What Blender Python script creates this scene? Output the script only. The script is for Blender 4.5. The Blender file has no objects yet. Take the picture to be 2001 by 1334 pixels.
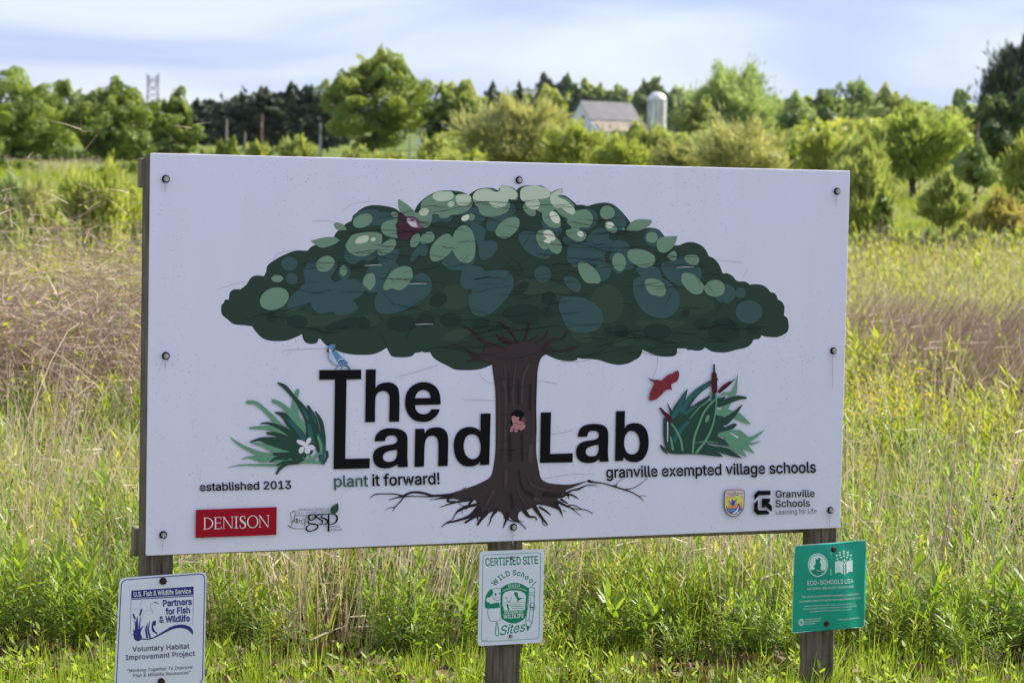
import bpy, math, random
import numpy as np
from mathutils import Vector, Matrix
from mathutils.geometry import delaunay_2d_cdt

# ------------------------------------------------------------------ camera
scene = bpy.context.scene
FPX = 4888.0                       # focal length in pixels of the 2001 px wide photograph
PITCH, ROLL, EYE = 0.05844, 0.01985, 1.70
cp, sp, cr, sr = math.cos(PITCH), math.sin(PITCH), math.cos(ROLL), math.sin(ROLL)
FWD = Vector((0, cp, -sp)); UPC = Vector((0, sp, cp)); XW = Vector((1, 0, 0))
RIGHT = XW * cr + UPC * sr
UP = UPC * cr - XW * sr
cam_data = bpy.data.cameras.new("camera")
cam = bpy.data.objects.new("camera", cam_data)
scene.collection.objects.link(cam)
m = Matrix.Identity(4)
for i in range(3):
    m[i][0] = RIGHT[i]; m[i][1] = UP[i]; m[i][2] = -FWD[i]
m[2][3] = EYE
cam.matrix_world = m
cam_data.sensor_width = 36.0
cam_data.lens = 36.0 * FPX / 2001.0
cam_data.clip_start = 0.1
cam_data.clip_end = 6000
cam_data.dof.use_dof = True
cam_data.dof.focus_distance = 7.95
cam_data.dof.aperture_fstop = 7.1
scene.camera = cam

# ------------------------------------------------------------------ sky, sun, exposure
SUN_AZ = math.radians(26.0)        # anticlockwise from +X: from the right, a little behind the sign
SUN_EL = math.radians(41.0)
world = bpy.data.worlds.new("World"); scene.world = world
world.use_nodes = True
wn = world.node_tree.nodes; wl = world.node_tree.links
wn.clear()
def N(nodes, t, **kw):
    n = nodes.new(t)
    for k, v in kw.items():
        setattr(n, k, v)
    return n
sky = N(wn, "ShaderNodeTexSky", sky_type='NISHITA', sun_disc=False)
sky.sun_elevation = SUN_EL
sky.sun_rotation = math.pi / 2 - SUN_AZ
sky.air_density = 1.0; sky.dust_density = 0.6; sky.ozone_density = 2.0
bg_sky = N(wn, "ShaderNodeBackground"); bg_sky.inputs[1].default_value = 0.068
bg_cloud = N(wn, "ShaderNodeBackground"); bg_cloud.inputs[1].default_value = 1.0
tc = N(wn, "ShaderNodeTexCoord")
sep = N(wn, "ShaderNodeSeparateXYZ"); wl.new(tc.outputs['Generated'], sep.inputs[0])
den = N(wn, "ShaderNodeMath", operation='ADD'); den.inputs[1].default_value = 0.13
mx = N(wn, "ShaderNodeMath", operation='MAXIMUM'); mx.inputs[1].default_value = 0.0
wl.new(sep.outputs[2], mx.inputs[0]); wl.new(mx.outputs[0], den.inputs[0])
dx = N(wn, "ShaderNodeMath", operation='DIVIDE'); dy = N(wn, "ShaderNodeMath", operation='DIVIDE')
wl.new(sep.outputs[0], dx.inputs[0]); wl.new(den.outputs[0], dx.inputs[1])
wl.new(sep.outputs[1], dy.inputs[0]); wl.new(den.outputs[0], dy.inputs[1])
cmb = N(wn, "ShaderNodeCombineXYZ"); wl.new(dx.outputs[0], cmb.inputs[0]); wl.new(dy.outputs[0], cmb.inputs[1])
no1 = N(wn, "ShaderNodeTexNoise"); no1.inputs['Scale'].default_value = 0.85
no1.inputs['Detail'].default_value = 6; no1.inputs['Roughness'].default_value = 0.5; no1.inputs['Distortion'].default_value = 0.6
wl.new(cmb.outputs[0], no1.inputs['Vector'])
rmp = N(wn, "ShaderNodeMapRange"); rmp.inputs[1].default_value = 0.33; rmp.inputs[2].default_value = 0.66
rmp.interpolation_type = 'SMOOTHSTEP'
wl.new(no1.outputs[0], rmp.inputs[0])
ccol = N(wn, "ShaderNodeMix", data_type='RGBA')
ccol.inputs[6].default_value = (0.27, 0.335, 0.535, 1); ccol.inputs[7].default_value = (0.475, 0.51, 0.58, 1)
wl.new(rmp.outputs[0], ccol.inputs[0]); wl.new(ccol.outputs[2], bg_cloud.inputs[0])
wmix = N(wn, "ShaderNodeMixShader"); wmix.inputs[0].default_value = 0.80
wl.new(sky.outputs[0], bg_sky.inputs[0]); wl.new(bg_sky.outputs[0], wmix.inputs[1]); wl.new(bg_cloud.outputs[0], wmix.inputs[2])
wout = N(wn, "ShaderNodeOutputWorld"); wl.new(wmix.outputs[0], wout.inputs[0])

sun_data = bpy.data.lights.new("sun", 'SUN'); sun_data.energy = 5.0; sun_data.angle = math.radians(0.55)
sun_data.color = (1.0, 0.94, 0.82)
sun = bpy.data.objects.new("sun", sun_data); scene.collection.objects.link(sun)
SD = Vector((math.cos(SUN_EL) * math.cos(SUN_AZ), math.cos(SUN_EL) * math.sin(SUN_AZ), math.sin(SUN_EL)))
sun.rotation_mode = 'QUATERNION'; sun.rotation_quaternion = (-SD).to_track_quat('-Z', 'Y')
sun.location = (20, 10, 30)
vs = scene.view_settings
vs.view_transform = 'Standard'; vs.look = 'None'; vs.gamma = 1.0; vs.use_curve_mapping = False; vs.exposure = 0.95
scene.render.engine = 'CYCLES'
scene.cycles.max_bounces = 6; scene.cycles.transparent_max_bounces = 8
scene.cycles.use_denoising = True

# ------------------------------------------------------------------ helpers
COL = scene.collection
def ray(px, py):
    """direction of the view ray through a pixel of the 2001 x 1334 photograph"""
    return (FWD + RIGHT * ((px - 1000.5) / FPX) - UP * ((py - 667.0) / FPX))
def at_depth(px, py, d):
    r = ray(px, py)
    return Vector((r.x * d / r.y, d, EYE + r.z * d / r.y))

def tag(o, label=None, cat=None, group=None, kind=None):
    if label: o['label'] = label
    if cat: o['category'] = cat
    if group: o['group'] = group
    if kind: o['kind'] = kind
    return o
def empty(name, loc=(0, 0, 0), rz=0.0):
    o = bpy.data.objects.new(name, None); COL.objects.link(o)
    o.location = loc; o.rotation_euler = (0, 0, rz); o.empty_display_size = 0.2
    return o
def link(name, me, parent=None, mats=None):
    o = bpy.data.objects.new(name, me)
    COL.objects.link(o)
    if mats and not me.materials:
        for k in mats: me.materials.append(k)
    if parent: o.parent = parent
    return o
def np_mesh(name, V, F, mi=None, tint=None, smooth=False):
    """fast mesh from arrays: V (n,3), F (m,k) all the same corner count, or a list of such arrays"""
    Fs = F if isinstance(F, list) else [F]
    Fs = [f for f in Fs if len(f)]
    me = bpy.data.meshes.new(name)
    me.vertices.add(len(V)); me.vertices.foreach_set("co", np.asarray(V, dtype=np.float32).ravel())
    loops = np.concatenate([f.ravel() for f in Fs]).astype(np.int32)
    tot = np.concatenate([np.full(len(f), f.shape[1]) for f in Fs]).astype(np.int32)
    start = np.concatenate([[0], np.cumsum(tot)[:-1]]).astype(np.int32)
    me.loops.add(len(loops)); me.loops.foreach_set("vertex_index", loops)
    me.polygons.add(len(tot)); me.polygons.foreach_set("loop_start", start)
    me.polygons.foreach_set("loop_total", tot)
    if mi is not None: me.polygons.foreach_set("material_index", np.asarray(mi, dtype=np.int32))
    if smooth: me.polygons.foreach_set("use_smooth", np.ones(len(tot), dtype=bool))
    if tint is not None:
        at = me.attributes.new("tint", 'FLOAT', 'POINT'); at.data.foreach_set("value", np.asarray(tint, dtype=np.float32))
    me.update(calc_edges=True)
    return me
class MB:
    """collects small solid pieces into one mesh"""
    def __init__(s): s.v = []; s.f = []; s.m = []
    def add(s, v, f, mi=0):
        b = len(s.v); s.v += [tuple(p) for p in v]; s.f += [tuple(b + i for i in q) for q in f]; s.m += [mi] * len(f); return s
    def box(s, x0, x1, y0, y1, z0, z1, mi=0, bev=0.0):
        if bev <= 0:
            v = [(x, y, z) for x in (x0, x1) for y in (y0, y1) for z in (z0, z1)]
            return s.add(v, [(0, 1, 3, 2), (4, 6, 7, 5), (0, 4, 5, 1), (2, 3, 7, 6), (0, 2, 6, 4), (1, 5, 7, 3)], mi)
        b = bev; ring = [(x0 + b, y0), (x1 - b, y0), (x1, y0 + b), (x1, y1 - b), (x1 - b, y1), (x0 + b, y1), (x0, y1 - b), (x0, y0 + b)]
        cx, cy = (x0 + x1) / 2, (y0 + y1) / 2
        def inner(k): return [(x + (cx - x) * b * 2 / (x1 - x0), y + (cy - y) * b * 2 / (y1 - y0), k) for x, y in ring]
        v = inner(z0) + [(x, y, z0 + b) for x, y in ring] + [(x, y, z1 - b) for x, y in ring] + inner(z1)
        f = [tuple(range(7, -1, -1)), tuple(range(24, 32))]
        for L in range(3):
            for i in range(8):
                j = (i + 1) % 8; f.append((L * 8 + i, L * 8 + j, L * 8 + 8 + j, L * 8 + 8 + i))
        return s.add(v, f, mi)
    def tube(s, pts, rad, n=8, mi=0, cap=True):
        pts = [Vector(p) for p in pts]; R = rad if isinstance(rad, (list, tuple)) else [rad] * len(pts)
        v = []; f = []
        ref = Vector((0.13, 0.21, 0.97))
        for i, p in enumerate(pts):
            d = (pts[min(i + 1, len(pts) - 1)] - pts[max(i - 1, 0)]).normalized()
            if abs(d.dot(ref)) > 0.98: ref = Vector((1, 0.1, 0))
            a = d.cross(ref).normalized(); b = d.cross(a)
            v += [p + (a * math.cos(t) + b * math.sin(t)) * R[i] for t in [2 * math.pi * k / n for k in range(n)]]
        for i in range(len(pts) - 1):
            for k in range(n):
                f.append((i * n + k, i * n + (k + 1) % n, (i + 1) * n + (k + 1) % n, (i + 1) * n + k))
        if cap: f += [tuple(range(n - 1, -1, -1)), tuple(range((len(pts) - 1) * n, len(pts) * n))]
        return s.add(v, f, mi)
    def build(s, name, mats, parent=None, smooth=False):
        me = bpy.data.meshes.new(name); me.from_pydata(s.v, [], s.f)
        me.polygons.foreach_set("material_index", s.m)
        if smooth: me.polygons.foreach_set("use_smooth", [True] * len(s.f))
        me.update()
        return link(name, me, parent, mats if isinstance(mats, (list, tuple)) else [mats])

def lin(c):
    c /= 255.0
    return c / 12.92 if c <= 0.04045 else ((c + 0.055) / 1.055) ** 2.4
def new_mat(name):
    mt = bpy.data.materials.new(name); mt.use_nodes = True
    nt = mt.node_tree; nt.nodes.clear()
    out = nt.nodes.new("ShaderNodeOutputMaterial")
    return mt, nt.nodes, nt.links, out
def pbsdf(nodes, color=(0.5, 0.5, 0.5), rough=0.6, metal=0.0, spec=0.5):
    b = nodes.new("ShaderNodeBsdfPrincipled")
    b.inputs['Base Color'].default_value = (*color, 1); b.inputs['Roughness'].default_value = rough
    b.inputs['Metallic'].default_value = metal; b.inputs['Specular IOR Level'].default_value = spec
    return b
def plain(name, color, rough=0.6, metal=0.0, spec=0.5, noise=0.0, nscale=40.0):
    mt, n, l, out = new_mat(name)
    b = pbsdf(n, color, rough, metal, spec)
    if noise:
        t = n.new("ShaderNodeTexCoord"); q = n.new("ShaderNodeTexNoise"); q.inputs['Scale'].default_value = nscale; q.inputs['Detail'].default_value = 5
        l.new(t.outputs['Object'], q.inputs['Vector'])
        mr = n.new("ShaderNodeMapRange"); mr.inputs[1].default_value = 0.3; mr.inputs[2].default_value = 0.7
        mr.inputs[3].default_value = 1 - noise; mr.inputs[4].default_value = 1 + noise
        l.new(q.outputs[0], mr.inputs[0])
        vm = n.new("ShaderNodeVectorMath"); vm.operation = 'SCALE'; vm.inputs[0].default_value = color
        l.new(mr.outputs[0], vm.inputs['Scale']); l.new(vm.outputs[0], b.inputs['Base Color'])
    l.new(b.outputs[0], out.inputs[0])
    return mt
def leafmat(name, c1, c2, trans=0.5, tcol=None, rough=0.5, objvar=0.25, tipc=None, spec=0.35):
    """foliage: colour varies per leaf (tint attribute) and per plant; light passes through it"""
    mt, n, l, out = new_mat(name)
    at = n.new("ShaderNodeAttribute"); at.attribute_name = "tint"
    oi = n.new("ShaderNodeObjectInfo")
    ad = n.new("ShaderNodeMath"); ad.operation = 'MULTIPLY_ADD'; ad.inputs[1].default_value = objvar; ad.inputs[2].default_value = -objvar / 2
    l.new(oi.outputs['Random'], ad.inputs[0])
    a2 = n.new("ShaderNodeMath"); a2.operation = 'ADD'; a2.use_clamp = True
    l.new(at.outputs['Fac'], a2.inputs[0]); l.new(ad.outputs[0], a2.inputs[1])
    mc = n.new("ShaderNodeMix"); mc.data_type = 'RGBA'
    mc.inputs[6].default_value = (*c1, 1); mc.inputs[7].default_value = (*c2, 1)
    l.new(a2.outputs[0], mc.inputs[0])
    b = pbsdf(n, c1, rough, 0, spec); l.new(mc.outputs[2], b.inputs['Base Color'])
    tr = n.new("ShaderNodeBsdfTranslucent")
    tm = n.new("ShaderNodeMix"); tm.data_type = 'RGBA'; tm.blend_type = 'MULTIPLY'; tm.inputs[0].default_value = 1.0
    l.new(mc.outputs[2], tm.inputs[6]); tm.inputs[7].default_value = (*(tcol or (1.5, 1.7, 0.8)), 1)
    tm.clamp_result = False
    l.new(tm.outputs[2], tr.inputs[0])
    ms = n.new("ShaderNodeMixShader"); ms.inputs[0].default_value = trans
    l.new(b.outputs[0], ms.inputs[1]); l.new(tr.outputs[0], ms.inputs[2]); l.new(ms.outputs[0], out.inputs[0])
    return mt

# foliage strips: curved tapering blades, all in one go
def strips(base, d, bend, L, W, seg=3, prof='blade', side=None, rng=None):
    n = len(base); L = np.asarray(L).reshape(-1, 1); W = np.asarray(W).reshape(-1, 1)
    d = d / np.linalg.norm(d, axis=1, keepdims=True)
    if side is None:
        side = np.cross(d, rng.normal(size=(n, 3)))
    side = side / (np.linalg.norm(side, axis=1, keepdims=True) + 1e-9)
    V = np.zeros((n, seg + 1, 2, 3))
    for i in range(seg + 1):
        t = i / seg
        p = base + d * L * t + bend * L * t * t
        w = {'blade': 1 - 0.92 * t ** 1.3, 'leaf': 0.12 + 0.88 * math.sin(math.pi * min(1, t * 1.0) ** 0.8), 'even': 1 - 0.45 * t}[prof]
        if prof == 'leaf' and i == seg: w = 0.05
        V[:, i, 0] = p - side * W * w / 2; V[:, i, 1] = p + side * W * w / 2
    idx = np.arange(n)[:, None] * (2 * (seg + 1))
    F = []
    for i in range(seg):
        F.append(idx + np.array([[2 * i, 2 * i + 1, 2 * i + 3, 2 * i + 2]]))
    F = np.stack(F, 1).reshape(-1, 4)
    return V.reshape(-1, 3), F
class Soup:
    def __init__(s): s.V = []; s.F = []; s.M = []; s.T = []; s.n = 0
    def add(s, V, F, mi=0, tint=0.5, per=None):
        s.V.append(V); s.F.append(F + s.n); s.M.append(np.full(len(F), mi)); s.n += len(V)
        if np.ndim(tint): tint = np.repeat(tint, len(V) // len(tint))
        else: tint = np.full(len(V), tint)
        s.T.append(tint)
    def mesh(s, name, mats):
        me = np_mesh(name, np.concatenate(s.V), [f for f in s.F], np.concatenate(s.M), np.concatenate(s.T))
        for k in mats: me.materials.append(k)
        return me

# glyph outlines: advance | loop | loop ... in thousandths of an em
GLYPHS = {' ': '188',
'!': '196|67,160 63,509 132,509 128,160|98,-4 81,-1 66,9 56,24 52,41 56,58 66,73 81,83 98,86 116,83 130,73 140,58 143,41 140,24 130,9 116,-1',
'&': '448|197,-7 150,-2 110,12 78,34 54,62 39,96 34,133 37,163 47,189 63,213 85,235 111,256 140,279 216,335 226,343 237,352 246,363 255,375 260,389 262,405 258,427 245,445 226,457 201,461 184,459 168,453 155,444 145,431 139,416 137,399 139,380 145,363 155,346 169,327 204,284 438,0 364,0 171,231 121,293 102,319 87,344 78,370 75,398 79,430 91,458 109,481 134,499 165,510 200,513 235,510 266,499 290,482 308,459 320,433 324,404 322,382 315,362 305,342 291,325 275,308 256,293 154,217 128,195 110,174 100,154 97,131 100,108 109,87 124,70 143,57 166,49 193,46 223,50 251,59 278,75 301,95 321,121 336,151 346,186 349,224 408,224 405,180 397,144 385,115 371,92 357,75 345,62 333,47 305,23 271,7 234,-3', "'": '206|78,318 70,509 136,509 128,318',
'-': '453|337,244 337,188 114,188 114,244',
'.': '188|95,-4 78,-1 63,9 53,24 50,41 53,59 63,73 78,83 95,87 113,83 128,73 138,59 141,41 138,24 128,9 113,-1',
'/': '249|235,533 71,-76 14,-76 178,533',
'0': '453|227,-7 174,1 130,24 95,62 69,113 57,155 50,202 48,254 50,306 57,353 69,395 95,447 130,484 174,508 227,516 279,508 323,484 358,447 384,395 396,353 403,306 405,254 403,202 396,155 384,113 359,62 323,24 279,1|227,50 261,56 290,74 313,103 330,144 340,194 344,254 340,314 330,365 313,405 290,435 261,453 227,460 192,453 163,435 140,405 123,365 113,314 109,254 113,194 123,144 140,103 163,74 192,56',
'1': '453|76,0 76,55 391,55 391,0|276,509 276,0 212,0 212,448 209,448 86,358 86,427 198,509',
'2': '453|64,0 64,47 234,229 261,257 282,282 299,305 311,327 318,348 320,371 317,397 308,419 293,436 273,449 250,457 224,460 196,457 172,447 153,433 139,413 130,390 127,362 66,362 71,405 86,442 111,473 143,496 182,511 225,516 268,511 306,497 337,474 361,445 376,411 381,372 378,345 371,318 357,290 336,259 306,223 267,180 153,60 153,57 389,57 389,0',
'3': '453|218,-7 173,-3 133,10 98,30 70,57 52,91 44,132 109,132 115,107 126,87 144,71 165,59 191,52 219,50 248,53 275,61 297,74 315,93 325,116 329,145 326,172 316,196 299,217 275,234 242,244 201,248 157,248 157,299 288,448 288,452 70,452 70,509 372,509 372,461 211,278 211,289 264,288 308,276 344,253 371,222 387,186 393,145 387,103 370,66 344,36 309,12 266,-2',
'A': '480|16,0 201,509 276,509 463,0 395,0 287,302 264,372 232,478 245,478 213,371 191,302 85,0|110,142 110,199 370,199 370,142',
'B': '456|60,0 60,509 241,509 289,504 329,491 359,469 381,442 394,410 398,374 395,344 387,320 373,301 356,286 336,275 315,267 315,262 339,257 363,245 385,227 402,203 414,173 418,136 413,100 400,67 377,39 344,18 301,4 247,0|125,57 245,57 296,63 330,80 349,105 355,137 352,161 342,184 327,203 306,218 279,228 248,231 125,231|125,285 238,285 265,288 288,296 308,309 323,326 333,348 336,372 330,403 313,429 283,446 240,452 125,452',
'C': '510|267,-7 225,-3 186,7 150,25 119,49 92,79 70,115 53,157 44,203 40,254 44,305 53,352 70,393 92,429 119,459 150,484 186,501 225,512 267,516 305,513 340,504 373,490 402,471 427,447 448,418 463,385 473,348 408,348 401,373 389,395 375,413 357,428 337,440 315,449 292,454 267,456 223,450 184,432 150,403 125,364 109,314 103,254 109,194 125,145 151,105 184,76 223,59 267,53 292,55 315,60 337,69 357,81 375,96 389,114 401,136 408,160 473,160 463,124 448,91 428,62 402,38 373,19 341,5 305,-4',
'D': '502|219,0 96,0 96,57 215,57 272,63 318,81 354,110 379,149 394,198 399,255 394,312 379,361 354,399 320,428 275,446 221,452 93,452 93,509 225,509 273,505 315,495 353,478 399,441 433,391 449,351 458,306 462,255 458,205 449,159 433,119 411,83 384,54 351,31 312,14 268,3|125,509 125,0 60,0 60,509',
'E': '419|60,0 60,509 372,509 372,452 125,452 125,286 355,286 355,229 125,229 125,57 375,57 375,0',
'F': '410|60,0 60,509 369,509 369,452 125,452 125,278 346,278 346,221 125,221 125,0',
'G': '520|269,-7 225,-3 185,7 149,25 118,49 91,79 69,116 53,157 43,203 40,254 43,305 53,352 69,393 91,429 117,459 149,484 184,501 223,512 265,516 304,513 340,504 374,489 403,469 429,445 449,416 465,384 474,349 408,349 399,372 387,393 373,411 356,427 337,439 315,448 291,454 265,456 222,450 183,432 150,404 125,364 109,314 103,254 109,194 125,145 151,105 184,76 224,59 269,53 309,57 345,71 374,93 396,123 410,160 415,202 434,199 283,199 283,256 478,256 478,200 471,141 451,91 419,50 377,19 326,0',
'H': '517|60,0 60,509 125,509 125,289 392,289 392,509 457,509 457,0 392,0 392,232 125,232 125,0',
'I': '300|31,0 31,57 118,57 118,452 31,452 31,509 269,509 269,452 183,452 183,57 269,57 269,0',
'J': '396|185,-7 124,3 75,33 52,63 38,100 33,145 33,173 98,173 98,145 104,104 122,74 149,56 185,50 220,56 248,74 266,104 272,145 272,509 336,509 336,145 332,100 318,63 294,33 246,3',
'L': '393|60,0 60,509 125,509 125,57 361,57 361,0',
'M': '628|60,0 60,509 152,509 277,187 282,174 287,159 299,123 311,84 322,49 307,49 318,83 330,121 342,158 352,187 476,509 568,509 568,0 504,0 504,291 504,327 505,369 506,413 507,457 513,457 498,409 482,363 467,322 456,291 342,0 286,0 170,291 159,321 145,361 129,408 112,457 119,457 120,416 121,372 122,328 122,291 122,0',
'N': '523|60,0 60,509 136,509 343,183 352,169 363,151 388,107 414,55 405,54 402,81 401,108 399,157 399,195 399,509 463,509 463,0 387,0 202,290 177,331 148,381 108,452 119,454 122,384 124,328 125,291 125,0',
'O': '533|267,-7 225,-3 186,7 150,25 119,49 92,79 70,115 53,157 44,203 40,254 44,305 53,352 70,393 92,429 119,459 150,484 186,501 225,512 267,516 309,512 348,501 384,484 415,459 442,429 464,393 480,352 490,305 493,254 490,203 480,157 464,115 442,79 415,49 384,25 348,7 309,-3|267,53 310,59 349,76 383,105 408,144 425,194 430,254 425,314 408,365 383,404 349,433 310,450 267,456 223,450 184,433 151,404 125,364 109,314 103,254 109,194 125,144 151,105 184,76 223,59',
'P': '445|60,0 60,509 235,509 289,503 332,487 366,462 390,430 404,391 409,348 404,304 390,265 366,233 332,207 289,191 235,186 109,186 109,242 233,242 269,246 297,256 318,272 333,294 342,319 344,348 342,376 333,402 318,423 297,439 268,449 232,452 125,452 125,0',
'R': '449|60,0 60,509 236,509 290,504 333,489 367,465 390,433 405,395 409,352 405,309 390,271 367,240 333,217 289,203 236,198 96,198 96,255 234,255 269,258 298,267 319,281 334,300 342,324 345,352 342,380 334,405 319,425 298,440 269,449 233,452 125,452 125,0|353,0 230,229 303,229 428,0',
'S': '447|224,-9 172,-4 128,9 91,31 64,60 46,96 38,137 104,137 110,110 123,88 142,71 166,59 194,52 224,49 257,52 286,60 311,74 329,92 341,114 346,139 342,161 332,179 316,193 296,205 272,214 245,222 184,239 128,260 86,289 60,326 52,372 58,413 75,448 102,476 138,498 180,511 227,516 275,511 316,498 351,476 377,449 394,415 401,378 337,378 326,412 302,437 267,453 225,459 194,456 167,448 145,435 129,418 118,398 115,376 119,352 131,334 148,319 169,308 191,300 212,293 264,279 287,272 312,264 336,252 359,238 379,220 395,198 405,171 408,139 403,99 386,64 360,34 323,11 278,-4',
'T': '449|32,452 32,509 417,509 417,452 257,452 257,0 193,0 193,452',
'U': '517|259,-8 203,-2 154,15 114,43 85,80 66,124 60,173 60,509 124,509 124,178 128,144 141,113 160,87 187,68 220,56 259,52 298,56 331,68 357,87 377,113 389,144 393,178 393,509 457,509 457,173 451,124 433,80 403,43 363,15 315,-2',
'V': '480|204,0 16,509 84,509 192,206 215,137 248,31 235,31 267,138 290,206 395,509 463,509 278,0',
'W': '686|155,0 16,509 82,509 163,196 175,145 187,94 197,40 189,40 200,94 211,145 224,196 306,509 380,509 462,196 474,145 486,94 497,40 488,40 499,94 510,145 523,196 603,509 670,509 530,0 455,0 368,323 351,391 336,475 350,475 335,395 327,359 318,323 230,0',
'Y': '472|203,0 203,208 16,509 91,509 192,344 208,318 222,292 236,264 250,230 224,230 237,265 251,293 280,344 381,509 455,509 268,208 268,0',
'a': '389|160,-9 126,-5 94,5 68,22 48,45 35,73 30,108 34,138 43,161 58,179 78,193 100,203 125,211 152,216 178,220 234,227 252,230 265,235 273,243 276,255 276,257 273,279 267,297 256,311 240,322 220,329 196,331 171,329 149,322 132,313 118,301 107,288 100,274 41,291 57,322 79,346 104,364 133,375 163,382 194,384 215,383 239,379 263,372 286,360 306,343 322,320 333,290 337,251 337,0 277,0 277,52 272,52 264,38 252,25 236,12 215,1 190,-6|170,45 202,49 228,59 248,74 263,93 272,115 276,138 276,190 270,186 259,182 246,179 231,176 200,171 175,168 154,164 134,159 117,150 103,139 95,124 92,105 94,87 102,72 114,61 130,52 149,47',
'b': '424|229,-8 198,-5 172,4 153,17 138,31 127,46 118,59 112,59 112,0 53,0 53,509 114,509 114,319 118,319 127,331 137,346 152,360 171,373 197,381 229,384 274,378 313,361 345,332 370,293 385,245 390,189 385,133 370,84 346,45 313,16 274,-2|220,47 253,51 279,66 301,88 316,117 325,151 328,189 325,227 316,261 301,290 280,311 253,325 220,330 188,325 161,312 140,291 125,263 116,229 113,189 116,150 125,115 140,86 162,65 188,51',
'c': '396|207,-8 159,-2 117,16 82,46 56,85 40,133 34,187 40,243 56,291 82,330 117,360 159,378 207,384 234,383 260,377 284,368 305,356 324,341 340,322 353,301 362,277 303,262 298,276 290,289 281,301 270,311 257,319 242,325 226,329 207,330 173,325 145,310 124,287 108,258 99,224 96,187 99,151 108,117 124,89 145,66 173,51 207,46 226,48 243,52 258,58 271,66 282,76 292,89 299,102 304,117 363,102 354,78 341,56 325,37 306,21 285,9 261,-1 235,-6',
'd': '424|195,-8 151,-2 111,16 79,45 55,84 39,133 34,189 39,245 55,293 79,332 112,361 151,378 196,384 228,381 253,373 272,360 287,346 298,331 306,319 311,319 311,509 372,509 372,0 313,0 313,59 307,59 298,46 287,31 272,17 252,4 227,-5|205,47 236,51 263,65 284,86 299,115 309,150 312,189 309,229 300,263 284,291 263,312 237,325 205,330 172,325 145,311 124,290 108,261 99,227 96,189 99,151 109,117 124,88 145,66 172,51',
'e': '404|212,-8 161,-2 117,16 82,46 56,85 40,132 34,187 39,242 55,290 81,329 115,359 157,378 205,384 236,382 266,374 294,361 319,341 341,315 357,282 368,242 371,194 371,169 75,169 75,221 338,221 310,202 307,237 298,269 283,294 263,314 237,326 205,330 173,326 146,313 125,294 109,270 99,241 96,211 96,178 100,139 110,106 128,80 151,61 179,50 212,46 234,48 254,53 271,61 285,73 297,88 306,105 365,91 353,63 335,39 311,19 283,4 249,-5',
'f': '254|228,379 228,327 6,327 6,379|81,0 81,432 84,461 96,486 113,505 135,519 161,527 187,530 207,529 222,527 234,524 243,521 227,468 222,470 215,472 206,473 195,474 171,470 154,460 145,443 142,419 142,0',
'g': '425|207,-151 168,-148 134,-140 105,-127 82,-110 64,-91 51,-69 101,-41 110,-53 122,-66 136,-78 154,-88 178,-95 207,-97 249,-92 282,-75 304,-47 311,-6 311,68 306,68 298,56 287,41 272,28 252,16 227,8 195,5 152,10 113,27 80,53 55,90 39,136 34,191 39,246 55,293 80,332 112,361 152,378 196,384 228,382 253,373 273,360 288,346 299,331 308,319 313,319 313,379 372,379 372,-9 367,-54 350,-90 324,-117 291,-136 251,-147|205,59 237,63 264,75 285,95 300,121 309,154 312,193 309,231 300,264 285,291 264,312 237,325 205,330 172,325 145,312 124,290 109,262 99,229 96,193 99,155 109,123 124,96 145,76 172,63',
'h': '410|114,227 114,0 53,0 53,509 114,509 114,287 102,287 124,332 152,362 187,379 227,384 264,380 295,369 321,349 341,321 353,285 357,240 357,0 296,0 296,235 290,275 273,304 246,323 210,329 184,326 161,317 141,303 126,283 117,257',
'i': '167|53,0 53,379 114,379 114,0|84,443 67,446 54,455 44,468 41,483 44,499 54,512 67,521 84,524 100,521 114,512 123,499 126,483 123,468 114,455 100,446',
'j': '167|53,379 114,379 114,-30 111,-63 102,-90 86,-113 65,-129 37,-139 4,-143 -10,-143 -10,-87 2,-87 25,-83 40,-72 50,-54 53,-29|83,443 67,446 53,455 44,468 41,483 44,499 53,512 67,521 83,524 100,521 114,512 123,499 126,483 123,468 114,455 100,446',
'k': '381|110,137 110,212 121,212 284,379 360,379 184,199 177,199|53,0 53,509 114,509 114,0|294,0 148,186 191,229 372,0',
'l': '189|139,-2 101,3 74,20 58,47 53,84 53,509 114,509 114,99 115,77 120,62 130,54 146,52 154,52 160,53 165,53 170,54 181,3 172,1 162,-1 151,-2',
'm': '610|53,0 53,379 112,379 112,295 108,295 118,323 132,346 151,363 172,376 195,384 219,386 257,380 287,361 309,331 321,295 312,295 322,321 337,343 357,361 381,375 407,383 437,386 468,383 497,372 522,354 541,328 553,296 557,255 557,0 496,0 496,254 490,289 473,313 447,326 419,330 395,328 374,320 358,307 345,290 338,270 335,247 335,0 274,0 274,260 269,288 253,311 229,326 199,330 178,328 158,320 140,307 126,289 117,266 114,238 114,0',
'n': '410|114,227 114,0 53,0 53,379 112,379 112,287 102,287 124,332 152,362 187,379 227,384 264,380 295,369 321,349 341,321 353,285 357,240 357,0 296,0 296,235 290,275 273,304 246,323 210,329 184,326 161,317 141,303 126,283 117,257',
'o': '415|207,-8 159,-2 117,16 82,46 56,85 40,133 34,187 40,243 56,291 82,330 117,360 159,378 207,384 256,378 299,360 333,330 359,291 376,243 381,187 376,133 359,85 333,46 299,16 256,-2|207,46 242,51 270,66 292,89 307,117 316,151 319,187 316,224 307,258 292,287 270,310 242,325 207,330 173,325 145,310 124,287 108,258 99,224 96,187 99,151 108,117 124,89 145,66 173,51',
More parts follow.
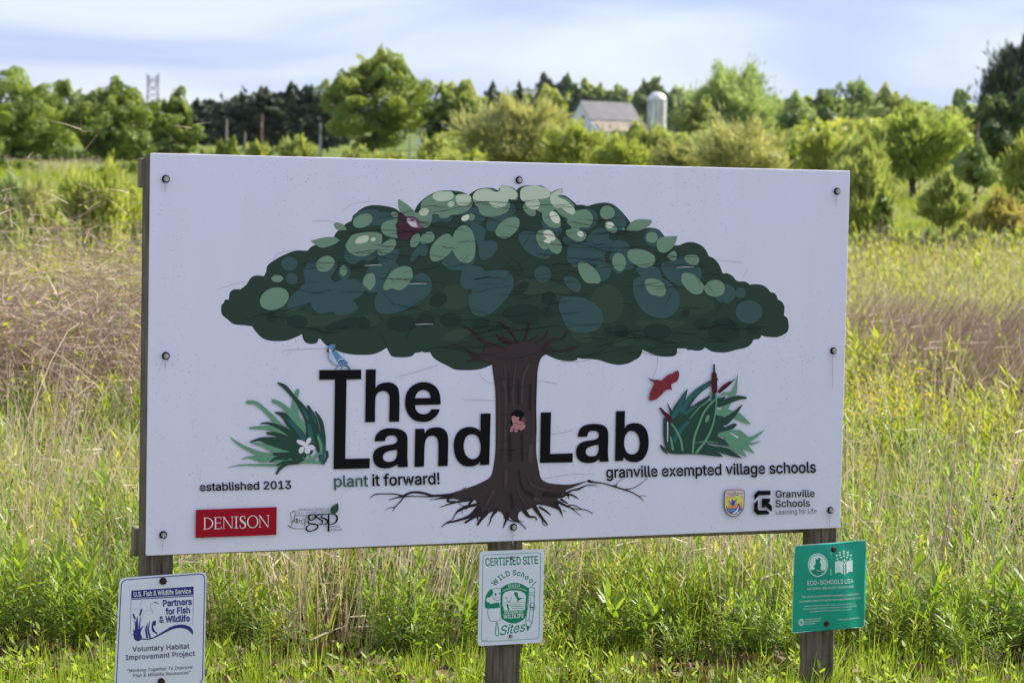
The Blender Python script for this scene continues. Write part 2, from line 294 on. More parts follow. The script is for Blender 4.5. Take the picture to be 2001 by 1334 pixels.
'p': '424|53,-143 53,379 112,379 112,319 118,319 126,331 137,346 152,360 171,373 197,381 229,384 274,378 313,361 345,332 370,293 385,245 390,189 385,133 370,84 346,45 313,16 274,-2 229,-8 198,-5 173,4 153,17 138,31 127,46 118,59 114,59 114,-143|220,47 253,51 279,66 301,88 316,117 325,151 328,189 325,227 316,261 301,290 280,311 253,325 220,330 188,325 161,312 140,291 125,263 116,229 113,189 116,150 125,115 140,86 162,65 188,51',
'q': '424|372,-143 311,-143 311,59 306,59 298,46 287,31 272,17 252,4 227,-5 195,-8 151,-2 111,16 79,45 55,84 39,133 34,189 39,245 55,293 79,332 112,361 151,378 196,384 228,381 253,373 272,360 287,346 298,331 307,319 313,319 313,379 372,379|205,47 236,51 263,65 284,86 299,115 309,150 312,189 309,229 300,263 284,291 263,312 237,325 205,330 172,325 145,311 124,290 108,261 99,227 96,189 99,151 109,117 124,88 145,66 172,51',
'r': '259|53,0 53,379 112,379 112,321 115,321 130,347 152,367 181,380 213,385 229,384 243,384 243,322 239,323 230,324 219,325 207,326 182,323 159,315 140,301 126,284 117,262 114,237 114,0',
's': '365|182,-8 145,-5 112,3 84,18 62,38 45,63 36,94 94,107 105,79 124,60 150,49 181,45 217,50 244,62 262,81 268,103 265,121 254,136 237,147 212,155 149,170 104,186 72,208 53,237 47,274 51,305 65,332 87,354 115,370 149,381 187,384 223,381 254,372 279,358 299,339 314,316 324,290 268,277 258,298 243,316 219,328 187,333 156,329 131,317 114,299 109,277 112,258 124,243 144,232 172,223 229,209 275,194 306,171 325,142 331,107 326,75 312,47 290,24 260,6 223,-5',
't': '227|204,379 204,327 6,327 6,379|65,471 126,471 126,98 128,76 136,61 150,53 170,50 177,50 185,51 202,54 213,2 203,-1 192,-3 180,-4 168,-4 125,2 92,21 72,52 65,93',
'u': '410|182,-5 146,-1 115,11 89,31 69,59 57,95 53,139 53,379 114,379 114,144 119,105 137,75 164,56 200,50 226,53 249,62 268,77 283,97 293,122 296,153 296,379 357,379 357,0 298,0 298,92 307,92 286,47 257,17 222,0',
'v': '389|163,0 17,379 84,379 165,155 177,121 187,87 206,21 184,21 203,87 213,121 224,155 305,379 371,379 226,0',
'w': '567|138,0 23,379 87,379 133,214 154,137 175,41 165,41 186,135 206,214 252,379 316,379 362,214 382,136 402,41 391,41 413,135 434,214 480,379 545,379 429,0 368,0 319,172 305,225 291,280 277,338 291,338 277,280 263,225 248,172 199,0',
'x': '379|21,0 171,218 171,171 29,379 100,379 147,306 164,279 179,253 207,206 175,206 190,229 202,253 216,279 233,306 282,379 352,379 209,169 209,214 358,0 287,0 231,85 214,112 200,136 187,159 173,182 205,182 191,159 178,136 165,112 148,85 91,0',
'y': '389|47,-139 61,-86 71,-87 88,-90 104,-89 118,-84 130,-74 141,-58 151,-36 163,-1 17,379 84,379 165,155 177,121 187,87 206,21 184,21 202,87 212,121 224,155 305,379 371,379 204,-58 191,-85 177,-107 159,-124 139,-136 117,-143 91,-145 77,-145 65,-143 54,-141',
'z': '380|42,0 42,46 254,320 254,323 48,323 48,379 333,379 333,331 126,60 126,56 339,56 339,0',
'“': '300|52,318 104,509 151,509 121,318|175,318 228,509 274,509 244,318',
'”': '300|52,318 82,509 151,509 98,318|175,318 205,509 274,509 222,318'}

# ------------------------------------------------------------------ the sign structure
THETA = 0.41156
SX, SY, BZ = -1.0979, 7.5525, 0.5844
BW, BH = 2.44, 1.22
ct, st = math.cos(THETA), math.sin(THETA)
big = empty("land_lab_sign", (SX, SY, 0), THETA)
tag(big, "large white sign board with a painted tree and black lettering on three wooden posts", "sign")

def to_local(px, py, w=0.0):
    """photo pixel -> (u, height above ground) on the plane w metres in front of the board's face"""
    r = ray(px, py)
    nx, ny = st, -ct
    o = Vector((SX + nx * w, SY + ny * w))
    t = (o.x * nx + o.y * ny) / (r.x * nx + r.y * ny)
    x, y, z = r.x * t - SX, r.y * t - SY, EYE + r.z * t
    return (x * ct + y * st, z)

WL = [lin(158), lin(166), lin(197)]
_pc = {}
def ink(r, g, b, rough=0.55):
    """pigment whose colour, in the sign's shade, reads as the given sRGB"""
    k = (r, g, b, rough)
    if k not in _pc:
        a = tuple(min(0.88, lin(c) / w * f) for c, w, f in zip((r, g, b), WL, (0.70, 0.66, 0.78)))
        _pc[k] = plain("print_ink", a, rough, 0, 0.08)
    return _pc[k]

def smooth_path(pts, closed=True, sub=5):
    """pts: (x, y, corner) -> polyline with curved spans between the non-corner points"""
    n = len(pts); out = []
    rng_ = range(n) if closed else range(n - 1)
    for i in rng_:
        p0, p1, p2, p3 = pts[i - 1] if closed or i else pts[i], pts[i], pts[(i + 1) % n], pts[(i + 2) % n] if closed or i + 2 < n else pts[(i + 1) % n]
        L = math.hypot(p2[0] - p1[0], p2[1] - p1[1])
        if L < 1e-6: continue
        if p1[2] and p2[2]:
            out.append((p1[0], p1[1])); continue
        def tan(a, b):
            d = math.hypot(b[0] - a[0], b[1] - a[1]) or 1
            return ((b[0] - a[0]) / d * L, (b[1] - a[1]) / d * L)
        t1 = tan(p1, p2) if p1[2] else tan(p0, p2)
        t2 = tan(p1, p2) if p2[2] else tan(p1, p3)
        for k in range(sub):
            t = k / sub; a = 2 * t**3 - 3 * t**2 + 1; b = t**3 - 2 * t**2 + t; c = -2 * t**3 + 3 * t**2; d = t**3 - t**2
            out.append((a * p1[0] + b * t1[0] + c * p2[0] + d * t2[0], a * p1[1] + b * t1[1] + c * p2[1] + d * t2[1]))
    if not closed: out.append((pts[-1][0], pts[-1][1]))
    return out
REG = {'A1': (420, 360, 320 / 1940), 'A2': (420, 520, 320 / 1940), 'A3': (700, 350, 320 / 1940), 'A4': (700, 540, 320 / 1940),
       'A5': (980, 350, 320 / 1940), 'A6': (980, 540, 320 / 1940), 'A7': (1240, 400, 320 / 1940), 'A8': (1240, 540, 320 / 1940),
       'P1': (440, 740, 220 / 1545), 'P2': (1255, 705, 250 / 1668), 'R1': (710, 920, 300 / 2001), 'R2': (980, 920, 300 / 2001),
       'T1': (900, 690, 220 / 1398), 'G1': (550, 970, 140 / 2001), 'L7': (1405, 950, 110 / 2001), 'J': (620, 665, 80 / 1642),
       'H1': (610, 710, 160 / 970), 'H2': (700, 715, 170 / 1972), 'H3': (720, 800, 250 / 2001), 'H4': (1045, 795, 230 / 2001),
       'D1': (370, 925, 310 / 2001), 'S1': (200, 1030, 300 / 1316), 'S2': (900, 1030, 200 / 878), 'S3': (1520, 1020, 200 / 850), 'PF': (640, 910, 230 / 2001), 'GV': (1180, 890, 420 / 2001), 'GS': (1400, 945, 240 / 2001), 'F': (0, 0, 1.0)}
def parse(s, reg):
    """'x,y' smooth point, 'x,y!' corner, 'x,y,w' point with width, '@R' changes the measuring frame"""
    out = []
    for t in s.split():
        if t[0] == '@': reg = t[1:]; continue
        c = t.endswith('!'); q = [float(a) for a in t.rstrip('!').split(',')]
        ox, oy, k = REG[reg]
        out.append((ox + q[0] * k, oy + q[1] * k, c) + ((q[2] * k,) if len(q) > 2 else ()))
    return out
GL = {}
for ch, s in GLYPHS.items():
    q = s.split('|'); GL[ch] = (int(q[0]) / 1000.0, [[tuple(int(a) / 1000.0 for a in p.split(',')) for p in L.split()] for L in q[1:]])
def area(L): return sum(L[i - 1][0] * L[i][1] - L[i][0] * L[i - 1][1] for i in range(len(L))) / 2
def inside(p, L):
    c = False
    for i in range(len(L)):
        a, b = L[i - 1], L[i]
        if (a[1] > p[1]) != (b[1] > p[1]) and p[0] < (b[0] - a[0]) * (p[1] - a[1]) / (b[1] - a[1]) + a[0]: c = not c
    return c
def fatten(L, d):
    """push an outline outwards (holes shrink) to turn the regular weight into a bold one"""
    out = []; n = len(L)
    for i in range(n):
        a, b, c = L[i - 1], L[i], L[(i + 1) % n]
        e1 = (b[0] - a[0], b[1] - a[1]); e2 = (c[0] - b[0], c[1] - b[1])
        l1 = math.hypot(*e1) or 1; l2 = math.hypot(*e2) or 1
        n1 = (-e1[1] / l1, e1[0] / l1); n2 = (-e2[1] / l2, e2[0] / l2)
        m_ = (n1[0] + n2[0], n1[1] + n2[1]); k = m_[0] ** 2 + m_[1] ** 2
        s = 2 * d / max(k, 0.7); out.append((b[0] + m_[0] * s, b[1] + m_[1] * s))
    return out

class Print:
    """flat printing on a plate: every shape sits a hair above the one before it"""
    def __init__(s, w0, parent, reg='F', warp=None):
        s.w0 = w0; s.z = w0 + (0.0006 if warp else 0.0002); s.parent = parent; s.reg = reg; s.warp = warp; s.begin(None)
    def begin(s, name): s.name = name; s.V = []; s.Fc = []; s.M = []; s.mats = []
    def mat(s, m):
        if m not in s.mats: s.mats.append(m)
        return s.mats.index(m)
    def put(s, loops, mt, step=True):
        """loops in photo pixels: [outer, hole, ...]"""
        if step: s.z += 1.6e-5
        loc = [[to_local(x, y, s.z) for x, y in L] for L in loops]
        mi = s.mat(mt); b = len(s.V)
        pts = []; faces = []
        for L in loc:
            faces.append(list(range(len(pts), len(pts) + len(L)))); pts += [Vector(p) for p in L]
        if s.warp:                       # enough points inside to follow the bent sheet
            us = [p[0] for p in loc[0]]; ws = [p[1] for p in loc[0]]; st_ = 0.010
            if max(us) - min(us) > st_ or max(ws) - min(ws) > st_:
                for i in range(int(min(us) / st_), int(max(us) / st_) + 2):
                    for j in range(int(min(ws) / st_), int(max(ws) / st_) + 2):
                        if inside((i * st_, j * st_), loc[0]): pts.append(Vector((i * st_, j * st_)))
        ov, _, of, _, _, _ = delaunay_2d_cdt(pts, [], faces, 1, 1e-7)
        s.V += [(p[0], -s.z - (s.warp(p[0], p[1]) if s.warp else 0), p[1]) for p in ov]
        for t in of:
            a, c, d = (ov[i] for i in t); g = ((a[0] + c[0] + d[0]) / 3, (a[1] + c[1] + d[1]) / 3)
            if not inside(g, loc[0]) or any(inside(g, h) for h in loc[1:]): continue
            ar = (c[0] - a[0]) * (d[1] - a[1]) - (d[0] - a[0]) * (c[1] - a[1])
            if abs(ar) < 1e-13: continue
            t = tuple(t) if ar > 0 else (t[0], t[2], t[1])
            s.Fc.append(tuple(b + i for i in t)); s.M.append(mi)
    def poly(s, path, mt, reg=None, holes=(), sub=5):
        L = [smooth_path(parse(path, reg or s.reg), sub=sub)] + [smooth_path(parse(h, reg or s.reg), sub=sub) for h in holes]
        s.put(L, mt)
    def ell(s, cx, cy, rx, ry, mt, rot=0, reg=None, n=22):
        ox, oy, k = REG[reg or s.reg]; a = math.radians(rot)
        L = []
        for i in range(n):
            t = 2 * math.pi * i / n; x = rx * math.cos(t); y = ry * math.sin(t)
            L.append((ox + (cx + x * math.cos(a) - y * math.sin(a)) * k, oy + (cy + x * math.sin(a) + y * math.cos(a)) * k))
        s.put([L], mt)
    def stroke(s, path, mt, reg=None, closed=False, sub=5, step=True, round_=True):
        P = parse(path, reg or s.reg)
        if closed: P = P + [P[0]]
        xy = smooth_path([(p[0], p[1], p[2]) for p in P], False, sub)
        # widths follow the same parametrisation
        w = []
        for i in range(len(P) - 1):
            if P[i][2] and P[i + 1][2]: w.append(P[i][3]); continue
            for k in range(sub): w.append(P[i][3] + (P[i + 1][3] - P[i][3]) * k / sub)
        w.append(P[-1][3])
        A = []; B = []; n = len(xy)
        for i in range(n):
            a = xy[max(0, i - 1)]; b = xy[min(n - 1, i + 1)]; d = math.hypot(b[0] - a[0], b[1] - a[1]) or 1
            if closed and i in (0, n - 1):
                a = xy[n - 2]; b = xy[1]; d = math.hypot(b[0] - a[0], b[1] - a[1]) or 1
            nx, ny = -(b[1] - a[1]) / d, (b[0] - a[0]) / d; h = w[i] / 2
            A.append((xy[i][0] + nx * h, xy[i][1] + ny * h)); B.append((xy[i][0] - nx * h, xy[i][1] - ny * h))
        if step: s.z += 1.6e-5
        b0 = len(s.V); mi = s.mat(mt)
        for p, q in zip(A, B):
            for r in (p, q):
                u, v = to_local(r[0], r[1], s.z); s.V.append((u, -s.z - (s.warp(u, v) if s.warp else 0), v))
        for i in range(n - 1):
            s.Fc.append((b0 + 2 * i, b0 + 2 * i + 1, b0 + 2 * i + 3, b0 + 2 * i + 2)); s.M.append(mi)
        if round_ and not closed:
            for (c, wd) in ((xy[0], w[0]), (xy[-1], w[-1])):
                if wd > 1.2:
                    s.put([[(c[0] + wd / 2 * math.cos(t * math.pi / 5), c[1] + wd / 2 * math.sin(t * math.pi / 5)) for t in range(10)]], mt)
    def text(s, body, a, b, h, mt, reg=None, bold=0.0, cap=True, slant=0.0, arc=0.0, track=0.0):
        """body set from baseline point a to b (frame pixels), h = height of a capital in frame pixels"""
        ox, oy, k = REG[reg or s.reg]
        ax, ay, bx, by = ox + a[0] * k, oy + a[1] * k, ox + b[0] * k, oy + b[1] * k
        tot = sum(GL[c][0] + track for c in body) - 0.055 - track
        L = math.hypot(bx - ax, by - ay); ex, ey = (bx - ax) / L, (by - ay) / L
        sx = L / tot; sy = h * k / 0.509; pen = -0.03
        s.z += 1.6e-5
        for c in body:
            adv, loops = GL[c]
            if bold: loops = [fatten(q, bold * 0.82) for q in loops]
            outers = [q for q in loops if area(q) < 0]; hol = [q for q in loops if area(q) >= 0]
            for o in outers:
                grp = [o] + [q for q in hol if inside(q[0], o)]
                res = []
                for q in grp:
                    r = []
                    for x, y in q:
                        xx = (pen + x + slant * y) * sx; yy = y * sy
                        if arc:
                            t = xx / L; mid = (pen + adv / 2) * sx / L
                            lift = arc * k * 4 * mid * (1 - mid); sl = math.atan(arc * k * 4 * (1 - 2 * mid) / L)
                            lx = xx - mid * L; xx2 = mid * L + lx * math.cos(sl) - yy * math.sin(sl)
                            yy2 = lift + lx * math.sin(sl) + yy * math.cos(sl); xx, yy = xx2, yy2
                        r.append((ax + ex * xx + ey * yy, ay + ey * xx - ex * yy))
                    res.append(r)
                s.put(res, mt, step=False)
            pen += adv + track
    def end(s):
        if not s.V: return None
        me = bpy.data.meshes.new(s.name); me.from_pydata(s.V, [], s.Fc)
        for k in s.mats: me.materials.append(k)
        me.polygons.foreach_set("material_index", s.M); me.update()
        return link(s.name, me, s.parent)

# materials of the structure
def wood(name, c_lo, c_hi, scale=1.0):
    mt, n, l, out = new_mat(name)
    t = n.new("ShaderNodeTexCoord"); mp = n.new("ShaderNodeMapping"); mp.inputs['Scale'].default_value = (60 * scale, 60 * scale, 3.0 * scale)
    l.new(t.outputs['Object'], mp.inputs[0])
    q = n.new("ShaderNodeTexNoise"); q.inputs['Scale'].default_value = 1.6; q.inputs['Detail'].default_value = 8; q.inputs['Roughness'].default_value = 0.65
    l.new(mp.outputs[0], q.inputs['Vector'])
    r = n.new("ShaderNodeValToRGB"); e = r.color_ramp.elements
    e[0].position = 0.30; e[0].color = (*[a * 0.35 for a in c_lo], 1); e[1].position = 0.72; e[1].color = (*c_hi, 1)
    m_ = r.color_ramp.elements.new(0.42); m_.color = (*c_lo, 1)
    l.new(q.outputs[0], r.inputs[0])
    g = n.new("ShaderNodeTexNoise"); g.inputs['Scale'].default_value = 9; g.inputs['Detail'].default_value = 4
    l.new(t.outputs['Object'], g.inputs['Vector'])
    mm = n.new("ShaderNodeMix"); mm.data_type = 'RGBA'; mm.blend_type = 'MULTIPLY'; mm.inputs[0].default_value = 0.6
    gr = n.new("ShaderNodeMapRange"); gr.inputs[1].default_value = 0.3; gr.inputs[2].default_value = 0.7; gr.inputs[3].default_value = 0.55; gr.inputs[4].default_value = 1.15
    l.new(g.outputs[0], gr.inputs[0]); l.new(r.outputs[0], mm.inputs[6]); l.new(gr.outputs[0], mm.inputs[7])
    b = pbsdf(n, c_lo, 0.85, 0, 0.2); l.new(mm.outputs[2], b.inputs['Base Color'])
    bp = n.new("ShaderNodeBump"); bp.inputs['Strength'].default_value = 0.7; bp.inputs['Distance'].default_value = 0.003
    l.new(q.outputs[0], bp.inputs['Height']); l.new(bp.outputs[0], b.inputs['Normal'])
    l.new(b.outputs[0], out.inputs[0])
    return mt
M_post = wood("weathered_post_wood", (0.105, 0.085, 0.062), (0.27, 0.22, 0.165))
M_rail = wood("weathered_rail_wood", (0.19, 0.16, 0.10), (0.34, 0.30, 0.20))
M_dark = plain("black_rubber", (0.008, 0.008, 0.008), 0.9, 0, 0.08)
M_steel = plain("zinc_bolt", (0.45, 0.45, 0.42), 0.35, 0.7)
M_rust = plain("rusty_bolt", (0.05, 0.022, 0.014), 0.75, 0.0, 0.3, 0.5, 300)

# white board face: faint dust, grime streaks and specks of peeled print
mt, n, l, out = new_mat("white_board_face"); M_board = mt
t = n.new("ShaderNodeTexCoord")
b = pbsdf(n, (0.8, 0.8, 0.8), 0.36, 0, 0.5)
q1 = n.new("ShaderNodeTexNoise"); q1.inputs['Scale'].default_value = 1.3; q1.inputs['Detail'].default_value = 4
l.new(t.outputs['Object'], q1.inputs['Vector'])
mxc = n.new("ShaderNodeMix"); mxc.data_type = 'RGBA'; mxc.inputs[6].default_value = (0.82, 0.805, 0.93, 1); mxc.inputs[7].default_value = (0.85, 0.80, 0.92, 1)
r1 = n.new("ShaderNodeMapRange"); r1.inputs[1].default_value = 0.35; r1.inputs[2].default_value = 0.65
l.new(q1.outputs[0], r1.inputs[0]); l.new(r1.outputs[0], mxc.inputs[0])
vo = n.new("ShaderNodeTexVoronoi"); vo.inputs['Scale'].default_value = 120; l.new(t.outputs['Object'], vo.inputs['Vector'])
sepc = n.new("ShaderNodeSeparateColor"); l.new(vo.outputs['Color'], sepc.inputs[0])
th = n.new("ShaderNodeMapRange"); th.inputs[1].default_value = 0.0; th.inputs[2].default_value = 1.0; th.inputs[3].default_value = -0.10; th.inputs[4].default_value = 0.26
l.new(sepc.outputs[0], th.inputs[0])
lt = n.new("ShaderNodeMath"); lt.operation = 'LESS_THAN'; l.new(vo.outputs['Distance'], lt.inputs[0]); l.new(th.outputs[0], lt.inputs[1])
q2 = n.new("ShaderNodeTexNoise"); q2.inputs['Scale'].default_value = 3.0; l.new(t.outputs['Object'], q2.inputs['Vector'])
g2 = n.new("ShaderNodeMapRange"); g2.inputs[1].default_value = 0.42; g2.inputs[2].default_value = 0.62; g2.inputs[3].default_value = 0.08; g2.inputs[4].default_value = 0.5
l.new(q2.outputs[0], g2.inputs[0])
mu = n.new("ShaderNodeMath"); mu.operation = 'MULTIPLY'; l.new(lt.outputs[0], mu.inputs[0]); l.new(g2.outputs[0], mu.inputs[1])
mxd = n.new("ShaderNodeMix"); mxd.data_type = 'RGBA'; mxd.inputs[7].default_value = (0.22, 0.22, 0.25, 1)
l.new(mu.outputs[0], mxd.inputs[0]); l.new(mxc.outputs[2], mxd.inputs[6])
mp = n.new("ShaderNodeMapping"); mp.inputs['Scale'].default_value = (11, 11, 0.8); l.new(t.outputs['Object'], mp.inputs[0])
q3 = n.new("ShaderNodeTexNoise"); q3.inputs['Scale'].default_value = 1.0; q3.inputs['Detail'].default_value = 5; l.new(mp.outputs[0], q3.inputs['Vector'])
g3 = n.new("ShaderNodeMapRange"); g3.inputs[1].default_value = 0.35; g3.inputs[2].default_value = 0.72; g3.inputs[3].default_value = 1.01; g3.inputs[4].default_value = 0.978
l.new(q3.outputs[0], g3.inputs[0])
vm3 = n.new("ShaderNodeVectorMath"); vm3.operation = 'SCALE'; l.new(mxd.outputs[2], vm3.inputs[0]); l.new(g3.outputs[0], vm3.inputs['Scale']); l.new(vm3.outputs[0], b.inputs['Base Color'])
l.new(b.outputs[0], out.inputs[0])
M_edge = plain("board_edge", (0.35, 0.33, 0.30), 0.7, 0, 0.3, 0.3)

T = 0.012
# board: local x = along, local -y = towards the camera, z = up.  Face at y = 0.
board = MB().box(0, BW, 0, T, BZ, BZ + BH, 0, 0.0012).build("board", [M_board, M_edge], big)
def post(u0, u1, z1, lean=0.0):
    mb = MB().box(u0, u1, T + 0.001, T + 0.090, -0.35, z1, 0, 0.005)
    return mb.build("post", M_post, big)
uL = to_local(1023, 1060)[0]; uLm = to_local(976, 1060)[0]
post(0.001, 0.088, BZ + BH - 0.012)
post(uLm, uLm + 0.088, BZ + BH - 0.02)
post(BW - 0.090, BW - 0.002, BZ + BH - 0.02)
# nothing but the two rails ties the posts together at the back
MB().box(-0.004, BW - 0.01, T + 0.092, T + 0.130, BZ + BH - 0.105, BZ + BH - 0.014, 0, 0.003).build("rail", M_rail, big)
r2_ = MB().box(-0.011, BW - 0.01, T + 0.092, T + 0.130, -0.045, 0.045, 0, 0.003).build("rail", M_rail, big)
r2_.location.z = BZ + 0.028; r2_.rotation_euler = (0, 0.0045, 0)
def bolt(parent, u, v, w, r=0.0125, head=0.0065, m1=M_dark, m2=M_steel, name="bolt"):
    mb = MB()
    def disc(r0, w0, w1, k, mi, r1=None):
        r1 = r1 or r0; a = 0.4
        ring = lambda rr, ww: [(u + rr * math.cos(a + 2 * math.pi * i / k), -ww, v + rr * math.sin(a + 2 * math.pi * i / k)) for i in range(k)]
        vv = ring(r0, w0) + ring(r1, w1)
        ff = [(i, k + i, k + (i + 1) % k, (i + 1) % k) for i in range(k)] + [tuple(range(k, 2 * k))]
        mb.add(vv, [tuple(reversed(q)) for q in ff], mi)
    disc(r, w, w + 0.004, 18, 0, r * 0.85); disc(head * 1.25, w + 0.004, w + 0.006, 14, 1); disc(head, w + 0.006, w + 0.0115, 6, 1, head * 0.9)
    return mb.build(name, [m1, m2], parent)
BOLTS = [(323, 350), (1013, 352), (1634, 374), (323, 695), (1627, 685), (318, 1044), (1002, 1029), (1621, 996)]
for x, y in BOLTS:
    u, v = to_local(x, y); bolt(big, u, v, 0.006)

K = ink(13, 14, 18)
DG = ink(38, 56, 52); DG2 = ink(33, 48, 46); DG3 = ink(45, 63, 57); TEAL = ink(48, 75, 82); MG = ink(89, 121, 109); LG = ink(150, 172, 163); HG = ink(182, 196, 186)
P = Print(0.0, board)

P.begin("printed_tree_crown")
P.poly("@A2 75,460! 100,440! 120,400 165,395! 175,320 210,280 255,272 300,275! 370,220 420,145 470,112 530,112 580,118! @A1 605,1040 615,980 650,935 760,865 880,810 960,785 1100,787! 1110,770 1150,735 1190,720! 1300,680 1415,620! 1425,590 1460,550 1530,545! 1535,480! 1580,450 1615,435! 1650,370 1720,300 1800,260 1900,247 @A3 330,320 430,345 490,385! 600,440 665,385! 700,310 780,230 870,175 960,145 1050,133 1160,140 1240,155 1310,188! 1360,150 1430,115 1530,103 1600,110 1650,132 1675,140! @A5 60,150 175,130! 230,90 300,75 400,75 480,80 560,140 590,165! 690,185! 760,200 830,250 890,305! 960,305 1020,318 1080,300 1160,283 1250,280 1330,305 1410,370 1480,450 1535,525! 1600,600 1700,580! 1760,575 1830,590 1900,640 @A7 355,375! 400,440 470,480! 530,478 600,450 690,443 780,475 840,530 880,610! 930,630 990,690 1020,750 1045,815! 1100,812 1160,845 1200,895! 1240,908 1310,910 1365,945! 1430,940 1510,950 1570,985 1610,1035! 1650,1042 1680,1075 1700,1125! 1740,1145 1775,1200 1770,1310! @A8 1810,495 1825,570 1822,630 1790,675 1690,718 1600,718 1540,710 1503,698! 1480,735 1440,745 1410,748! 1380,800 1320,842 1220,865 1090,898 1000,900 920,890 870,865 835,840! 800,870 740,880 680,872 630,870 605,853! 505,853! 500,910 470,940 400,950 300,945 210,920 95,868! 75,930 40,970 0,990 @A6 1500,1030 1390,1047 1280,1030 1150,990 1050,978 960,975 903,965! 890,990 830,1003 740,1000 640,975 525,925! 450,960 @A4 1650,1080 1580,1045! 1500,1080 1400,1105 1250,1110 1140,1100 1060,1060 960,1010 890,960 850,897! 780,900 760,890 740,897 675,905! 640,940 580,955 480,957 400,945 365,900 338,843! 280,880 200,915 120,928 0,928 @A2 1640,1047 1500,1020 1330,945! 1280,900 1250,863 1225,862! 1215,900 1170,920 1120,920 1070,900 1045,860 1030,805! 960,840 860,878 740,888 640,880 560,850 480,770 440,712! 350,700 220,685 150,630 90,580 75,540", DG)
for r, cx, cy, rx, ry, ro in (('A2',1300,640,480,70,-4),('A4',760,330,320,90,-14),('A4',1150,250,180,150,0),('A6',500,160,330,120,10),('A6',1250,330,200,230,0),('A8',620,300,330,150,8),('A8',300,560,300,50,0),('A2',980,560,240,50,20),('A4',100,520,160,80,0),('A4',1180,690,180,60,-15),('A6',950,700,130,70,20),('A6',1450,760,130,60,-20)):
    P.ell(cx, cy, rx, ry, DG3, ro, r)
for r, cx, cy, rx, ry, ro in (('A2',670,610,60,62,0),('A2',975,660,125,80,0),('A2',1550,680,260,60,-14),('A4',950,280,112,82,-25),('A4',520,560,190,100,0),('A4',800,520,105,80,0),('A4',1095,520,130,92,0),('A4',60,560,90,60,0),('A6',560,260,90,82,0),('A6',545,430,65,80,0),('A6',230,140,110,60,-40),('A6',1420,650,92,75,0),('A6',1270,640,52,50,0),('A6',250,440,240,110,0),('A8',270,660,165,105,0),('A8',790,570,92,70,0),('A8',1060,640,190,140,0),('A8',600,440,52,50,0),('A8',1400,630,85,62,0),('A4',1450,560,110,70,-20)):
    P.ell(cx, cy, rx, ry, DG2, ro, r)
for r, s in (('A2',"1075,10 1045,70 1060,150 1065,200! 1000,270 900,360 860,440 870,510 920,525 1000,500 1080,460 1130,440! 1160,510 1220,555 1300,555 1400,545 1430,570 1520,580 1610,560 1690,510 1680,450 1630,410! 1700,370 1760,310 1770,250 1700,170 1600,150 1500,160 1420,200! 1370,130 1400,90 1440,20 1430,-60 1350,-110 1200,-60 1100,-40"),
  ('A1',"1560,780 1525,850 1570,920 1640,950 1740,900 1830,910 1940,840 2000,780 1990,700 1900,650 1700,700"),
  ('A3',"-60,430 70,365 200,360 260,395! 400,400 470,430 480,500 350,540 200,550 60,560 -60,500"),
  ('A3',"300,850 230,930 240,1000 150,1020 80,1120 40,1220 60,1300 150,1340 250,1330 330,1250 420,1100 480,1030 440,980 480,900 470,830"),
  ('A4',"650,0 760,-40 840,10 870,90 850,200 700,310 520,410 350,445 230,420 195,320 210,230 320,130 500,80"),
  ('A3',"680,830 620,920 620,970 660,970 730,890! 750,915 800,910 820,850 810,790 760,770"),
  ('A3',"990,980 1040,1050 1150,1080 1300,1060 1370,980 1380,880 1250,800 1100,830"),
  ('A3',"720,420 880,420 1110,430 1090,500 950,495 870,530 800,580 700,560"),
  ('A3',"1560,450 1520,520 1530,600 1640,620 1750,500 1880,440 1800,430"),
  ('A3',"1330,560 1460,555 1510,620 1490,700 1500,735! 1600,730 1650,790 1620,880 1550,940 1470,960 1430,900 1420,800 1370,700"),
  ('A4',"1210,20 1215,110 1280,155 1350,155 1310,230 1320,380 1370,450 1450,468 1560,450 1680,350 1800,200 1840,80 1800,-40 1700,-75 1500,-65! 1450,-110 1330,-125 1240,-80"),
  ('A5',"-60,520 0,500 100,440 160,400 165,350 120,310 60,380 -60,450"),
  ('A5',"215,640 220,760 300,860 430,930 540,945 610,880 700,800 600,640 400,620"),
  ('A5',"480,490 500,580 560,640 640,680 710,640 700,560 600,500"),
  ('A5',"900,370 1060,355 1130,420 1130,520 1050,590 900,600 800,540 750,480 780,400"),
  ('A5',"1320,340 1400,370 1470,460 1470,560 1430,610 1360,600 1290,520 1310,450"),
  ('A5',"730,690 740,750 790,780! 775,900 800,1000 900,1050 1000,1000 1220,1000 1220,880! 1300,860 1280,930 1320,1000 1400,1050 1500,1075 1570,1030 1530,900 1500,760 1400,725 1280,715 1270,640 1200,585 1120,590 1060,640 1020,680 1000,750! 900,740 820,680"),
  ('A5',"1160,1000 1290,1020 1300,1100 1250,1180 1170,1210 1100,1100"),
  ('A5',"740,1170 760,1250 830,1320 920,1330 940,1260 890,1180 800,1150"),
  ('A7',"320,700 330,790 420,900 540,960 650,950 780,880 790,780 740,690 600,610 520,620 450,660"),
  ('A7',"20,750 60,830 180,880 300,880 310,800 240,730 120,740"),
  ('A8',"0,30 -20,160 20,300 120,430 270,490 380,490 480,430 540,300 500,180 400,60 300,10 150,0"),
  ('A6',"680,370 700,270 800,240 950,250 1080,310 1180,410 1200,520 1160,610 1050,655 900,660 800,630 730,520")):
    P.poly(s, TEAL, r)
for r, cx, cy, rx, ry, ro in (('A1',880,940,98,85,0),('A1',912,1120,68,75,-20),('A1',1530,1040,76,86,0),('A3',1360,440,150,108,0),('A3',1750,340,110,80,0),('A5',488,1130,102,102,0),('A5',1800,690,115,110,0),('A7',1070,1050,130,115,0),('A7',1255,1043,62,65,0),('A7',1355,1270,160,142,0),('A5',1390,1000,90,120,0)):
    P.ell(cx, cy, rx, ry, TEAL, ro, r)
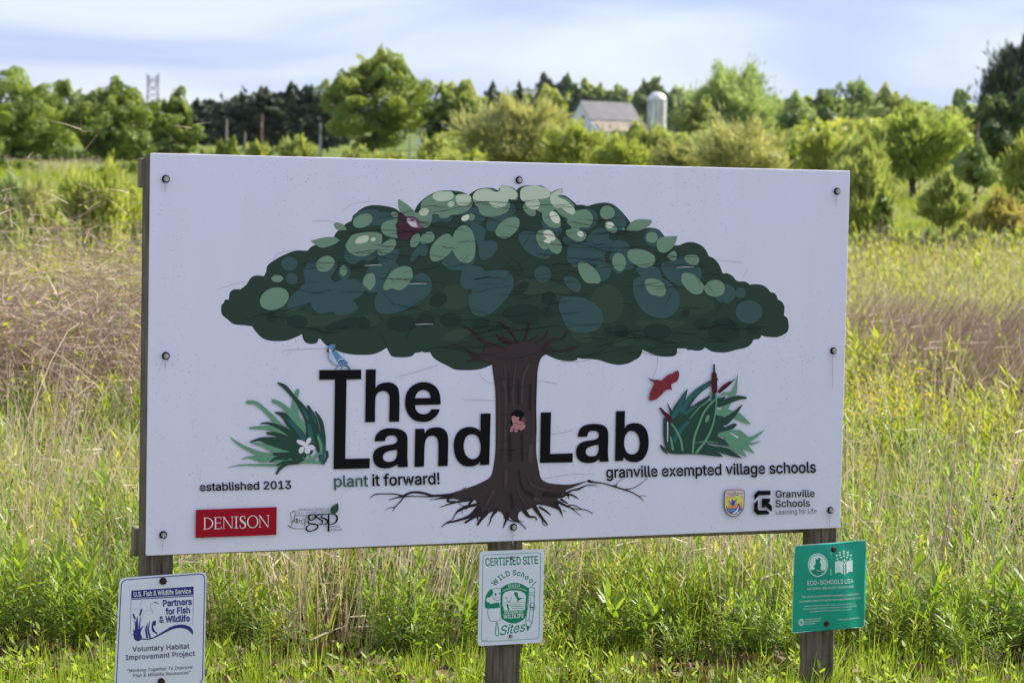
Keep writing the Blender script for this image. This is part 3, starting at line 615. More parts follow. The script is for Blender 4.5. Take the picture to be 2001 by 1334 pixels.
for r, s in (('A1',"1135,670! 1285,632 1430,630 1480,668! 1400,715 1270,752 1190,715"),('A1',"1412,462! 1450,452 1530,480! 1562,545! 1460,540 1415,500"),
  ('A3',"-130,740 -80,670 0,640 150,625 260,640 285,690 270,770 200,850 100,905 -20,910 -100,870 -150,800"),
  ('A1',"1860,1052 1790,1080 1752,1180 1800,1225 1830,1255 1860,1240 1900,1170 1890,1080"),
  ('A3',"645,1110 620,1050 540,1030 430,1070 340,1170 298,1290 330,1315 400,1295 480,1315 560,1280 640,1180"),
  ('A3',"225,870 250,800 370,715 430,715 450,770 400,850 330,890 260,905"),
  ('A3',"480,485 370,485 290,530 268,590 300,650 380,685 480,685"),
  ('A3',"475,235! 580,300 670,385! 700,400 740,370 740,300 780,240 870,185 960,145 1080,135 1130,180 1160,190 1340,250 1355,300 1300,370 1200,415 1090,425! 1060,455 970,455 955,420! 880,420 875,480 850,540 800,575 740,560 680,470 540,430 490,370 475,300"),
  ('A3',"1355,230 1370,170 1430,125 1530,112 1600,130 1650,150 1690,80 1750,80 1850,110 1895,180 1880,250! 1770,240! 1800,310 1760,390 1650,435 1540,445 1450,410 1420,340 1380,300"),
  ('A3',"1115,690! 1160,600 1230,550 1290,555 1350,620 1385,750 1380,900 1330,980 1250,990 1180,950 1115,840! 1050,910 960,965 880,970 845,900 870,800 960,690 1060,645"),
  ('A3',"720,650 660,665 615,740 625,800 670,805 730,740"),('A3',"740,690 800,635 870,625 905,680 880,740 800,760 745,755"),
  ('A3',"1630,650 1640,580 1720,490 1830,450 1900,470 1905,560 1850,640 1760,700 1680,690"),
  ('A5',"220,180 230,120 320,80 430,78 540,130 580,165! 640,130 720,112! 720,155 690,190 780,230 860,310 870,370 1000,360 1070,420 1080,500 1030,570 920,585 1000,640 1000,690 940,740 860,720 770,660 770,600 830,580 780,520 780,470 700,430 650,370 610,360! 690,500 700,550 650,580 560,560 490,480 480,400! 400,360! 405,420 360,440 290,400 250,330 280,280! 230,240"),
  ('A5',"500,600 430,620 412,690 440,780 510,835 555,815! 610,870 680,880 715,820 700,750 640,680 590,610"),
  ('A5',"1235,505 1225,560 1270,620 1340,635 1370,600 1330,530 1280,500"),('A5',"1475,600! 1520,530 1600,480 1720,478 1780,495 1750,550 1640,605 1540,612"),
  ('A7',"375,375! 510,372! 470,480 370,565 290,550 262,480 290,400"),('A7',"380,610! 465,545 498,590 490,650 440,660"),
  ('A7',"590,620 640,595 730,600 765,650 740,705 680,715 620,680"),
  ('A5',"1490,880 1530,835 1640,830 1760,870 1820,940 1790,1020 1680,1050 1580,1010 1510,950"),
  ('A5',"905,1040 920,990 980,985 1080,1040 1160,1140 1165,1225 1090,1235 1000,1220 930,1130"),
  ('A7',"555,900 570,820 640,808 730,850 830,965! 800,1040 720,1062 640,1020 580,950"),('A7',"830,965! 880,910 960,890 1040,920 1068,1000 1030,1070 930,1088 860,1060 825,1000"),
  ('A7',"120,920 150,880 250,878 330,920 368,1000 350,1075 260,1080 170,1040")):
    P.poly(s, MG, r)
for r, cx, cy, rx, ry, ro in (('A2',703,385,178,128,-22),('A1',738,1117,70,42,0),('A1',1307,943,115,88,-28),('A1',1521,1023,43,63,0),('A1',1750,433,122,78,-22),('A3',430,420,42,32,20),('A3',1340,450,42,44,0),('A5',1253,398,88,85,0),('A5',1445,592,15,18,0),('A5',1783,690,72,65,0),('A5',1393,980,80,110,-10)):
    P.ell(cx, cy, rx, ry, MG, ro, r)
for r, s, c in (('A1',"1660,680 1700,630 1800,605 1825,640 1800,680 1680,705",LG),('A3',"880,200 920,160 1020,150 1110,155 1130,210 1080,250 960,262 900,240",LG),('A3',"1160,200 1230,178 1310,190 1340,230 1310,300 1230,320 1170,290",LG),('A3',"1220,470 1260,430 1310,425 1300,480 1250,500",HG),
  ('A3',"1360,230 1380,160 1450,120 1550,118 1620,150 1680,140 1680,90 1760,85 1850,130 1885,200 1850,240 1780,235! 1765,290 1700,335 1600,330 1545,270! 1450,262",LG),
  ('A5',"220,180 240,110 330,80 430,78 540,120 578,180 550,220 430,240! 455,290 430,350 370,358 300,330 280,280 230,240",LG),
  ('A5',"575,240 590,180 700,118 720,130 690,190! 660,205 760,250 850,330 872,390 840,420 770,390 710,340! 640,340 590,290",LG),
  ('A5',"570,410 600,380 660,410 695,480 680,520 620,510 580,460",HG),('A5',"490,650 520,610 580,610 630,670 635,720 590,730! 565,765 500,740 540,705!",HG),('A5',"895,640 930,615 970,640 960,680 910,670",HG)):
    P.poly(s, c, r)
for r, cx, cy, rx, ry, ro, c in (('A1',1875,652,32,25,-15,LG),('A3',1100,298,42,33,-20,LG),('A3',778,390,60,45,-15,LG),('A5',1283,545,46,38,0,HG)):
    P.ell(cx, cy, rx, ry, c, ro, r)
NEST = ink(58, 40, 54)
P.poly("440,540! 465,500 470,430! 510,400! 540,415! 560,440 640,440 700,470 740,530 770,570! 795,550! 740,620 640,680 620,720 540,720 470,690 455,600", NEST, 'A3')
P.poly("570,480 620,450 700,480 745,540 755,575 640,570 595,530", ink(104, 80, 108), 'A3')
P.poly("575,480 600,465 640,500! 680,490 690,530 700,565 640,560 600,530", ink(172, 168, 196), 'A3')
P.end()

P.begin("printed_trunk_and_roots")
TK = ink(49, 44, 50); TD = ink(37, 33, 38); TL = ink(60, 53, 59); BRC = ink(47, 37, 42)
for s in ("1215,575,10 1290,610,16 1400,690,28 1480,770,40 1700,850,60 1800,900,60","1650,540,10 1760,610,22 1850,720,18 1900,790,30","1630,680,8 1690,750,30 1850,820,50","1130,840,10 1280,860,14 1360,930,50 1420,970,60 1560,960,70","1290,1010,14 1400,980,30"):
    P.stroke(s, BRC, 'A4')
for s in ("330,550,22 295,700,26 260,800,40","435,700,14 300,790,24","545,640,8 520,710,20 350,830,30","785,655,16 715,740,14 600,750,30 500,840,60 430,870,60","930,820,10 850,845,30 780,850,10","880,860,8 700,880,20 520,880,40","0,560,20 100,640,16 190,780,16","0,720,30 150,800,40"):
    P.stroke(s, BRC, 'A6')
P.poly("@T1 390,140! 405,250 430,450 437,700 437,900 435,1150 425,1300 @R1 1680,20 1640,90 1500,165 1300,240 1130,292 1060,330! 1300,380 1430,350! 1500,430! 1480,480 1400,590 1500,600 1700,520! 1790,530 1850,610 1880,640! 1900,600! @R2 160,650! 240,660! 215,600 230,540 270,515 350,500! 480,435! 600,455 730,500! 740,440 730,360! 830,330 840,250! 960,200 1160,115! 1000,155 880,175 740,170 600,150 520,100 490,0 @T1 942,1250 940,1100 945,900 940,700 948,400 955,250 970,150 1000,60 1050,15! @A6 470,860 420,800! 300,770 200,790! 150,800 20,850! @A4 1750,880 1650,840 1520,800! 1480,900 1440,960 1540,1020", TK)
for s in ("1150,310,40 900,320,30 820,295,32 700,275,30 600,285,28 520,325,30 440,345,16 330,375,8","520,325,24 420,300,16 280,296,14 150,305,14 80,358,4","900,335,16 700,330,12 540,335,16 480,400,14 420,465,12 380,525,6","420,465,12 340,480,8 275,512,3","1150,340,50 1060,345,30 940,365,10 868,372,6","1400,370,40 1230,400,26 1100,435,16 995,472,6","1120,350,30 1100,390,28 1200,395,16","1230,400,8 1290,450,8 1350,450,10","1500,430,40 1350,465,40 1250,510,34 1200,560,14 1160,630,10 1090,665,8","1430,370,30 1380,430,26 1340,500,10","1290,510,10 1285,560,3","1500,500,90 1380,590,40 1200,650,26 1080,680,18 1015,730,8","1520,540,60 1420,610,34 1330,670,24","1600,540,70 1540,620,40 1490,695,28","1490,600,20 1490,645,10","1740,500,50 1670,600,22 1650,670,12 1615,720,5","1880,560,70 1860,650,20 1820,745,8"):
    P.stroke(s, TD, 'R1')
for s in ("60,600,60 100,640,14 230,670,14 320,750,12","200,640,20 285,662,6","60,620,20 20,745,8","300,520,60 360,590,34 440,600,20 460,640,12","430,470,60 500,570,40 560,650,28 600,695,14","530,630,10 545,690,10 600,715,6","500,470,30 580,520,24 640,570,12","700,430,60 760,500,34 800,600,4","740,400,40 860,460,22 950,490,12 1080,500,12 1150,525,10 1195,558,5","860,450,20 940,445,12 1040,490,10","900,475,14 990,545,8 1045,588,4","805,508,12 840,525,6","780,370,30 860,420,16","850,310,30 920,310,24 1000,360,10","850,290,20 870,320,16 880,370,6","850,290,34 920,250,20 1000,235,26 1100,190,14 1160,182,12 1265,195,4","1140,130,40 1200,145,22 1300,155,16 1400,178,16 1500,210,18 1600,240,20 1700,275,14 1800,335,12 1855,390,6","1600,238,12 1700,225,10 1800,175,8 1905,90,4","1460,190,20 1490,195,24 1500,165,8 1560,115,5 1605,108,3","1790,325,7 1850,318,6 1895,330,5"):
    P.stroke(s, TD, 'R2')
for s in ("505,240,6 540,380,30 570,560,26 575,640,6","550,150,16 560,600,24 550,1334,36","690,100,14 650,500,26 660,660,20","850,150,30 780,300,30 760,600,26","880,1150,60 870,1334,70","460,300,10 480,700,20 470,1200,24","900,600,14 905,900,20 900,1100,12"):
    P.stroke(s, TL, 'T1')
for s in ("610,1000,30 620,1334,34","720,350,20 720,640,24","870,400,30 860,700,30","760,1000,24 770,1334,24","600,250,10 605,600,20","940,300,8 930,1000,14"):
    P.stroke(s, TD, 'T1')
for s in ("1860,0,50 1855,150,40 1840,260,8","1700,260,50 1600,450,20","1330,230,30 1200,300,10"): P.stroke(s, TL, 'R1')
for s in ("330,50,14 400,180,20 560,240,30 800,240,10","440,360,60 520,390,30","200,200,10 240,330,20 330,440,14"): P.stroke(s, TL, 'R2')
for s in ("230,0,20 250,150,20 300,250,30 420,330,40","120,300,30 150,480,40","560,300,60 760,320,50"): P.stroke(s, TD, 'R2')
P.poly("630,790! 640,740 700,702 750,712 795,752! 760,790 740,835! 790,860 805,885! 740,900 660,900 630,880", K, 'T1')
P.poly("635,790 660,775 690,790 730,795 720,830 740,840 790,860 805,900 780,945 720,960! 690,985! 675,975 665,940! 635,975 612,965 630,910 650,890 640,840", ink(141, 102, 114), 'T1')
P.poly("790,780! 810,830 806,885 770,845 745,830!", ink(84, 58, 66), 'T1')
P.ell(722, 953, 14, 10, ink(70, 25, 35), 0, 'T1')
P.end()

P.begin("letter")
for r, s, h in (('H1',"85,78! 582,72! 582,187! 408,190! 392,1128! 684,1122! 680,1240! 255,1250! 272,190! 85,192!",None),
  ('H2',"178,78! 400,75! 392,515! 440,440 540,385 670,370 790,390 880,460 920,560 935,750 930,1258! 703,1262! 712,760 700,650 650,585 560,565 470,590 410,660 388,780 382,1268! 158,1270!",None),
  ('H2',"1868,870! 1866,780 1840,600 1760,470 1640,390 1490,362 1330,390 1180,490 1090,640 1065,830 1090,1000 1180,1150 1310,1240 1470,1265 1620,1240 1750,1150 1820,1060 1850,978! 1655,978! 1620,1040 1560,1075 1470,1090 1380,1065 1310,990 1288,882!","1288,728! 1648,720! 1620,620 1560,560 1480,543 1390,565 1320,630"),
  ('H4',"105,92! 278,88! 262,795! 648,785! 642,938! 90,948!",None),
  ('H4',"733,505! 745,430 790,350 880,300 1000,285 1120,295 1210,340 1245,410 1250,560 1245,800 1258,925! 1105,930! 1095,880! 1020,935 900,950 790,925 720,850 705,750 730,660 800,600 900,572 1010,555 1080,520 1090,460 1060,415 990,403 920,425 890,503!","1085,635! 980,660 890,700 868,760 890,815 960,835 1040,820 1080,760 1088,680"),
  ('H4',"1383,70! 1535,65! 1530,360! 1580,300 1690,270 1810,295 1900,390 1935,540 1925,720 1860,860 1770,925 1670,935 1570,905 1512,850! 1500,912! 1365,918!","1520,610 1540,490 1590,420 1650,405 1720,430 1770,510 1785,610 1770,720 1720,785 1640,802 1570,770 1530,690"),
  ('H3',"97,495! 110,420 160,350 250,300 390,290 500,310 580,360 607,420 612,550 610,750 618,895! 468,900! 455,855! 370,900 240,918 130,880 80,800 75,700 110,630 200,575 320,550 410,530 455,480 430,420 370,403 290,420 255,493!","450,625! 330,645 255,680 228,740 250,795 320,815 400,795 440,740 452,680"),
  ('H3',"733,300! 873,297! 880,375! 930,310 1030,277 1140,285 1215,340 1245,430 1248,560 1240,880! 1090,885! 1095,560 1080,460 1030,410 970,410 915,440 885,520 875,640 870,890! 722,895!",None),
  ('H3',"1755,62! 1912,58! 1890,860! 1745,868! 1748,805! 1700,860 1600,887 1480,870 1380,770 1338,620 1350,450 1420,330 1530,275 1640,275 1720,310 1752,345!","1490,580 1510,460 1560,400 1640,385 1710,420 1750,520 1755,620 1730,720 1670,765 1590,765 1520,700")):
    P.poly(s, K, r, [h] if h else ())
    P.end(); P.begin("letter")
P.begin("founding_year_lettering")
P.text("established 2013", (135, 218), (1290, 188), 98, K, 'D1', 0.019)
P.end(); P.begin("motto_lettering")
P.text("plant", (110, 355), (685, 345), 190, ink(48, 80, 78), 'PF', 0.015)
P.text("it forward!", (765, 338), (1912, 305), 190, K, 'PF', 0.018)
P.end(); P.begin("district_lettering")
P.text("granville exempted village schools", (25, 205), (1975, 155), 100, K, 'GV', 0.017)
P.end()

P.begin("printed_reeds")
PL = ink(80, 126, 110); PD = ink(36, 61, 58); PT = ink(40, 82, 90)
for s in ("65,795,6 200,900,40 400,1000,60 600,1070,110 900,1090,160","220,1105,6 330,1075,30 500,1100,90 650,1100,60","30,1220,3 200,1185,20 500,1180,30 700,1180,40 1000,1140,60","345,675,30 500,670,50 700,690,80 900,790,90 990,860,60","310,320,50 420,330,50 600,480,60 750,640,80 880,720,60","660,300,50 780,360,60 900,480,80 1000,620,160 1120,800,40","995,160,50 960,300,70 960,500,110 1040,680,150","345,870,10 550,920,60 700,980,90 900,1000,40"): P.stroke(s, PL, 'P1')
for s in ("735,60,30 820,110,60 950,260,50 1060,400,90 1160,600,120 1180,850,170 1150,1000,100","1140,380,40 1220,540,70 1260,720,80 1310,950,120 1330,1130,60","1240,450,20 1310,580,60 1350,800,60 1370,1000,20","690,460,20 800,500,80 900,620,110 1020,760,120 1120,880,100","490,612,16 600,610,36 800,690,70 960,800,90","580,745,34 700,760,60 860,830,90 1000,900,80","345,865,16 480,830,50 600,850,110 800,890,160 1000,960,140","670,1030,40 800,1040,70 1050,1060,130","620,1135,20 700,1090,50 850,1080,60","690,1190,10 800,1150,50 950,1140,70 1050,1130,60","705,1300,26 760,1220,50 850,1170,30","1395,1000,40 1400,1060,40 1350,1170,20"): P.stroke(s, PD, 'P1')
for s in ("870,560,40 950,640,60 1080,820,60","1060,400,30 1130,540,40","1150,640,50 1190,850,70","1190,460,20 1240,600,30","1280,780,60 1340,950,60 1320,1140,60"): P.stroke(s, PT, 'P1')
for s in ("1275,800,30 1310,900,36 1320,1020,30","1020,1160,10 1130,1130,60 1300,1150,30","1150,1030,24 1180,1120,40","1290,1020,30 1220,1090,50 1200,1150,30","1070,1080,16 1140,1120,30"): P.stroke(s, PL, 'P1')
WHT = ink(180, 182, 214)
for cx, cy, rx, ry, ro in ((1048, 875, 72, 32, 22), (1145, 850, 30, 52, 28), (1185, 940, 52, 36, 20), (1128, 985, 40, 42, 0), (1045, 975, 34, 48, 20), (1105, 920, 36, 36, 0)): P.ell(cx, cy, rx, ry, WHT, ro, 'P1')
P.end()
P.begin("printed_cattails")
for s in ("1245,175,6 1225,300,30 1200,400,70 1120,560,60 1060,680,70","1160,420,40 1060,430,40","960,690,90 1100,680,100 1250,720,90 1340,780,60 1415,825,6","980,960,10 1100,960,100 1250,980,170 1400,1020,60 1595,900,6","1350,1030,40 1420,1080,30 1540,1045,8","1200,1050,140 1320,1100,90 1460,1200,10","1100,1050,80 1250,1150,90 1350,1240,20","900,420,30 820,560,30"): P.stroke(s, PL, 'P2')
P.poly("300,750! 360,700 420,640 600,600 880,520 960,560 960,700! 1110,740 1170,760! 1060,850 1200,810 1240,830! 1170,890 980,960 1080,1030 1135,1100! 1100,1110 800,1060! 900,1100 1100,1130 1200,1190 1310,1270! 1200,1250 1000,1190 860,1155! 1000,1200 1060,1250! 950,1240 700,1215 400,1210 330,1180 290,1050 280,900", PD, 'P2')
for s in ("590,370,10 540,470,60 440,650,90 400,800,100","980,240,24 880,290,60 700,420,80 560,600,100 450,780,120","870,470,30 740,570,70 600,700,100","1350,480,30 1250,480,60 1000,560,90","1075,475,20 1000,510,50 850,600,80","1300,575,14 1200,690,60 1080,790,100","325,540,4 365,640,30 400,720,60","240,1100,20 280,1150,44 330,1215,10","935,430,40 920,560,60","300,760,50 300,1000,40 340,1150,60"): P.stroke(s, PD, 'P2')
for s in ("560,400,20 480,600,60 410,720,60","860,300,40 640,470,50 520,650,70","700,590,30 560,680,40","600,800,40 500,900,60 420,1030,60"): P.stroke(s, PT, 'P2')
for s in ("1040,440,14 900,550,22 800,680,24 740,830,26 680,1000,28 660,1190,26","965,420,18 965,580,18 930,800,20 850,1000,30 710,1190,34","385,820,20 440,900,26 500,1020,28 525,1160,26","370,990,20 400,1150,30","620,750,12 750,600,16 860,520,16","680,1065,6 850,1050,16 1000,1070,6"): P.stroke(s, PL, 'P2')
P.ell(850, 750, 24, 52, PL, 20, 'P2'); P.stroke("332,800,14 332,1050,10", WHT, 'P2'); P.stroke("1150,935,10 1240,995,22", WHT, 'P2')
CT = ink(58, 30, 38)
P.poly("905,180 920,145 950,140 970,170 978,300 972,410 940,420 912,410", CT, 'P2')
P.stroke("937,50,24 937,140,30", PD, 'P2')
P.stroke("1005,400,40 1070,340,56 1150,280,40", CT, 'P2'); P.stroke("1160,275,20 1210,235,10", PD, 'P2')
P.stroke("235,620,30 270,650,34", PD, 'P2'); P.stroke("265,660,36 320,710,56 365,775,44", ink(66, 26, 34), 'P2')
P.end()

P.begin("printed_red_bird")
P.poly("65,208! 110,235 155,248! 180,240! 255,255! 330,185! 345,180! 375,160! 385,178! 405,145! 415,160! 435,125! 443,140! 460,115! 480,150 480,200 455,260 380,300! 378,330! 390,378! 350,370! 310,380 240,450 170,505 90,518! 95,490! 80,470! 105,455! 90,430! 115,400! 120,370! 155,310! 145,290! 155,275!", ink(101, 41, 51), 'P2')
P.poly("65,208! 110,235 158,250! 150,275! 110,255", ink(62, 26, 36), 'P2')
P.stroke("340,185,5 335,290,5 375,330,5 345,360,8", ink(66, 24, 34), 'P2')
P.end()
P.begin("printed_blue_jay")
JB = ink(78, 116, 162); JW = ink(142, 168, 200); JN = ink(38, 50, 92)
P.stroke("1060,990,60 1180,1020,80 1290,1140,90", ink(72, 88, 124), 'J')
P.poly("580,430 700,370! 760,420! 1000,680 1080,760 1230,880! 1230,950! 1080,950 1040,1060! 900,1000 800,830 640,620", JB, 'J')
P.poly("480,330! 560,310 580,480 700,700 860,960! 760,980 560,820 460,700 470,560 510,480", JW, 'J')
P.poly("415,220! 560,160 740,165! 700,230! 740,300! 640,340 600,420 540,330 420,330!", JB, 'J')
P.poly("400,335! 470,335! 475,468! 370,468!", ink(58, 48, 70), 'J')
P.ell(515, 385, 42, 72, ink(172, 180, 206), 0, 'J'); P.ell(525, 345, 16, 20, JN, 0, 'J')
P.stroke("690,330,50 630,440,30", JN, 'J'); P.poly("820,790! 940,720 1060,730! 1100,790! 870,850", JW, 'J'); P.poly("860,800! 1080,760! 1100,800! 880,850", JN, 'J')
P.stroke("1080,910,30 1160,900,30", JN, 'J')
P.stroke("500,470,14 460,620,14 480,740,16 600,880,16 780,990,16", ink(70, 84, 118), 'J')
P.stroke("830,1000,60 740,1150,30", ink(80, 108, 146), 'J'); P.stroke("950,1010,40 1000,1140,30", ink(80, 108, 146), 'J')
P.end()

P.begin("college_logo")
P.put([[(370 + x * REG['D1'][2], 925 + y * REG['D1'][2]) for x, y in ((85, 455), (1102, 420), (1097, 770), (78, 810))]], ink(122, 16, 34))
SW = ink(200, 190, 205)
def serif_text(word, a, b, h, widths):
    ox, oy, k = REG['D1']; tot = sum(widths) ; x = 0
    ex, ey = (b[0] - a[0]) / tot, (b[1] - a[1]) / tot
    def pt(u, v): return (ox + (a[0] + ex * u) * k, oy + (a[1] + ey * u - v * h) * k)
    def quad(x0, x1, y0, y1, dx=0): P.put([[pt(x0, y0), pt(x1, y0), pt(x1 + dx, y1), pt(x0 + dx, y1)]], SW)
    def ring(cx, rx, t, y0=0.0, y1=1.0, half=False):
        cy = (y0 + y1) / 2; ry = (y1 - y0) / 2; o = []; i_ = []
        rg = range(-8, 9) if half else range(0, 28)
        for q in rg:
            an = q * math.pi / 16 if half else q * 2 * math.pi / 28
            o.append(pt(cx + rx * math.cos(an), cy + ry * math.sin(an) * 1.02)); i_.append(pt(cx + (rx - t) * math.cos(an), cy + (ry - 0.04) * math.sin(an)))
        P.put([o + i_[::-1]] if half else [o, i_], SW)
    for c, w in zip(word, widths):
        s_ = 0.16 * 100
        if c == 'D':
            quad(x + 10, x + 22, 0, 1); ring(x + 22, w - 30, 13, half=True); quad(x, x + 34, 0, 0.04); quad(x, x + 34, 0.96, 1)
        elif c == 'E':
            quad(x + 10, x + 22, 0, 1); quad(x, x + w - 12, 0, 0.045); quad(x, x + w - 14, 0.955, 1); quad(x + 22, x + w - 22, 0.49, 0.535)
            quad(x + w - 17, x + w - 11, 0, 0.20); quad(x + w - 19, x + w - 14, 0.82, 1); quad(x + w - 26, x + w - 22, 0.42, 0.61)
        elif c == 'N':
            quad(x + 12, x + 17, 0, 1); quad(x + w - 17, x + w - 12, 0, 1); P.put([[pt(x + 6, 1), pt(x + 20, 1), pt(x + w - 12, 0), pt(x + w - 22, 0)]], SW)
            quad(x + 2, x + 28, 0, 0.035); quad(x + w - 30, x + w - 2, 0.965, 1); quad(x - 2, x + 16, 0.965, 1)
        elif c == 'I':
            quad(x + w / 2 - 6, x + w / 2 + 6, 0, 1); quad(x + 4, x + w - 4, 0, 0.04); quad(x + 4, x + w - 4, 0.96, 1)
        elif c == 'O': ring(x + w / 2, w / 2 - 3, 12, -0.02, 1.02)
        elif c == 'S':
            X = lambda u: a[0] + ex * (x + u * w); Y = lambda u, v: a[1] + ey * (x + u * w) - v * h
            pts = ((0.78, .80, 8), (0.72, .95, 8), (0.48, 1.0, 8), (0.22, .90, 14), (0.22, .70, 20), (0.5, .52, 24), (0.78, .34, 22), (0.80, .12, 14), (0.52, -.01, 8), (0.24, .04, 8), (0.14, .24, 8))
            P.stroke(" ".join("%.1f,%.1f,%.1f" % (X(u), Y(u, v), q) for u, v, q in pts), SW, 'D1')
        x += w
serif_text("DENISON", (176, 704), (1012, 672), 150, (115, 90, 118, 58, 84, 126, 118))
P.end()

P.begin("sustainability_logo")
for s in ("1320,490,46 1315,945,56","800,492,14 1100,487,16 1400,482,20 1500,490,30","1290,955,20 1350,952,20",
  "1100,500,16 1000,520,30 985,570,40 1060,620,44 1140,680,44 1120,750,30 1020,775,16 900,770,10","1300,490,14 1160,500,24 1110,560,44 1200,610,44 1280,670,50 1260,750,30 1150,775,16 1050,770,10",
  "800,650,16 740,710,40 800,750,40 950,770,44 1020,820,44 970,900,40 850,950,30 760,960,40 690,900,50 720,830,30 800,780,16",
  "1340,490,20 1450,480,24 1540,540,50 1550,640,56 1480,740,36 1340,775,18"): P.stroke(s, K, 'G1')
P.stroke("860,498,24 775,520,50 760,580,66 800,640,40 880,640,30 940,590,46 950,530,46 910,500,30", K, 'G1', closed=True)
for s in ("380,510,16 350,640,20 260,810,16","380,510,16 500,530,14 700,520,14","700,500,10 680,600,14","200,810,30 300,870,20 450,895,14 650,890,10","240,690,10 290,700,14 280,600,12 250,480,16 300,415,14 370,420,14 390,470,10 380,510,14","650,650,20 660,840,16","720,600,10 600,640,14 550,700,14 600,775,10","760,650,8 640,700,10 630,740,8","430,620,40 435,720,30","480,450,8 640,480,8","330,390,8 420,400,8 460,460,8 500,470,8 490,510,8","370,660,20 380,700,16","495,640,16 500,690,20"): P.stroke(s, K, 'G1')
P.stroke("435,603,7 500,640,7 505,700,7 435,745,7 370,700,7 370,640,7", K, 'G1', closed=True)
P.stroke("830,540,8 870,580,14 850,610,8", K, 'G1'); P.stroke("880,540,8 890,600,8", K, 'G1')
P.poly("1390,480! 1365,380 1400,290 1500,220 1580,165! 1595,320 1570,410 1480,475", ink(36, 66, 56), 'G1')
P.text("GRANVILLE SCHOOLS", (470, 395), (1320, 370), 60, ink(60, 62, 72), 'G1', 0.004)
P.text("SUSTAINABILITY PROJECT", (690, 455), (1320, 438), 42, ink(66, 68, 80), 'G1', 0.004)
P.text("Planting", (1365, 850), (1630, 842), 46, ink(50, 52, 62), 'G1', 0.004)
P.text("in the", (1460, 888), (1560, 885), 22, ink(50, 52, 62), 'G1', 0.004)
P.text("Future!", (1385, 955), (1700, 942), 56, ink(50, 52, 62), 'G1', 0.004)
P.end()

P.begin("wildlife_service_emblem")
P.poly("200,240 230,160 300,125 800,110 880,140 905,200 895,650 860,820 750,960 620,1050 530,1070 430,1050 300,970 220,830 190,700", ink(42, 34, 50), 'L7')
P.poly("218,240 245,175 300,143 800,128 865,155 887,205 877,650 840,810 740,940 610,1030 530,1050 440,1030 315,955 240,820 210,700", ink(170, 160, 168), 'L7')
P.poly("262,370! 832,350! 825,800 740,910 620,980 520,995 400,960 300,880 262,790", ink(60, 50, 40), 'L7')
P.poly("272,380! 822,362! 816,700 272,712", ink(190, 168, 84), 'L7')
P.poly("300,700 400,620 560,600 700,600 816,560! 816,775! 272,780!", ink(190, 128, 70), 'L7')
P.poly("560,370 800,364 820,450 740,600 640,540", ink(165, 184, 88), 'L7')
P.poly("270,780! 815,768! 790,850 700,930 600,975 520,985 400,950 310,880", ink(48, 84, 150), 'L7')
P.poly("380,560 430,575 450,470! 490,455! 530,520! 660,420! 600,540 545,640 535,725! 430,650", ink(42, 74, 158), 'L7')
P.ell(360, 535, 30, 24, ink(40, 50, 70), 0, 'L7')
P.poly("680,620 720,610 745,720 760,790 640,790 660,700", ink(78, 84, 150), 'L7')
P.stroke("300,845,12 440,850,14 570,825,10", WHT, 'L7'); P.stroke("690,720,14 660,830,50 560,930,60 480,975,20", ink(176, 196, 222), 'L7'); P.stroke("790,840,10 640,950,30", ink(176, 196, 222), 'L7')
P.text("U.S.", (490, 213), (610, 210), 34, ink(46, 44, 58), 'L7', 0.015)
P.text("FISH & WILDLIFE", (270, 275), (835, 262), 40, ink(46, 44, 58), 'L7', 0.015)
P.text("SERVICE", (410, 332), (705, 322), 38, ink(46, 44, 58), 'L7', 0.015)
P.end()

P.begin("school_district_logo")
for s in ("1255,490! 1255,300! 1380,150! 1835,145! 1830,305! 1430,310!","1245,620! 1385,470! 1385,760 1400,830 1450,850 1700,845! 1795,940! 1760,990! 1360,1005! 1240,870!","1530,430! 1820,425! 1815,540! 1760,570! 1890,710! 1885,850! 1850,885! 1640,690! 1635,755! 1520,755!"): P.poly(s, K, 'L7')
P.text("Granville", (965, 222), (1600, 208), 112, K, 'GS', 0.016)
P.text("Schools", (965, 378), (1525, 365), 112, K, 'GS', 0.016)
P.text("Learning for Life", (965, 500), (1635, 474), 76, ink(40, 42, 56), 'GS', 0.0)
P.end()

# hairline cracks that run across the aged print, and dust streaks under the bolts
P.begin("print_cracks")
CK = ink(17, 22, 24); CW = ink(92, 92, 112); rc = random.Random(11)
def crack(x, y, ln, mtl, w0=1.0, down=0.0):
    pts = []; a = rc.uniform(-0.15, 0.15); dx = ln / 6.0
    for i in range(7):
        w = w0 * (0.35 + 0.65 * math.sin(math.pi * (i + 0.3) / 6.6)) * rc.uniform(0.7, 1.25)
        pts.append("%.1f,%.1f,%.2f" % (x, y, max(0.25, w)))
        a += rc.uniform(-0.3, 0.3); a = max(-0.4, min(0.4, a)) * 0.7
        x += dx * math.cos(a + down); y += abs(dx) * math.sin(a + down)
    P.stroke(" ".join(pts), mtl, 'F', sub=3, round_=False)
def half_width(y):      # crown's left and right edge at this height
    e = ((390, 850, 1100), (430, 700, 1230), (470, 640, 1330), (510, 545, 1380), (550, 490, 1450), (590, 445, 1520), (630, 450, 1535), (660, 560, 1480), (690, 760, 1330), (710, 880, 1240))
    for i in range(len(e) - 1):
        if e[i][0] <= y <= e[i + 1][0]:
            t = (y - e[i][0]) / (e[i + 1][0] - e[i][0]); return e[i][1] + (e[i + 1][1] - e[i][1]) * t, e[i][2] + (e[i + 1][2] - e[i][2]) * t
    return 900, 1100
for i in range(130):
    y = rc.uniform(395, 700); lo, hi = half_width(y); x = rc.uniform(lo + 8, hi - 60)
    ln = min(rc.choice((40, 60, 90, 140)), hi - x - 6); crack(x, y, ln, CK, rc.uniform(0.7, 1.15))
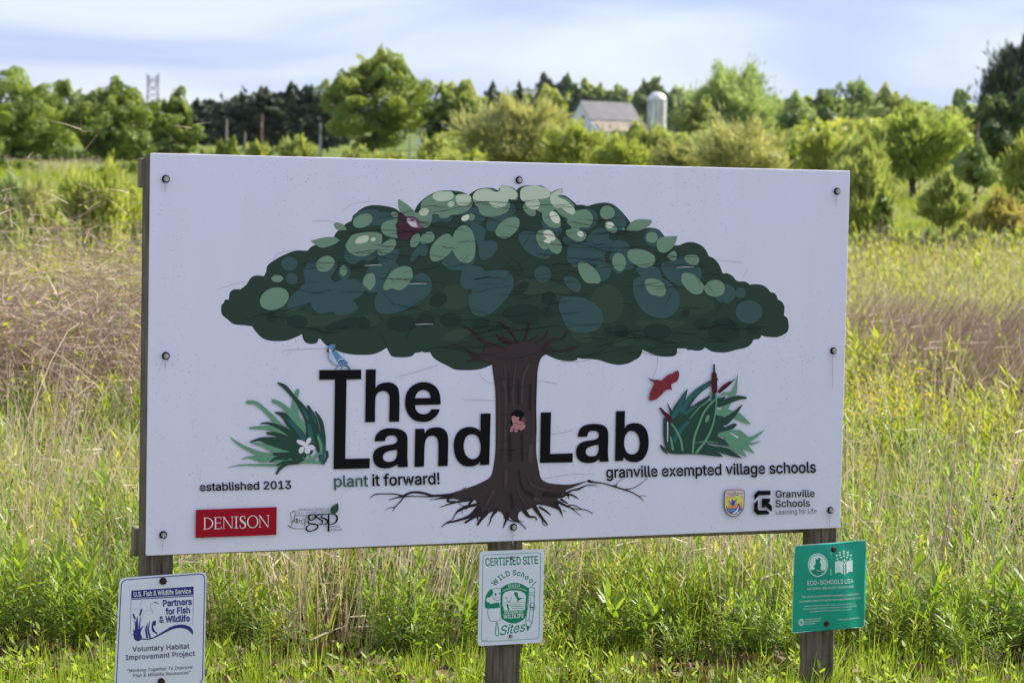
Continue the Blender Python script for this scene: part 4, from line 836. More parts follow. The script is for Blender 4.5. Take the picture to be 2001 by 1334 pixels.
for i in range(26):
    y = rc.uniform(480, 670); lo, hi = half_width(y); x = rc.uniform(lo + 30, hi - 60); crack(x, y, rc.uniform(25, 45), CK, 0.7, rc.choice((-1.0, 1.0)))
for i in range(9): crack(rc.uniform(962, 985), rc.uniform(730, 900), rc.uniform(30, 66), CK, 0.7)
for s in ("30,1255,1.5 130,1215,3 260,1170,3 380,1150,3","1500,330,2 1600,250,3 1730,215,3 1900,205,3","1150,437,3 1280,432,4 1420,445,3","690,880,2 760,820,3 860,788,3 930,785,2"): P.stroke(s, CW, 'A1', round_=False)
for s in ("800,1000,3 900,990,4 1100,980,4 1330,975,4",): P.stroke(s, CW, 'A2', round_=False)
for s in ("970,650,3 1100,665,3 1280,685,3","1280,870,3 1340,775,3"): P.stroke(s, CW, 'A7', round_=False)
for s in ("25,575,2 200,578,4 435,590,4","945,345,3 1070,355,4 1200,380,4","225,230,2 260,300,3 340,360,3 425,380,3","1120,1005,3 1240,995,4 1390,950,3"): P.stroke(s, CW, 'T1', round_=False)
for s in ("440,1205,2 560,1165,4 760,1110,4 940,1050,4",): P.stroke(s, CW, 'A4', round_=False)
for s in ("560,98,3 700,75,4 900,45,4 1200,38,3",): P.stroke(s, CW, 'R2', round_=False)
for s in ("1850,945,4 1840,1080,3 1790,1210,3","700,1010,3 900,1012,3 1050,985,3"): P.stroke(s, CW, 'A6', round_=False)
for x, y in BOLTS:
    if (x, y) != (1013, 352): P.stroke("%d,%d,3.5 %d,%d,2.5 %d,%d,1.0" % (x, y + 7, x, y + 18, x, y + (75 if x == 1627 else rc.randint(22, 36))), ink(148, 155, 183), 'F', round_=False)
P.end()["kind"] = "stuff"
for i in range(4):
    P.begin("peeled_scratch")
    x = (712, 1322, 800, 812)[i]; y = (519, 523, 555, 634)[i] ; P.stroke("%d,%d,0.6 %d,%d,1.2 %d,%d,0.6" % (x, y, x + 16, y - 1, x + 34, y - 1), ink(170, 178, 190), 'F', round_=False)
    P.end()


# ------------------------------------------------------------------ the three small metal signs on the posts
def rounded(c, rr, n=6):
    """quad of 4 photo-pixel corners with rounded corners"""
    out = []
    for i in range(4):
        p0, p, p1 = c[i - 1], c[i], c[(i + 1) % 4]
        a = math.hypot(p0[0] - p[0], p0[1] - p[1]); b = math.hypot(p1[0] - p[0], p1[1] - p[1])
        s0 = (p[0] + (p0[0] - p[0]) * rr / a, p[1] + (p0[1] - p[1]) * rr / a); s1 = (p[0] + (p1[0] - p[0]) * rr / b, p[1] + (p1[1] - p[1]) * rr / b)
        for k in range(n + 1):
            t = k / n; out.append(((1 - t) ** 2 * s0[0] + 2 * t * (1 - t) * p[0] + t * t * s1[0], (1 - t) ** 2 * s0[1] + 2 * t * (1 - t) * p[1] + t * t * s1[1]))
    return out
def frame_pts(reg, quad):
    ox, oy, k = REG[reg]; return [(ox + x * k, oy + y * k) for x, y in quad]
def plate(root, quad, rr, mats, w, warp, th=0.0022):
    """sheet metal plate: gridded so that it can be bent; front face at w"""
    L = rounded(quad, rr); loc = [to_local(x, y, w) for x, y in L]
    us = [p[0] for p in loc]; vs_ = [p[1] for p in loc]
    pts = [Vector(p) for p in loc]; n = len(pts)
    for i in range(1, 32):
        for j in range(1, 40):
            g = (min(us) + (max(us) - min(us)) * i / 32, min(vs_) + (max(vs_) - min(vs_)) * j / 40)
            if inside(g, loc): pts.append(Vector(g))
    ov, _, of, _, _, _ = delaunay_2d_cdt(pts, [], [list(range(n))], 1, 1e-7)
    V = [(p[0], -w - warp(p[0], p[1]), p[1]) for p in ov] + [(p[0], -w + th - warp(p[0], p[1]), p[1]) for p in ov]; F = []; M = []
    m_ = len(ov)
    for t in of:
        a, c, d = (ov[i] for i in t)
        if not inside(((a[0] + c[0] + d[0]) / 3, (a[1] + c[1] + d[1]) / 3), loc): continue
        if (c[0] - a[0]) * (d[1] - a[1]) - (d[0] - a[0]) * (c[1] - a[1]) < 0: t = (t[0], t[2], t[1])
        F.append(tuple(t)); M.append(0); F.append(tuple(m_ + i for i in reversed(t))); M.append(1)
    idx = [min(range(m_), key=lambda q: (ov[q][0] - p[0]) ** 2 + (ov[q][1] - p[1]) ** 2) for p in loc]
    for i in range(n):
        a, b = idx[i], idx[(i + 1) % n]
        if a != b: F.append((b, a, m_ + a, m_ + b)); M.append(1)
    me = bpy.data.meshes.new("metal_plate"); me.from_pydata(V, [], F)
    for k in mats: me.materials.append(k)
    me.polygons.foreach_set("material_index", M); me.update()
    return link("metal_plate", me, root)
M_alu = plain("aluminium_sheet", (0.55, 0.56, 0.58), 0.35, 0.6)
M_wsheet = plain("white_sheet_face", (0.80, 0.80, 0.90), 0.33, 0, 0.45, 0.04, 14)
M_gsheet = plain("green_sheet_face", (0.004, 0.34, 0.23), 0.34, 0, 0.35, 0.10, 9)
def small_sign(label, cat="sign"):
    r = empty("metal_sign", (SX, SY, 0), THETA); tag(r, label, cat); return r
flat = lambda u, v: 0.0

# left: white with navy print
s1 = small_sign("white metal sign with navy Partners for Fish & Wildlife emblem on the left post")
Q1 = frame_pts('S1', [(888, 375), (145, 432), (97, 1405), (868, 1350)])
c1 = to_local(*Q1[1]); c2 = to_local(*Q1[0])
warp1 = lambda u, v: 0.012 * (u - c1[0]) / (c2[0] - c1[0]) + 0.004 * math.cos((u - c1[0]) / (c2[0] - c1[0]) * 3.0)
plate(s1, Q1, 12, [M_wsheet, M_alu], 0.0, warp1)
P = Print(0.0, s1, 'S1', warp1); NV = ink(40, 46, 112); NG = ink(58, 62, 88)
P.begin("printed_border")
b1 = frame_pts('S1', [(872, 392), (162, 448), (115, 1385), (852, 1332)]); bb = rounded(b1, 12)
P.stroke("@F " + " ".join("%.2f,%.2f,1.6" % p for p in bb), NV, closed=True, sub=1)
P.end()
P.begin("fish_and_wildlife_emblem")
P.poly("245,538! 777,502! 777,572! 243,605!", NV); P.stroke("243,614,8! 777,582,8!", NV, round_=False)
P.stroke("243,620,2.5! 235,900,2.5!", NV, round_=False); P.stroke("775,590,2.5! 770,840,2.5!", NV, round_=False)
P.poly("235,900! 300,935 380,950 430,938! 520,885 580,848 640,830 700,830 750,850 773,885! 770,918! 740,882 700,862 640,858 580,875 500,915 430,948 380,958 300,948", NV)
for s in ("300,935,70 290,880,36 295,760,5","300,930,30 330,860,12 350,840,4","280,930,30 262,870,4","310,900,14 322,760,5","262,742,14 275,778,14","332,700,15 318,745,15","380,940,16 370,870,14 384,812,3","405,940,16 388,870,14 403,798,3","285,900,10 275,790,5"): P.stroke(s, NV)
P.poly("455,800! 430,800 418,850 425,885 455,905! 470,910 440,870 432,840", NV); P.poly("440,800! 455,792! 452,830 438,838", NV)
TG = ink(110, 122, 150)
for s in ("480,645,3 440,640,3 412,655,3 410,690,3 428,712,3 420,735,3","250,698,2 300,690,2 325,660,2 328,620,2","330,800,2 345,740,2 385,705,2 420,715,2"): P.stroke(s, TG)
P.stroke("446,638,10 480,648,3", NV)
P.end()
P.begin("lettering")
P.text("U.S. Fish & Wildlife Service", (265, 590), (755, 560), 40, ink(188, 198, 214), None, 0.016); P.end(); P.begin("lettering")
P.text("Partners", (515, 672), (762, 656), 52, NV, None, 0.03); P.end(); P.begin("lettering")
P.text("for Fish", (543, 742), (747, 728), 52, NV, None, 0.03); P.end(); P.begin("lettering")
P.text("& Wildlife", (487, 812), (745, 799), 52, NV, None, 0.03); P.end(); P.begin("lettering")
P.text("Voluntary Habitat", (258, 1060), (740, 1032), 42, NG, None, 0.014, track=0.02); P.end(); P.begin("lettering")
P.text("Improvement Project", (200, 1132), (788, 1095), 42, NG, None, 0.014, track=0.02); P.end(); P.begin("lettering")
P.text("“Working Together To Improve", (205, 1238), (765, 1204), 27, NG, None, 0.006, slant=0.25, track=0.02); P.end(); P.begin("lettering")
P.text("Fish & Wildlife Resources”", (258, 1280), (748, 1250), 27, NG, None, 0.006, slant=0.25, track=0.02); P.end(); P.begin("lettering")
P.end()
for q in ((513, 455), (497, 1315)):
    x, y = frame_pts('S1', [q])[0]; u, v = to_local(x, y, 0); bolt(s1, u, v, 0.002 + warp1(u, v), 0.0112, 0.0085, M_rust, M_rust)

# middle: white with green print
s2 = small_sign("white metal CERTIFIED SITE sign with green print on the middle post")
Q2 = frame_pts('S2', [(718, 183), (165, 205), (147, 1016), (704, 986)])
plate(s2, Q2, 7, [M_wsheet, M_alu], 0.0, flat)
P = Print(0.0, s2, 'S2'); GN = ink(22, 108, 88); GW = ink(168, 182, 202)
P.begin("printed_border")
bb = rounded(frame_pts('S2', [(688, 214), (194, 236), (178, 980), (672, 952)]), 6)
P.stroke("@F " + " ".join("%.2f,%.2f,0.9" % p for p in bb), GN, closed=True, sub=1)
P.end()
P.begin("lettering")
P.text("CERTIFIED SITE", (215, 330), (665, 310), 66, GN, None, 0.02); P.end(); P.begin("lettering")
P.text("WILD School", (290, 512), (622, 500), 44, GN, None, 0.026, arc=98); P.end(); P.begin("lettering")
P.text("Sites", (335, 925), (548, 888), 78, GN, None, 0.010, slant=0.45); P.end(); P.begin("lettering")
P.end()
P.begin("wildlife_division_badge")
P.poly("345,520! 400,487 460,474 520,482 585,520! 575,640 556,770 500,812 450,822 390,805 350,770 343,640", GN)
P.poly("362,590! 375,560 420,543 460,540 510,545 548,565 560,590! 552,706! 358,712!", GW)
P.text("OHIO", (410, 512), (510, 508), 24, GW, None, 0.014, track=0.12); P.end(); P.begin("lettering")
P.text("DEPARTMENT OF NATURAL RESOURCES", (362, 552), (566, 548), 11, GW, None, 0.01, arc=26); P.end(); P.begin("lettering")
P.text("DIVISION OF", (376, 740), (536, 733), 23, GW, None, 0.02); P.end(); P.begin("lettering")
P.text("WILDLIFE", (371, 780), (543, 772), 33, GW, None, 0.02); P.end(); P.begin("lettering")
P.poly("455,565! 470,552 490,560 500,600 550,600! 500,625 492,642! 478,605", GN)
for s in ("360,645,3 450,640,3 556,642,3","362,660,2 420,665,5 470,655,4 550,662,3","430,680,5 480,672,8 548,678,4","440,695,4 500,690,7 548,696,3","380,590,3 400,625,4 415,640,6","440,590,3 430,620,4 415,640,6","395,600,3 408,610,3","400,660,14 412,700,16"): P.stroke(s, GN)
P.end()
P.begin("printed_animal_with_glass")
P.poly("208,650! 215,590 240,548 272,530! 280,560 245,610 252,655! 325,640! 335,680 270,692 215,690", GN)
P.stroke("270,530,4 320,520,4 355,535,4 355,590,4 330,622,4 290,615,4 270,580,4", GN, closed=True)
P.ell(262, 548, 16, 20, GN); P.ell(300, 572, 9, 11, GN); P.ell(335, 565, 6, 8, GN); P.stroke("285,590,3 310,602,3 335,595,3", GN); P.ell(238, 620, 16, 22, GW)
P.stroke("232,735,4 240,690,4 290,668,4 345,690,4 360,740,4 340,790,4 290,805,4 250,790,4", GN, closed=True)
P.stroke("345,650,16 362,700,18 352,760,14", GN)
P.stroke("270,680,5 285,700,5", GN); P.stroke("306,815,6 302,915,6 320,928,6 328,915,6 316,815,6", GN)
P.end(); P.begin("printed_pencil")
P.stroke("586,520,5 582,640,5 560,800,5 575,885,5", GN); P.stroke("635,525,5 630,660,5 610,820,5 575,885,5", GN); P.stroke("586,520,5 610,512,5 635,525,5", GN)
P.stroke("586,556,4 633,560,4", GN); P.stroke("582,576,4 632,580,4", GN); P.stroke("604,590,3 598,700,3 585,800,3", GN); P.stroke("560,800,4 585,790,4 610,820,4", GN); P.poly("567,840! 592,845! 575,885!", GN)
P.stroke("598,655,4 630,650,4 633,700,4 600,700,4", GN, closed=True); P.stroke("600,680,14 625,688,12", GN)
P.stroke("195,966,3 230,965,3", GN)
P.end()
for q in ((440, 260), (428, 933)):
    x, y = frame_pts('S2', [q])[0]; u, v = to_local(x, y, 0); bolt(s2, u, v, 0.001, 0.0058, 0.0035, M_dark, M_steel)

# right: green, slightly bent
s3 = small_sign("bent green ECO-SCHOOLS USA metal sign with white print on the right post")
Q3 = frame_pts('S3', [(728, 144), (127, 190), (105, 918), (712, 866)])
a3 = to_local(*Q3[1]); b3 = to_local(*Q3[3])
def warp3(u, v):
    s = (u - a3[0]) / (b3[0] - a3[0]); t = (v - b3[1]) / (a3[1] - b3[1])
    return 0.007 + 0.010 * math.exp(-((s - 0.72 + 0.15 * t) / 0.16) ** 2) * (1 - 0.5 * t) + 0.006 * math.exp(-((t - 0.85) / 0.2) ** 2 - ((s - 0.42) / 0.1) ** 2) + 0.004 * math.sin(3 * t)
M_pale = ink(160, 182, 196)
plate(s3, Q3, 4.5, [M_gsheet, M_alu], 0.0, warp3)
P = Print(0.0, s3, 'S3', warp3); W3 = ink(160, 186, 198)
P.begin("printed_border")
bb = rounded(frame_pts('S3', [(724, 148), (131, 193), (109, 914), (708, 863)]), 4)
P.stroke("@F " + " ".join("%.2f,%.2f,1.2" % p for p in bb), W3, closed=True, sub=1)
P.end()
P.begin("printed_oval_emblem")
P.stroke(" ".join("%.1f,%.1f,7" % (317 + 75 * math.cos(t * math.pi / 8), 350 + 93 * math.sin(t * math.pi / 8)) for t in range(16)), W3, closed=True, sub=2)
P.ell(317, 350, 67, 84, W3)
GS3 = ink(16, 116, 98)
P.poly("262,392 285,385 283,350 300,325! 296,305! 308,290 330,290 342,302! 334,318 342,350 340,385 370,392! 355,420 317,434 280,422", GS3)
P.stroke("295,300,5 318,296,9 345,302,5", GS3); P.text("EEO", (310, 404), (355, 400), 14, W3, None, 0.01)
P.end(); P.begin("printed_divider")
P.stroke("422,240,4! 422,436,4!", W3, round_=False)
P.end(); P.begin("printed_book_and_tree_emblem")
P.poly("455,320! 480,313 505,318 520,332! 520,425! 492,408 455,416!", W3); P.poly("550,332! 565,318 588,311 607,312! 605,405! 575,405 550,422!", W3)
P.stroke("535,345,9 535,426,9", W3); P.stroke("514,312,5 527,332,7 535,345,9", W3); P.stroke("557,310,5 543,332,7 535,345,9", W3); P.ell(535, 309, 8, 9, W3)
for rad, cnt, sz in ((44, 5, 10), (66, 7, 11), (84, 9, 11)):
    for i in range(cnt):
        an = math.radians(196 - i * 212 / (cnt - 1)) if rad > 50 else math.radians(170 - i * 160 / (cnt - 1))
        x, y = 532 + rad * math.cos(an) * 0.92, 322 - rad * math.sin(an)
        if y > 306: continue
        P.poly("%.1f,%.1f! %.1f,%.1f %.1f,%.1f! %.1f,%.1f %.1f,%.1f! %.1f,%.1f!" % (x - sz, y - sz * .6, x - sz * .5, y - sz * .9, x, y - sz * .2, x + sz * .5, y - sz * .9, x + sz, y - sz * .6, x, y + sz * .8), W3)
P.end(); P.begin("printed_ring_emblem")
for k in range(4): P.stroke(" ".join("%.1f,%.1f,3" % (184 + (23 - 5 * k) * math.cos(t * math.pi / 5), 826 + (30 - 4 * k) * math.sin(t * math.pi / 5)) for t in range(10)), W3, closed=True, sub=1)
P.end()
P.begin("lettering")
P.text("ECO-SCHOOLS USA", (232, 518), (610, 497), 36, W3, None, 0.006); P.end(); P.begin("lettering")
P.text("NATIONAL WILDLIFE FEDERATION", (232, 558), (612, 535), 18, W3, None, 0.004); P.end(); P.begin("lettering")
P.text("This school is committed to providing a sustainable", (182, 625), (658, 597), 18, W3, None, 0.002); P.end(); P.begin("lettering")
P.text("and healthy place to explore new educational horizons.", (165, 662), (678, 628), 18, W3, None, 0.002); P.end(); P.begin("lettering")
P.text("National Wildlife Federation", (208, 698), (418, 685), 11, W3); P.end(); P.begin("lettering")
P.text("Eco-Schools USA is a", (428, 684), (630, 671), 11, W3); P.end(); P.begin("lettering")
P.text("National Wildlife Federation", (200, 722), (405, 709), 11, W3); P.end(); P.begin("lettering")
P.text("Foundation for Environmental Education", (412, 708), (640, 692), 11, W3); P.end(); P.begin("lettering")
P.text("Foundation for Environmental Education", (250, 743), (595, 718), 11, W3); P.end(); P.begin("lettering")
P.text("FOUNDATION FOR", (215, 808), (347, 799), 11, W3, None, 0.008); P.end(); P.begin("lettering")
P.text("ENVIRONMENTAL", (215, 827), (345, 818), 11, W3, None, 0.008); P.end(); P.begin("lettering")
P.text("EDUCATION", (215, 846), (300, 840), 11, W3, None, 0.008); P.end(); P.begin("lettering")
P.text("NWF.org/EcoSchoolsUSA", (480, 808), (668, 792), 13, W3, None, 0.003); P.end(); P.begin("lettering")
P.end()
for q in ((443, 220), (392, 838)):
    x, y = frame_pts('S3', [q])[0]; u, v = to_local(x, y, 0); bolt(s3, u, v, 0.001 + warp3(u, v), 0.0100, 0.0065, M_rust, plain("red_rust", (0.10, 0.02, 0.015), 0.6))
for o in (s1, s2, s3): o['group'] = "small metal signs screwed to the sign posts"
# ------------------------------------------------------------------ terrain
KD = np.array([-60, 0, 30, 42, 60, 75, 95, 120, 160, 200, 300, 450, 560, 700, 950, 1600, 2600.])
KZ = np.array([0, 0, 0, 0.05, 0.95, 1.8, 2.05, 2.25, 3.3, 4.7, 7.6, 12.2, 15.2, 17.5, 19.5, 20, 20.])
def ground(x, y):
    x = np.asarray(x, float); y = np.asarray(y, float)
    z = 0
    for o in (-0.12, -0.04, 0.04, 0.12): z = z + np.interp(y * (1 + o), KD, KZ) / 4
    z = z + np.clip((y - 60) / 60, 0, 1) * (0.35 * np.sin(x * 0.045 + 1.3) + 0.25 * np.sin(x * 0.021 + y * 0.03))
    z = z + 0.03 * np.sin(x * 1.1 + 0.7 * y) * np.sin(y * 0.9) * np.clip((y - 9) / 4, 0, 1)
    return z
gz = lambda x, y: float(ground(x, y))
ys = np.concatenate([np.arange(-12, 30, 0.5), np.geomspace(30, 2400, 120)])
xs = np.concatenate([-np.geomspace(1400, 8, 60), np.arange(-7.5, 7.6, 0.5), np.geomspace(8, 1400, 60)])
GX, GY = np.meshgrid(xs, ys); GZ = ground(GX, GY)
ny_, nx_ = GX.shape
ii = np.arange(ny_ * nx_).reshape(ny_, nx_)
F = np.stack([ii[:-1, :-1], ii[:-1, 1:], ii[1:, 1:], ii[1:, :-1]], -1).reshape(-1, 4)
me = np_mesh("ground", np.stack([GX, GY, GZ], -1).reshape(-1, 3), F, smooth=True)
mt, n, l, out = new_mat("meadow_soil_and_grass")
t = n.new("ShaderNodeTexCoord"); b = pbsdf(n, (0.1, 0.1, 0.05), 0.95, 0, 0.1)
q = n.new("ShaderNodeTexNoise"); q.inputs['Scale'].default_value = 0.35; q.inputs['Detail'].default_value = 10; q.inputs['Roughness'].default_value = 0.7
l.new(t.outputs['Object'], q.inputs['Vector'])
r = n.new("ShaderNodeValToRGB"); e = r.color_ramp.elements
e[0].position = 0.34; e[0].color = (0.055, 0.095, 0.02, 1); e[1].position = 0.70; e[1].color = (0.24, 0.22, 0.09, 1)
k = e.new(0.52); k.color = (0.12, 0.17, 0.035, 1)
l.new(q.outputs[0], r.inputs[0])
q2 = n.new("ShaderNodeTexNoise"); q2.inputs['Scale'].default_value = 26; q2.inputs['Detail'].default_value = 6
l.new(t.outputs['Object'], q2.inputs['Vector'])
r2 = n.new("ShaderNodeValToRGB"); e = r2.color_ramp.elements
e[0].position = 0.35; e[0].color = (0.030, 0.020, 0.013, 1); e[1].position = 0.68; e[1].color = (0.13, 0.085, 0.055, 1)
l.new(q2.outputs[0], r2.inputs[0])
# bare soil and litter up to a few metres behind the posts, meadow beyond
sx = n.new("ShaderNodeSeparateXYZ"); l.new(t.outputs['Object'], sx.inputs[0])
mr = n.new("ShaderNodeMapRange"); mr.inputs[1].default_value = 14.0; mr.inputs[2].default_value = 30.0; l.new(sx.outputs[1], mr.inputs[0])
mx_ = n.new("ShaderNodeMix"); mx_.data_type = 'RGBA'; l.new(mr.outputs[0], mx_.inputs[0]); l.new(r2.outputs[0], mx_.inputs[6]); l.new(r.outputs[0], mx_.inputs[7])
mr2 = n.new("ShaderNodeMapRange"); mr2.inputs[1].default_value = 8.3; mr2.inputs[2].default_value = 7.0; l.new(sx.outputs[1], mr2.inputs[0])
lw_ = n.new("ShaderNodeMix"); lw_.data_type = 'RGBA'; lw_.inputs[7].default_value = (0.17, 0.16, 0.14, 1)  # unseen ground in front of the signs, toned pale to bounce light onto the board
l.new(mr2.outputs[0], lw_.inputs[0]); l.new(mx_.outputs[2], lw_.inputs[6]); l.new(lw_.outputs[2], b.inputs['Base Color']); l.new(b.outputs[0], out.inputs[0])
bp = n.new("ShaderNodeBump"); bp.inputs['Strength'].default_value = 0.6; bp.inputs['Distance'].default_value = 0.05
l.new(q2.outputs[0], bp.inputs['Height']); l.new(bp.outputs[0], b.inputs['Normal'])
tag(link("ground", me, None, [mt]), kind='structure')

# ------------------------------------------------------------------ foliage materials
LM = {
 'mid':    leafmat("leaves_mid_green", (0.055, 0.100, 0.026), (0.24, 0.31, 0.07), 0.48, (1.9, 1.8, 0.8)),
 'bright': leafmat("leaves_bright_green", (0.095, 0.165, 0.034), (0.33, 0.395, 0.09), 0.50, (1.6, 1.5, 0.8)),
 'dark':   leafmat("leaves_dark_green", (0.036, 0.076, 0.022), (0.11, 0.17, 0.04), 0.35, (1.8, 1.8, 0.8)),
 'pine':   leafmat("needles_blackish", (0.030, 0.052, 0.032), (0.085, 0.11, 0.055), 0.2, (1.3, 1.3, 0.8)),
 'yellow': leafmat("leaves_yellow_green", (0.25, 0.32, 0.065), (0.47, 0.50, 0.13), 0.50, (1.25, 1.2, 0.7)),
 'olive':  leafmat("leaves_olive", (0.27, 0.33, 0.085), (0.45, 0.48, 0.15), 0.47, (1.2, 1.2, 0.8)),
 'pale':   leafmat("leaves_pale_green", (0.22, 0.31, 0.095), (0.42, 0.49, 0.18), 0.45, (1.15, 1.2, 0.9)),
 'tan':    leafmat("leaves_tan_green", (0.34, 0.36, 0.125), (0.51, 0.51, 0.21), 0.42, (1.15, 1.1, 0.8)),
 'oak':    leafmat("young_oak_leaves", (0.18, 0.25, 0.055), (0.38, 0.45, 0.11), 0.48, (1.35, 1.35, 0.8)),
 'orange': leafmat("leaves_orange_green", (0.32, 0.30, 0.07), (0.50, 0.45, 0.14), 0.45, (1.2, 1.1, 0.7)),
}
M_bark = plain("bark", (0.075, 0.062, 0.050), 0.95, 0, 0.15, 0.45, 6)
M_twig = plain("grey_twigs", (0.20, 0.16, 0.11), 0.9, 0, 0.15, 0.3, 3)

def crown_leaves(rng, C, R, n, size, flat=0.75, up=0.35, asp=0.75):
    """leaf faces on the outsides of many small clumps; C centres, R radii"""
    pr = R ** 2 / np.sum(R ** 2); k = rng.choice(len(C), n, p=pr)
    d = rng.normal(size=(n, 3)); d[:, 2] += up; d /= np.linalg.norm(d, axis=1, keepdims=True)
    rad = R[k, None] * rng.uniform(0.55, 1.05, (n, 1)) ** 0.7
    p = C[k] + d * rad * np.array([1, 1, flat])
    nr = d + rng.normal(size=(n, 3)) * 0.55; nr /= np.linalg.norm(nr, axis=1, keepdims=True)
    a = np.cross(nr, rng.normal(size=(n, 3))); a /= np.linalg.norm(a, axis=1, keepdims=True); b = np.cross(nr, a)
    s = (size * rng.uniform(0.6, 1.3, (n, 1)))
    V = np.stack([p - a * s, p - b * s * asp, p + a * s, p + b * s * asp], 1).reshape(-1, 3)
    F = np.arange(4 * n).reshape(n, 4)
    ct_ = rng.uniform(0.15, 0.85, len(C))
    return V, F, np.clip(ct_[k] + rng.normal(size=n) * 0.15, 0, 1)
def envelope(rng, K, w, h, kind):
    """clump centres filling the outline of a crown w wide, h high, its foot at z = 0"""
    d = rng.normal(size=(K, 3)); d /= np.linalg.norm(d, axis=1, keepdims=True)
    ph = rng.uniform(0, 6.28, 6)
    lump = 1 + 0.13 * np.sin(3 * np.arctan2(d[:, 1], d[:, 0]) + ph[0]) + 0.10 * np.sin(5 * d[:, 2] + ph[1]) + 0.08 * np.sin(7 * d[:, 0] + ph[2])
    rr = rng.uniform(0.2, 1, K) ** 0.38 * lump
    x = d[:, 0] * rr * w / 2; y = d[:, 1] * rr * w / 2; t = np.clip((d[:, 2] * rr + 1) / 2, 0, 1.15)
    if kind == 'oval': f = 1.0
    elif kind == 'egg': f = np.clip(1.18 - 0.75 * np.abs(t - 0.38) ** 1.2 * 1.7, 0.25, 1.1)
    elif kind == 'dome': t = t ** 0.85; f = 1.05
    elif kind == 'cone': f = np.clip(1.25 * (1 - t) + 0.12, 0.1, 1.15)
    else: f = 1.0
    return np.stack([x * f, y * f, t * h], 1)
def limbs(mb, rng, C, z0, h, r, k=7, lean=0.0):
    top = Vector((lean * h, 0, h * 0.78)); mid = Vector((lean * h * 0.5 + rng.uniform(-1, 1) * r, rng.uniform(-1, 1) * r, h * 0.4))
    mb.tube([(0, 0, -0.3), (0, 0, z0 * 0.5), mid, top], [r * 1.15, r, r * 0.62, r * 0.15], 8)
    idx = rng.choice(len(C), min(k, len(C)), replace=False)
    for i in idx:
        e = Vector(C[i]); s = max(z0 * 0.7, min(e.z * 0.55, h * 0.6)); b = Vector((lean * s, 0, s))
        m_ = b.lerp(e, 0.5) + Vector((0, 0, -0.06 * h))
        mb.tube([b, m_, e], [r * 0.42, r * 0.25, r * 0.06], 5)
DEFL = {}
def tree(px, ptop, wpx, depth, leaf, label, kind='egg', cat="tree", name="tree", n=7000, size=None, foot=0.16, K=46, cr=0.17, group=None, seed=None, tr=None, feather=0.0, xs_=1.0, clumpf=0.75):
    """a tree that stands where the photograph shows it: px, ptop and wpx are measured, depth is in metres"""
    top = at_depth(px, ptop, depth); x, y = top.x, depth
    g = gz(x, y); H = max(0.8, top.z - g); W = wpx * depth / FPX; K = int(K * 1.5); cr = cr * 0.86
    rng = np.random.default_rng(seed if seed is not None else int(px * 7 + ptop * 13 + depth))
    root = empty(name, (x, y, g)); tag(root, label, cat, group)
    z0 = H * foot; hc = H - z0
    C = envelope(rng, K, W * (1 - cr), hc * (1 - cr * 0.6), kind); C[:, 2] += z0 + hc * cr * 0.25
    R = W * cr * rng.uniform(0.7, 1.3, K); R = np.minimum(R, hc * 0.4)
    C[:, 2] = np.minimum(C[:, 2], H - R * clumpf * 0.9)
    if size is None: size = max(0.05, depth / FPX * (3.0 if n > 9000 else 3.4)); n = int(n * (1.75 if n > 9000 else 1.4))
    so = Soup()
    if feather > 0:
        nf = int(n * feather); k = rng.choice(K, nf)
        tip = C[k] + rng.normal(size=(nf, 3)) * R[k, None] * 0.8
        org = np.stack([tip[:, 0] * 0.25, tip[:, 1] * 0.25, z0 * 0.5 + (tip[:, 2] - z0 * 0.5) * 0.35], 1)
        d = tip - org; d += np.array([0, 0, 0.12 * H]); d /= np.linalg.norm(d, axis=1, keepdims=True)
        Ls = rng.uniform(0.10, 0.26, nf) * H * 0.6
        Lm = np.minimum(Ls, size * 5.5)
        V, F = strips(tip - d * Lm[:, None] * 0.6, d, rng.normal(size=(nf, 3)) * 0.12, Lm, np.full(nf, size * 0.75), 2, 'leaf', None, rng)
        so.add(V, F, 0, np.clip(rng.normal(0.5, 0.22, nf), 0, 1)); n = n - nf
    V, F, ti = crown_leaves(rng, C, R, n, size, clumpf, asp=0.65)
    Q = V.reshape(n, 4, 3); qc = Q.mean(1); kq = 9.0 / max(W, hc * 0.6); pq = rng.uniform(0, 6.28, 6)      # thin the crown out in places so that gaps open
    gap = np.sin(qc[:, 0] * kq + pq[0] + 1.3 * np.sin(qc[:, 2] * kq * 1.2 + pq[1])) * np.sin(qc[:, 2] * kq * 1.5 + pq[2]) * np.cos(qc[:, 1] * kq * 0.8 + pq[3])
    keep = (gap > -0.42) | (rng.uniform(size=n) < 0.18)
    so.add(Q[keep].reshape(-1, 3), np.arange(4 * keep.sum()).reshape(-1, 4), 0, ti[keep])
    def ragged(v):
        an = np.arctan2(v[:, 1], v[:, 0]); t = v[:, 2] / H
        f = 1 + 0.10 * np.sin(8 * t + 2 * an + pq[4]) + 0.09 * np.sin(3 * an + 5 * t + pq[5]) + 0.05 * np.sin(19 * t + an + pq[0])
        g_ = 1 + 0.07 * np.sin(2.3 * v[:, 0] / W * 6.28 + pq[1]) * np.clip(t, 0, 1) + 0.04 * np.sin(5.1 * v[:, 0] / W * 6.28 + pq[2]) * np.clip(t, 0, 1)
        return np.stack([v[:, 0] * f, v[:, 1] * f, v[:, 2] * g_], 1)
    so.V = [ragged(v) for v in so.V]; C = ragged(C)
    AV = np.concatenate(so.V); zs_ = min(1.35, H / np.percentile(AV[:, 2], 99.6 if feather == 0 else 99.85)); ws_ = min(1.4, W / 2 / np.percentile(np.abs(AV[:, 0]), 97.5))
    sc3 = np.array([ws_, ws_, zs_]); so.V = [v * sc3 for v in so.V]; C = C * sc3
    link("crown", so.mesh("crown", [LM[leaf]]), root)
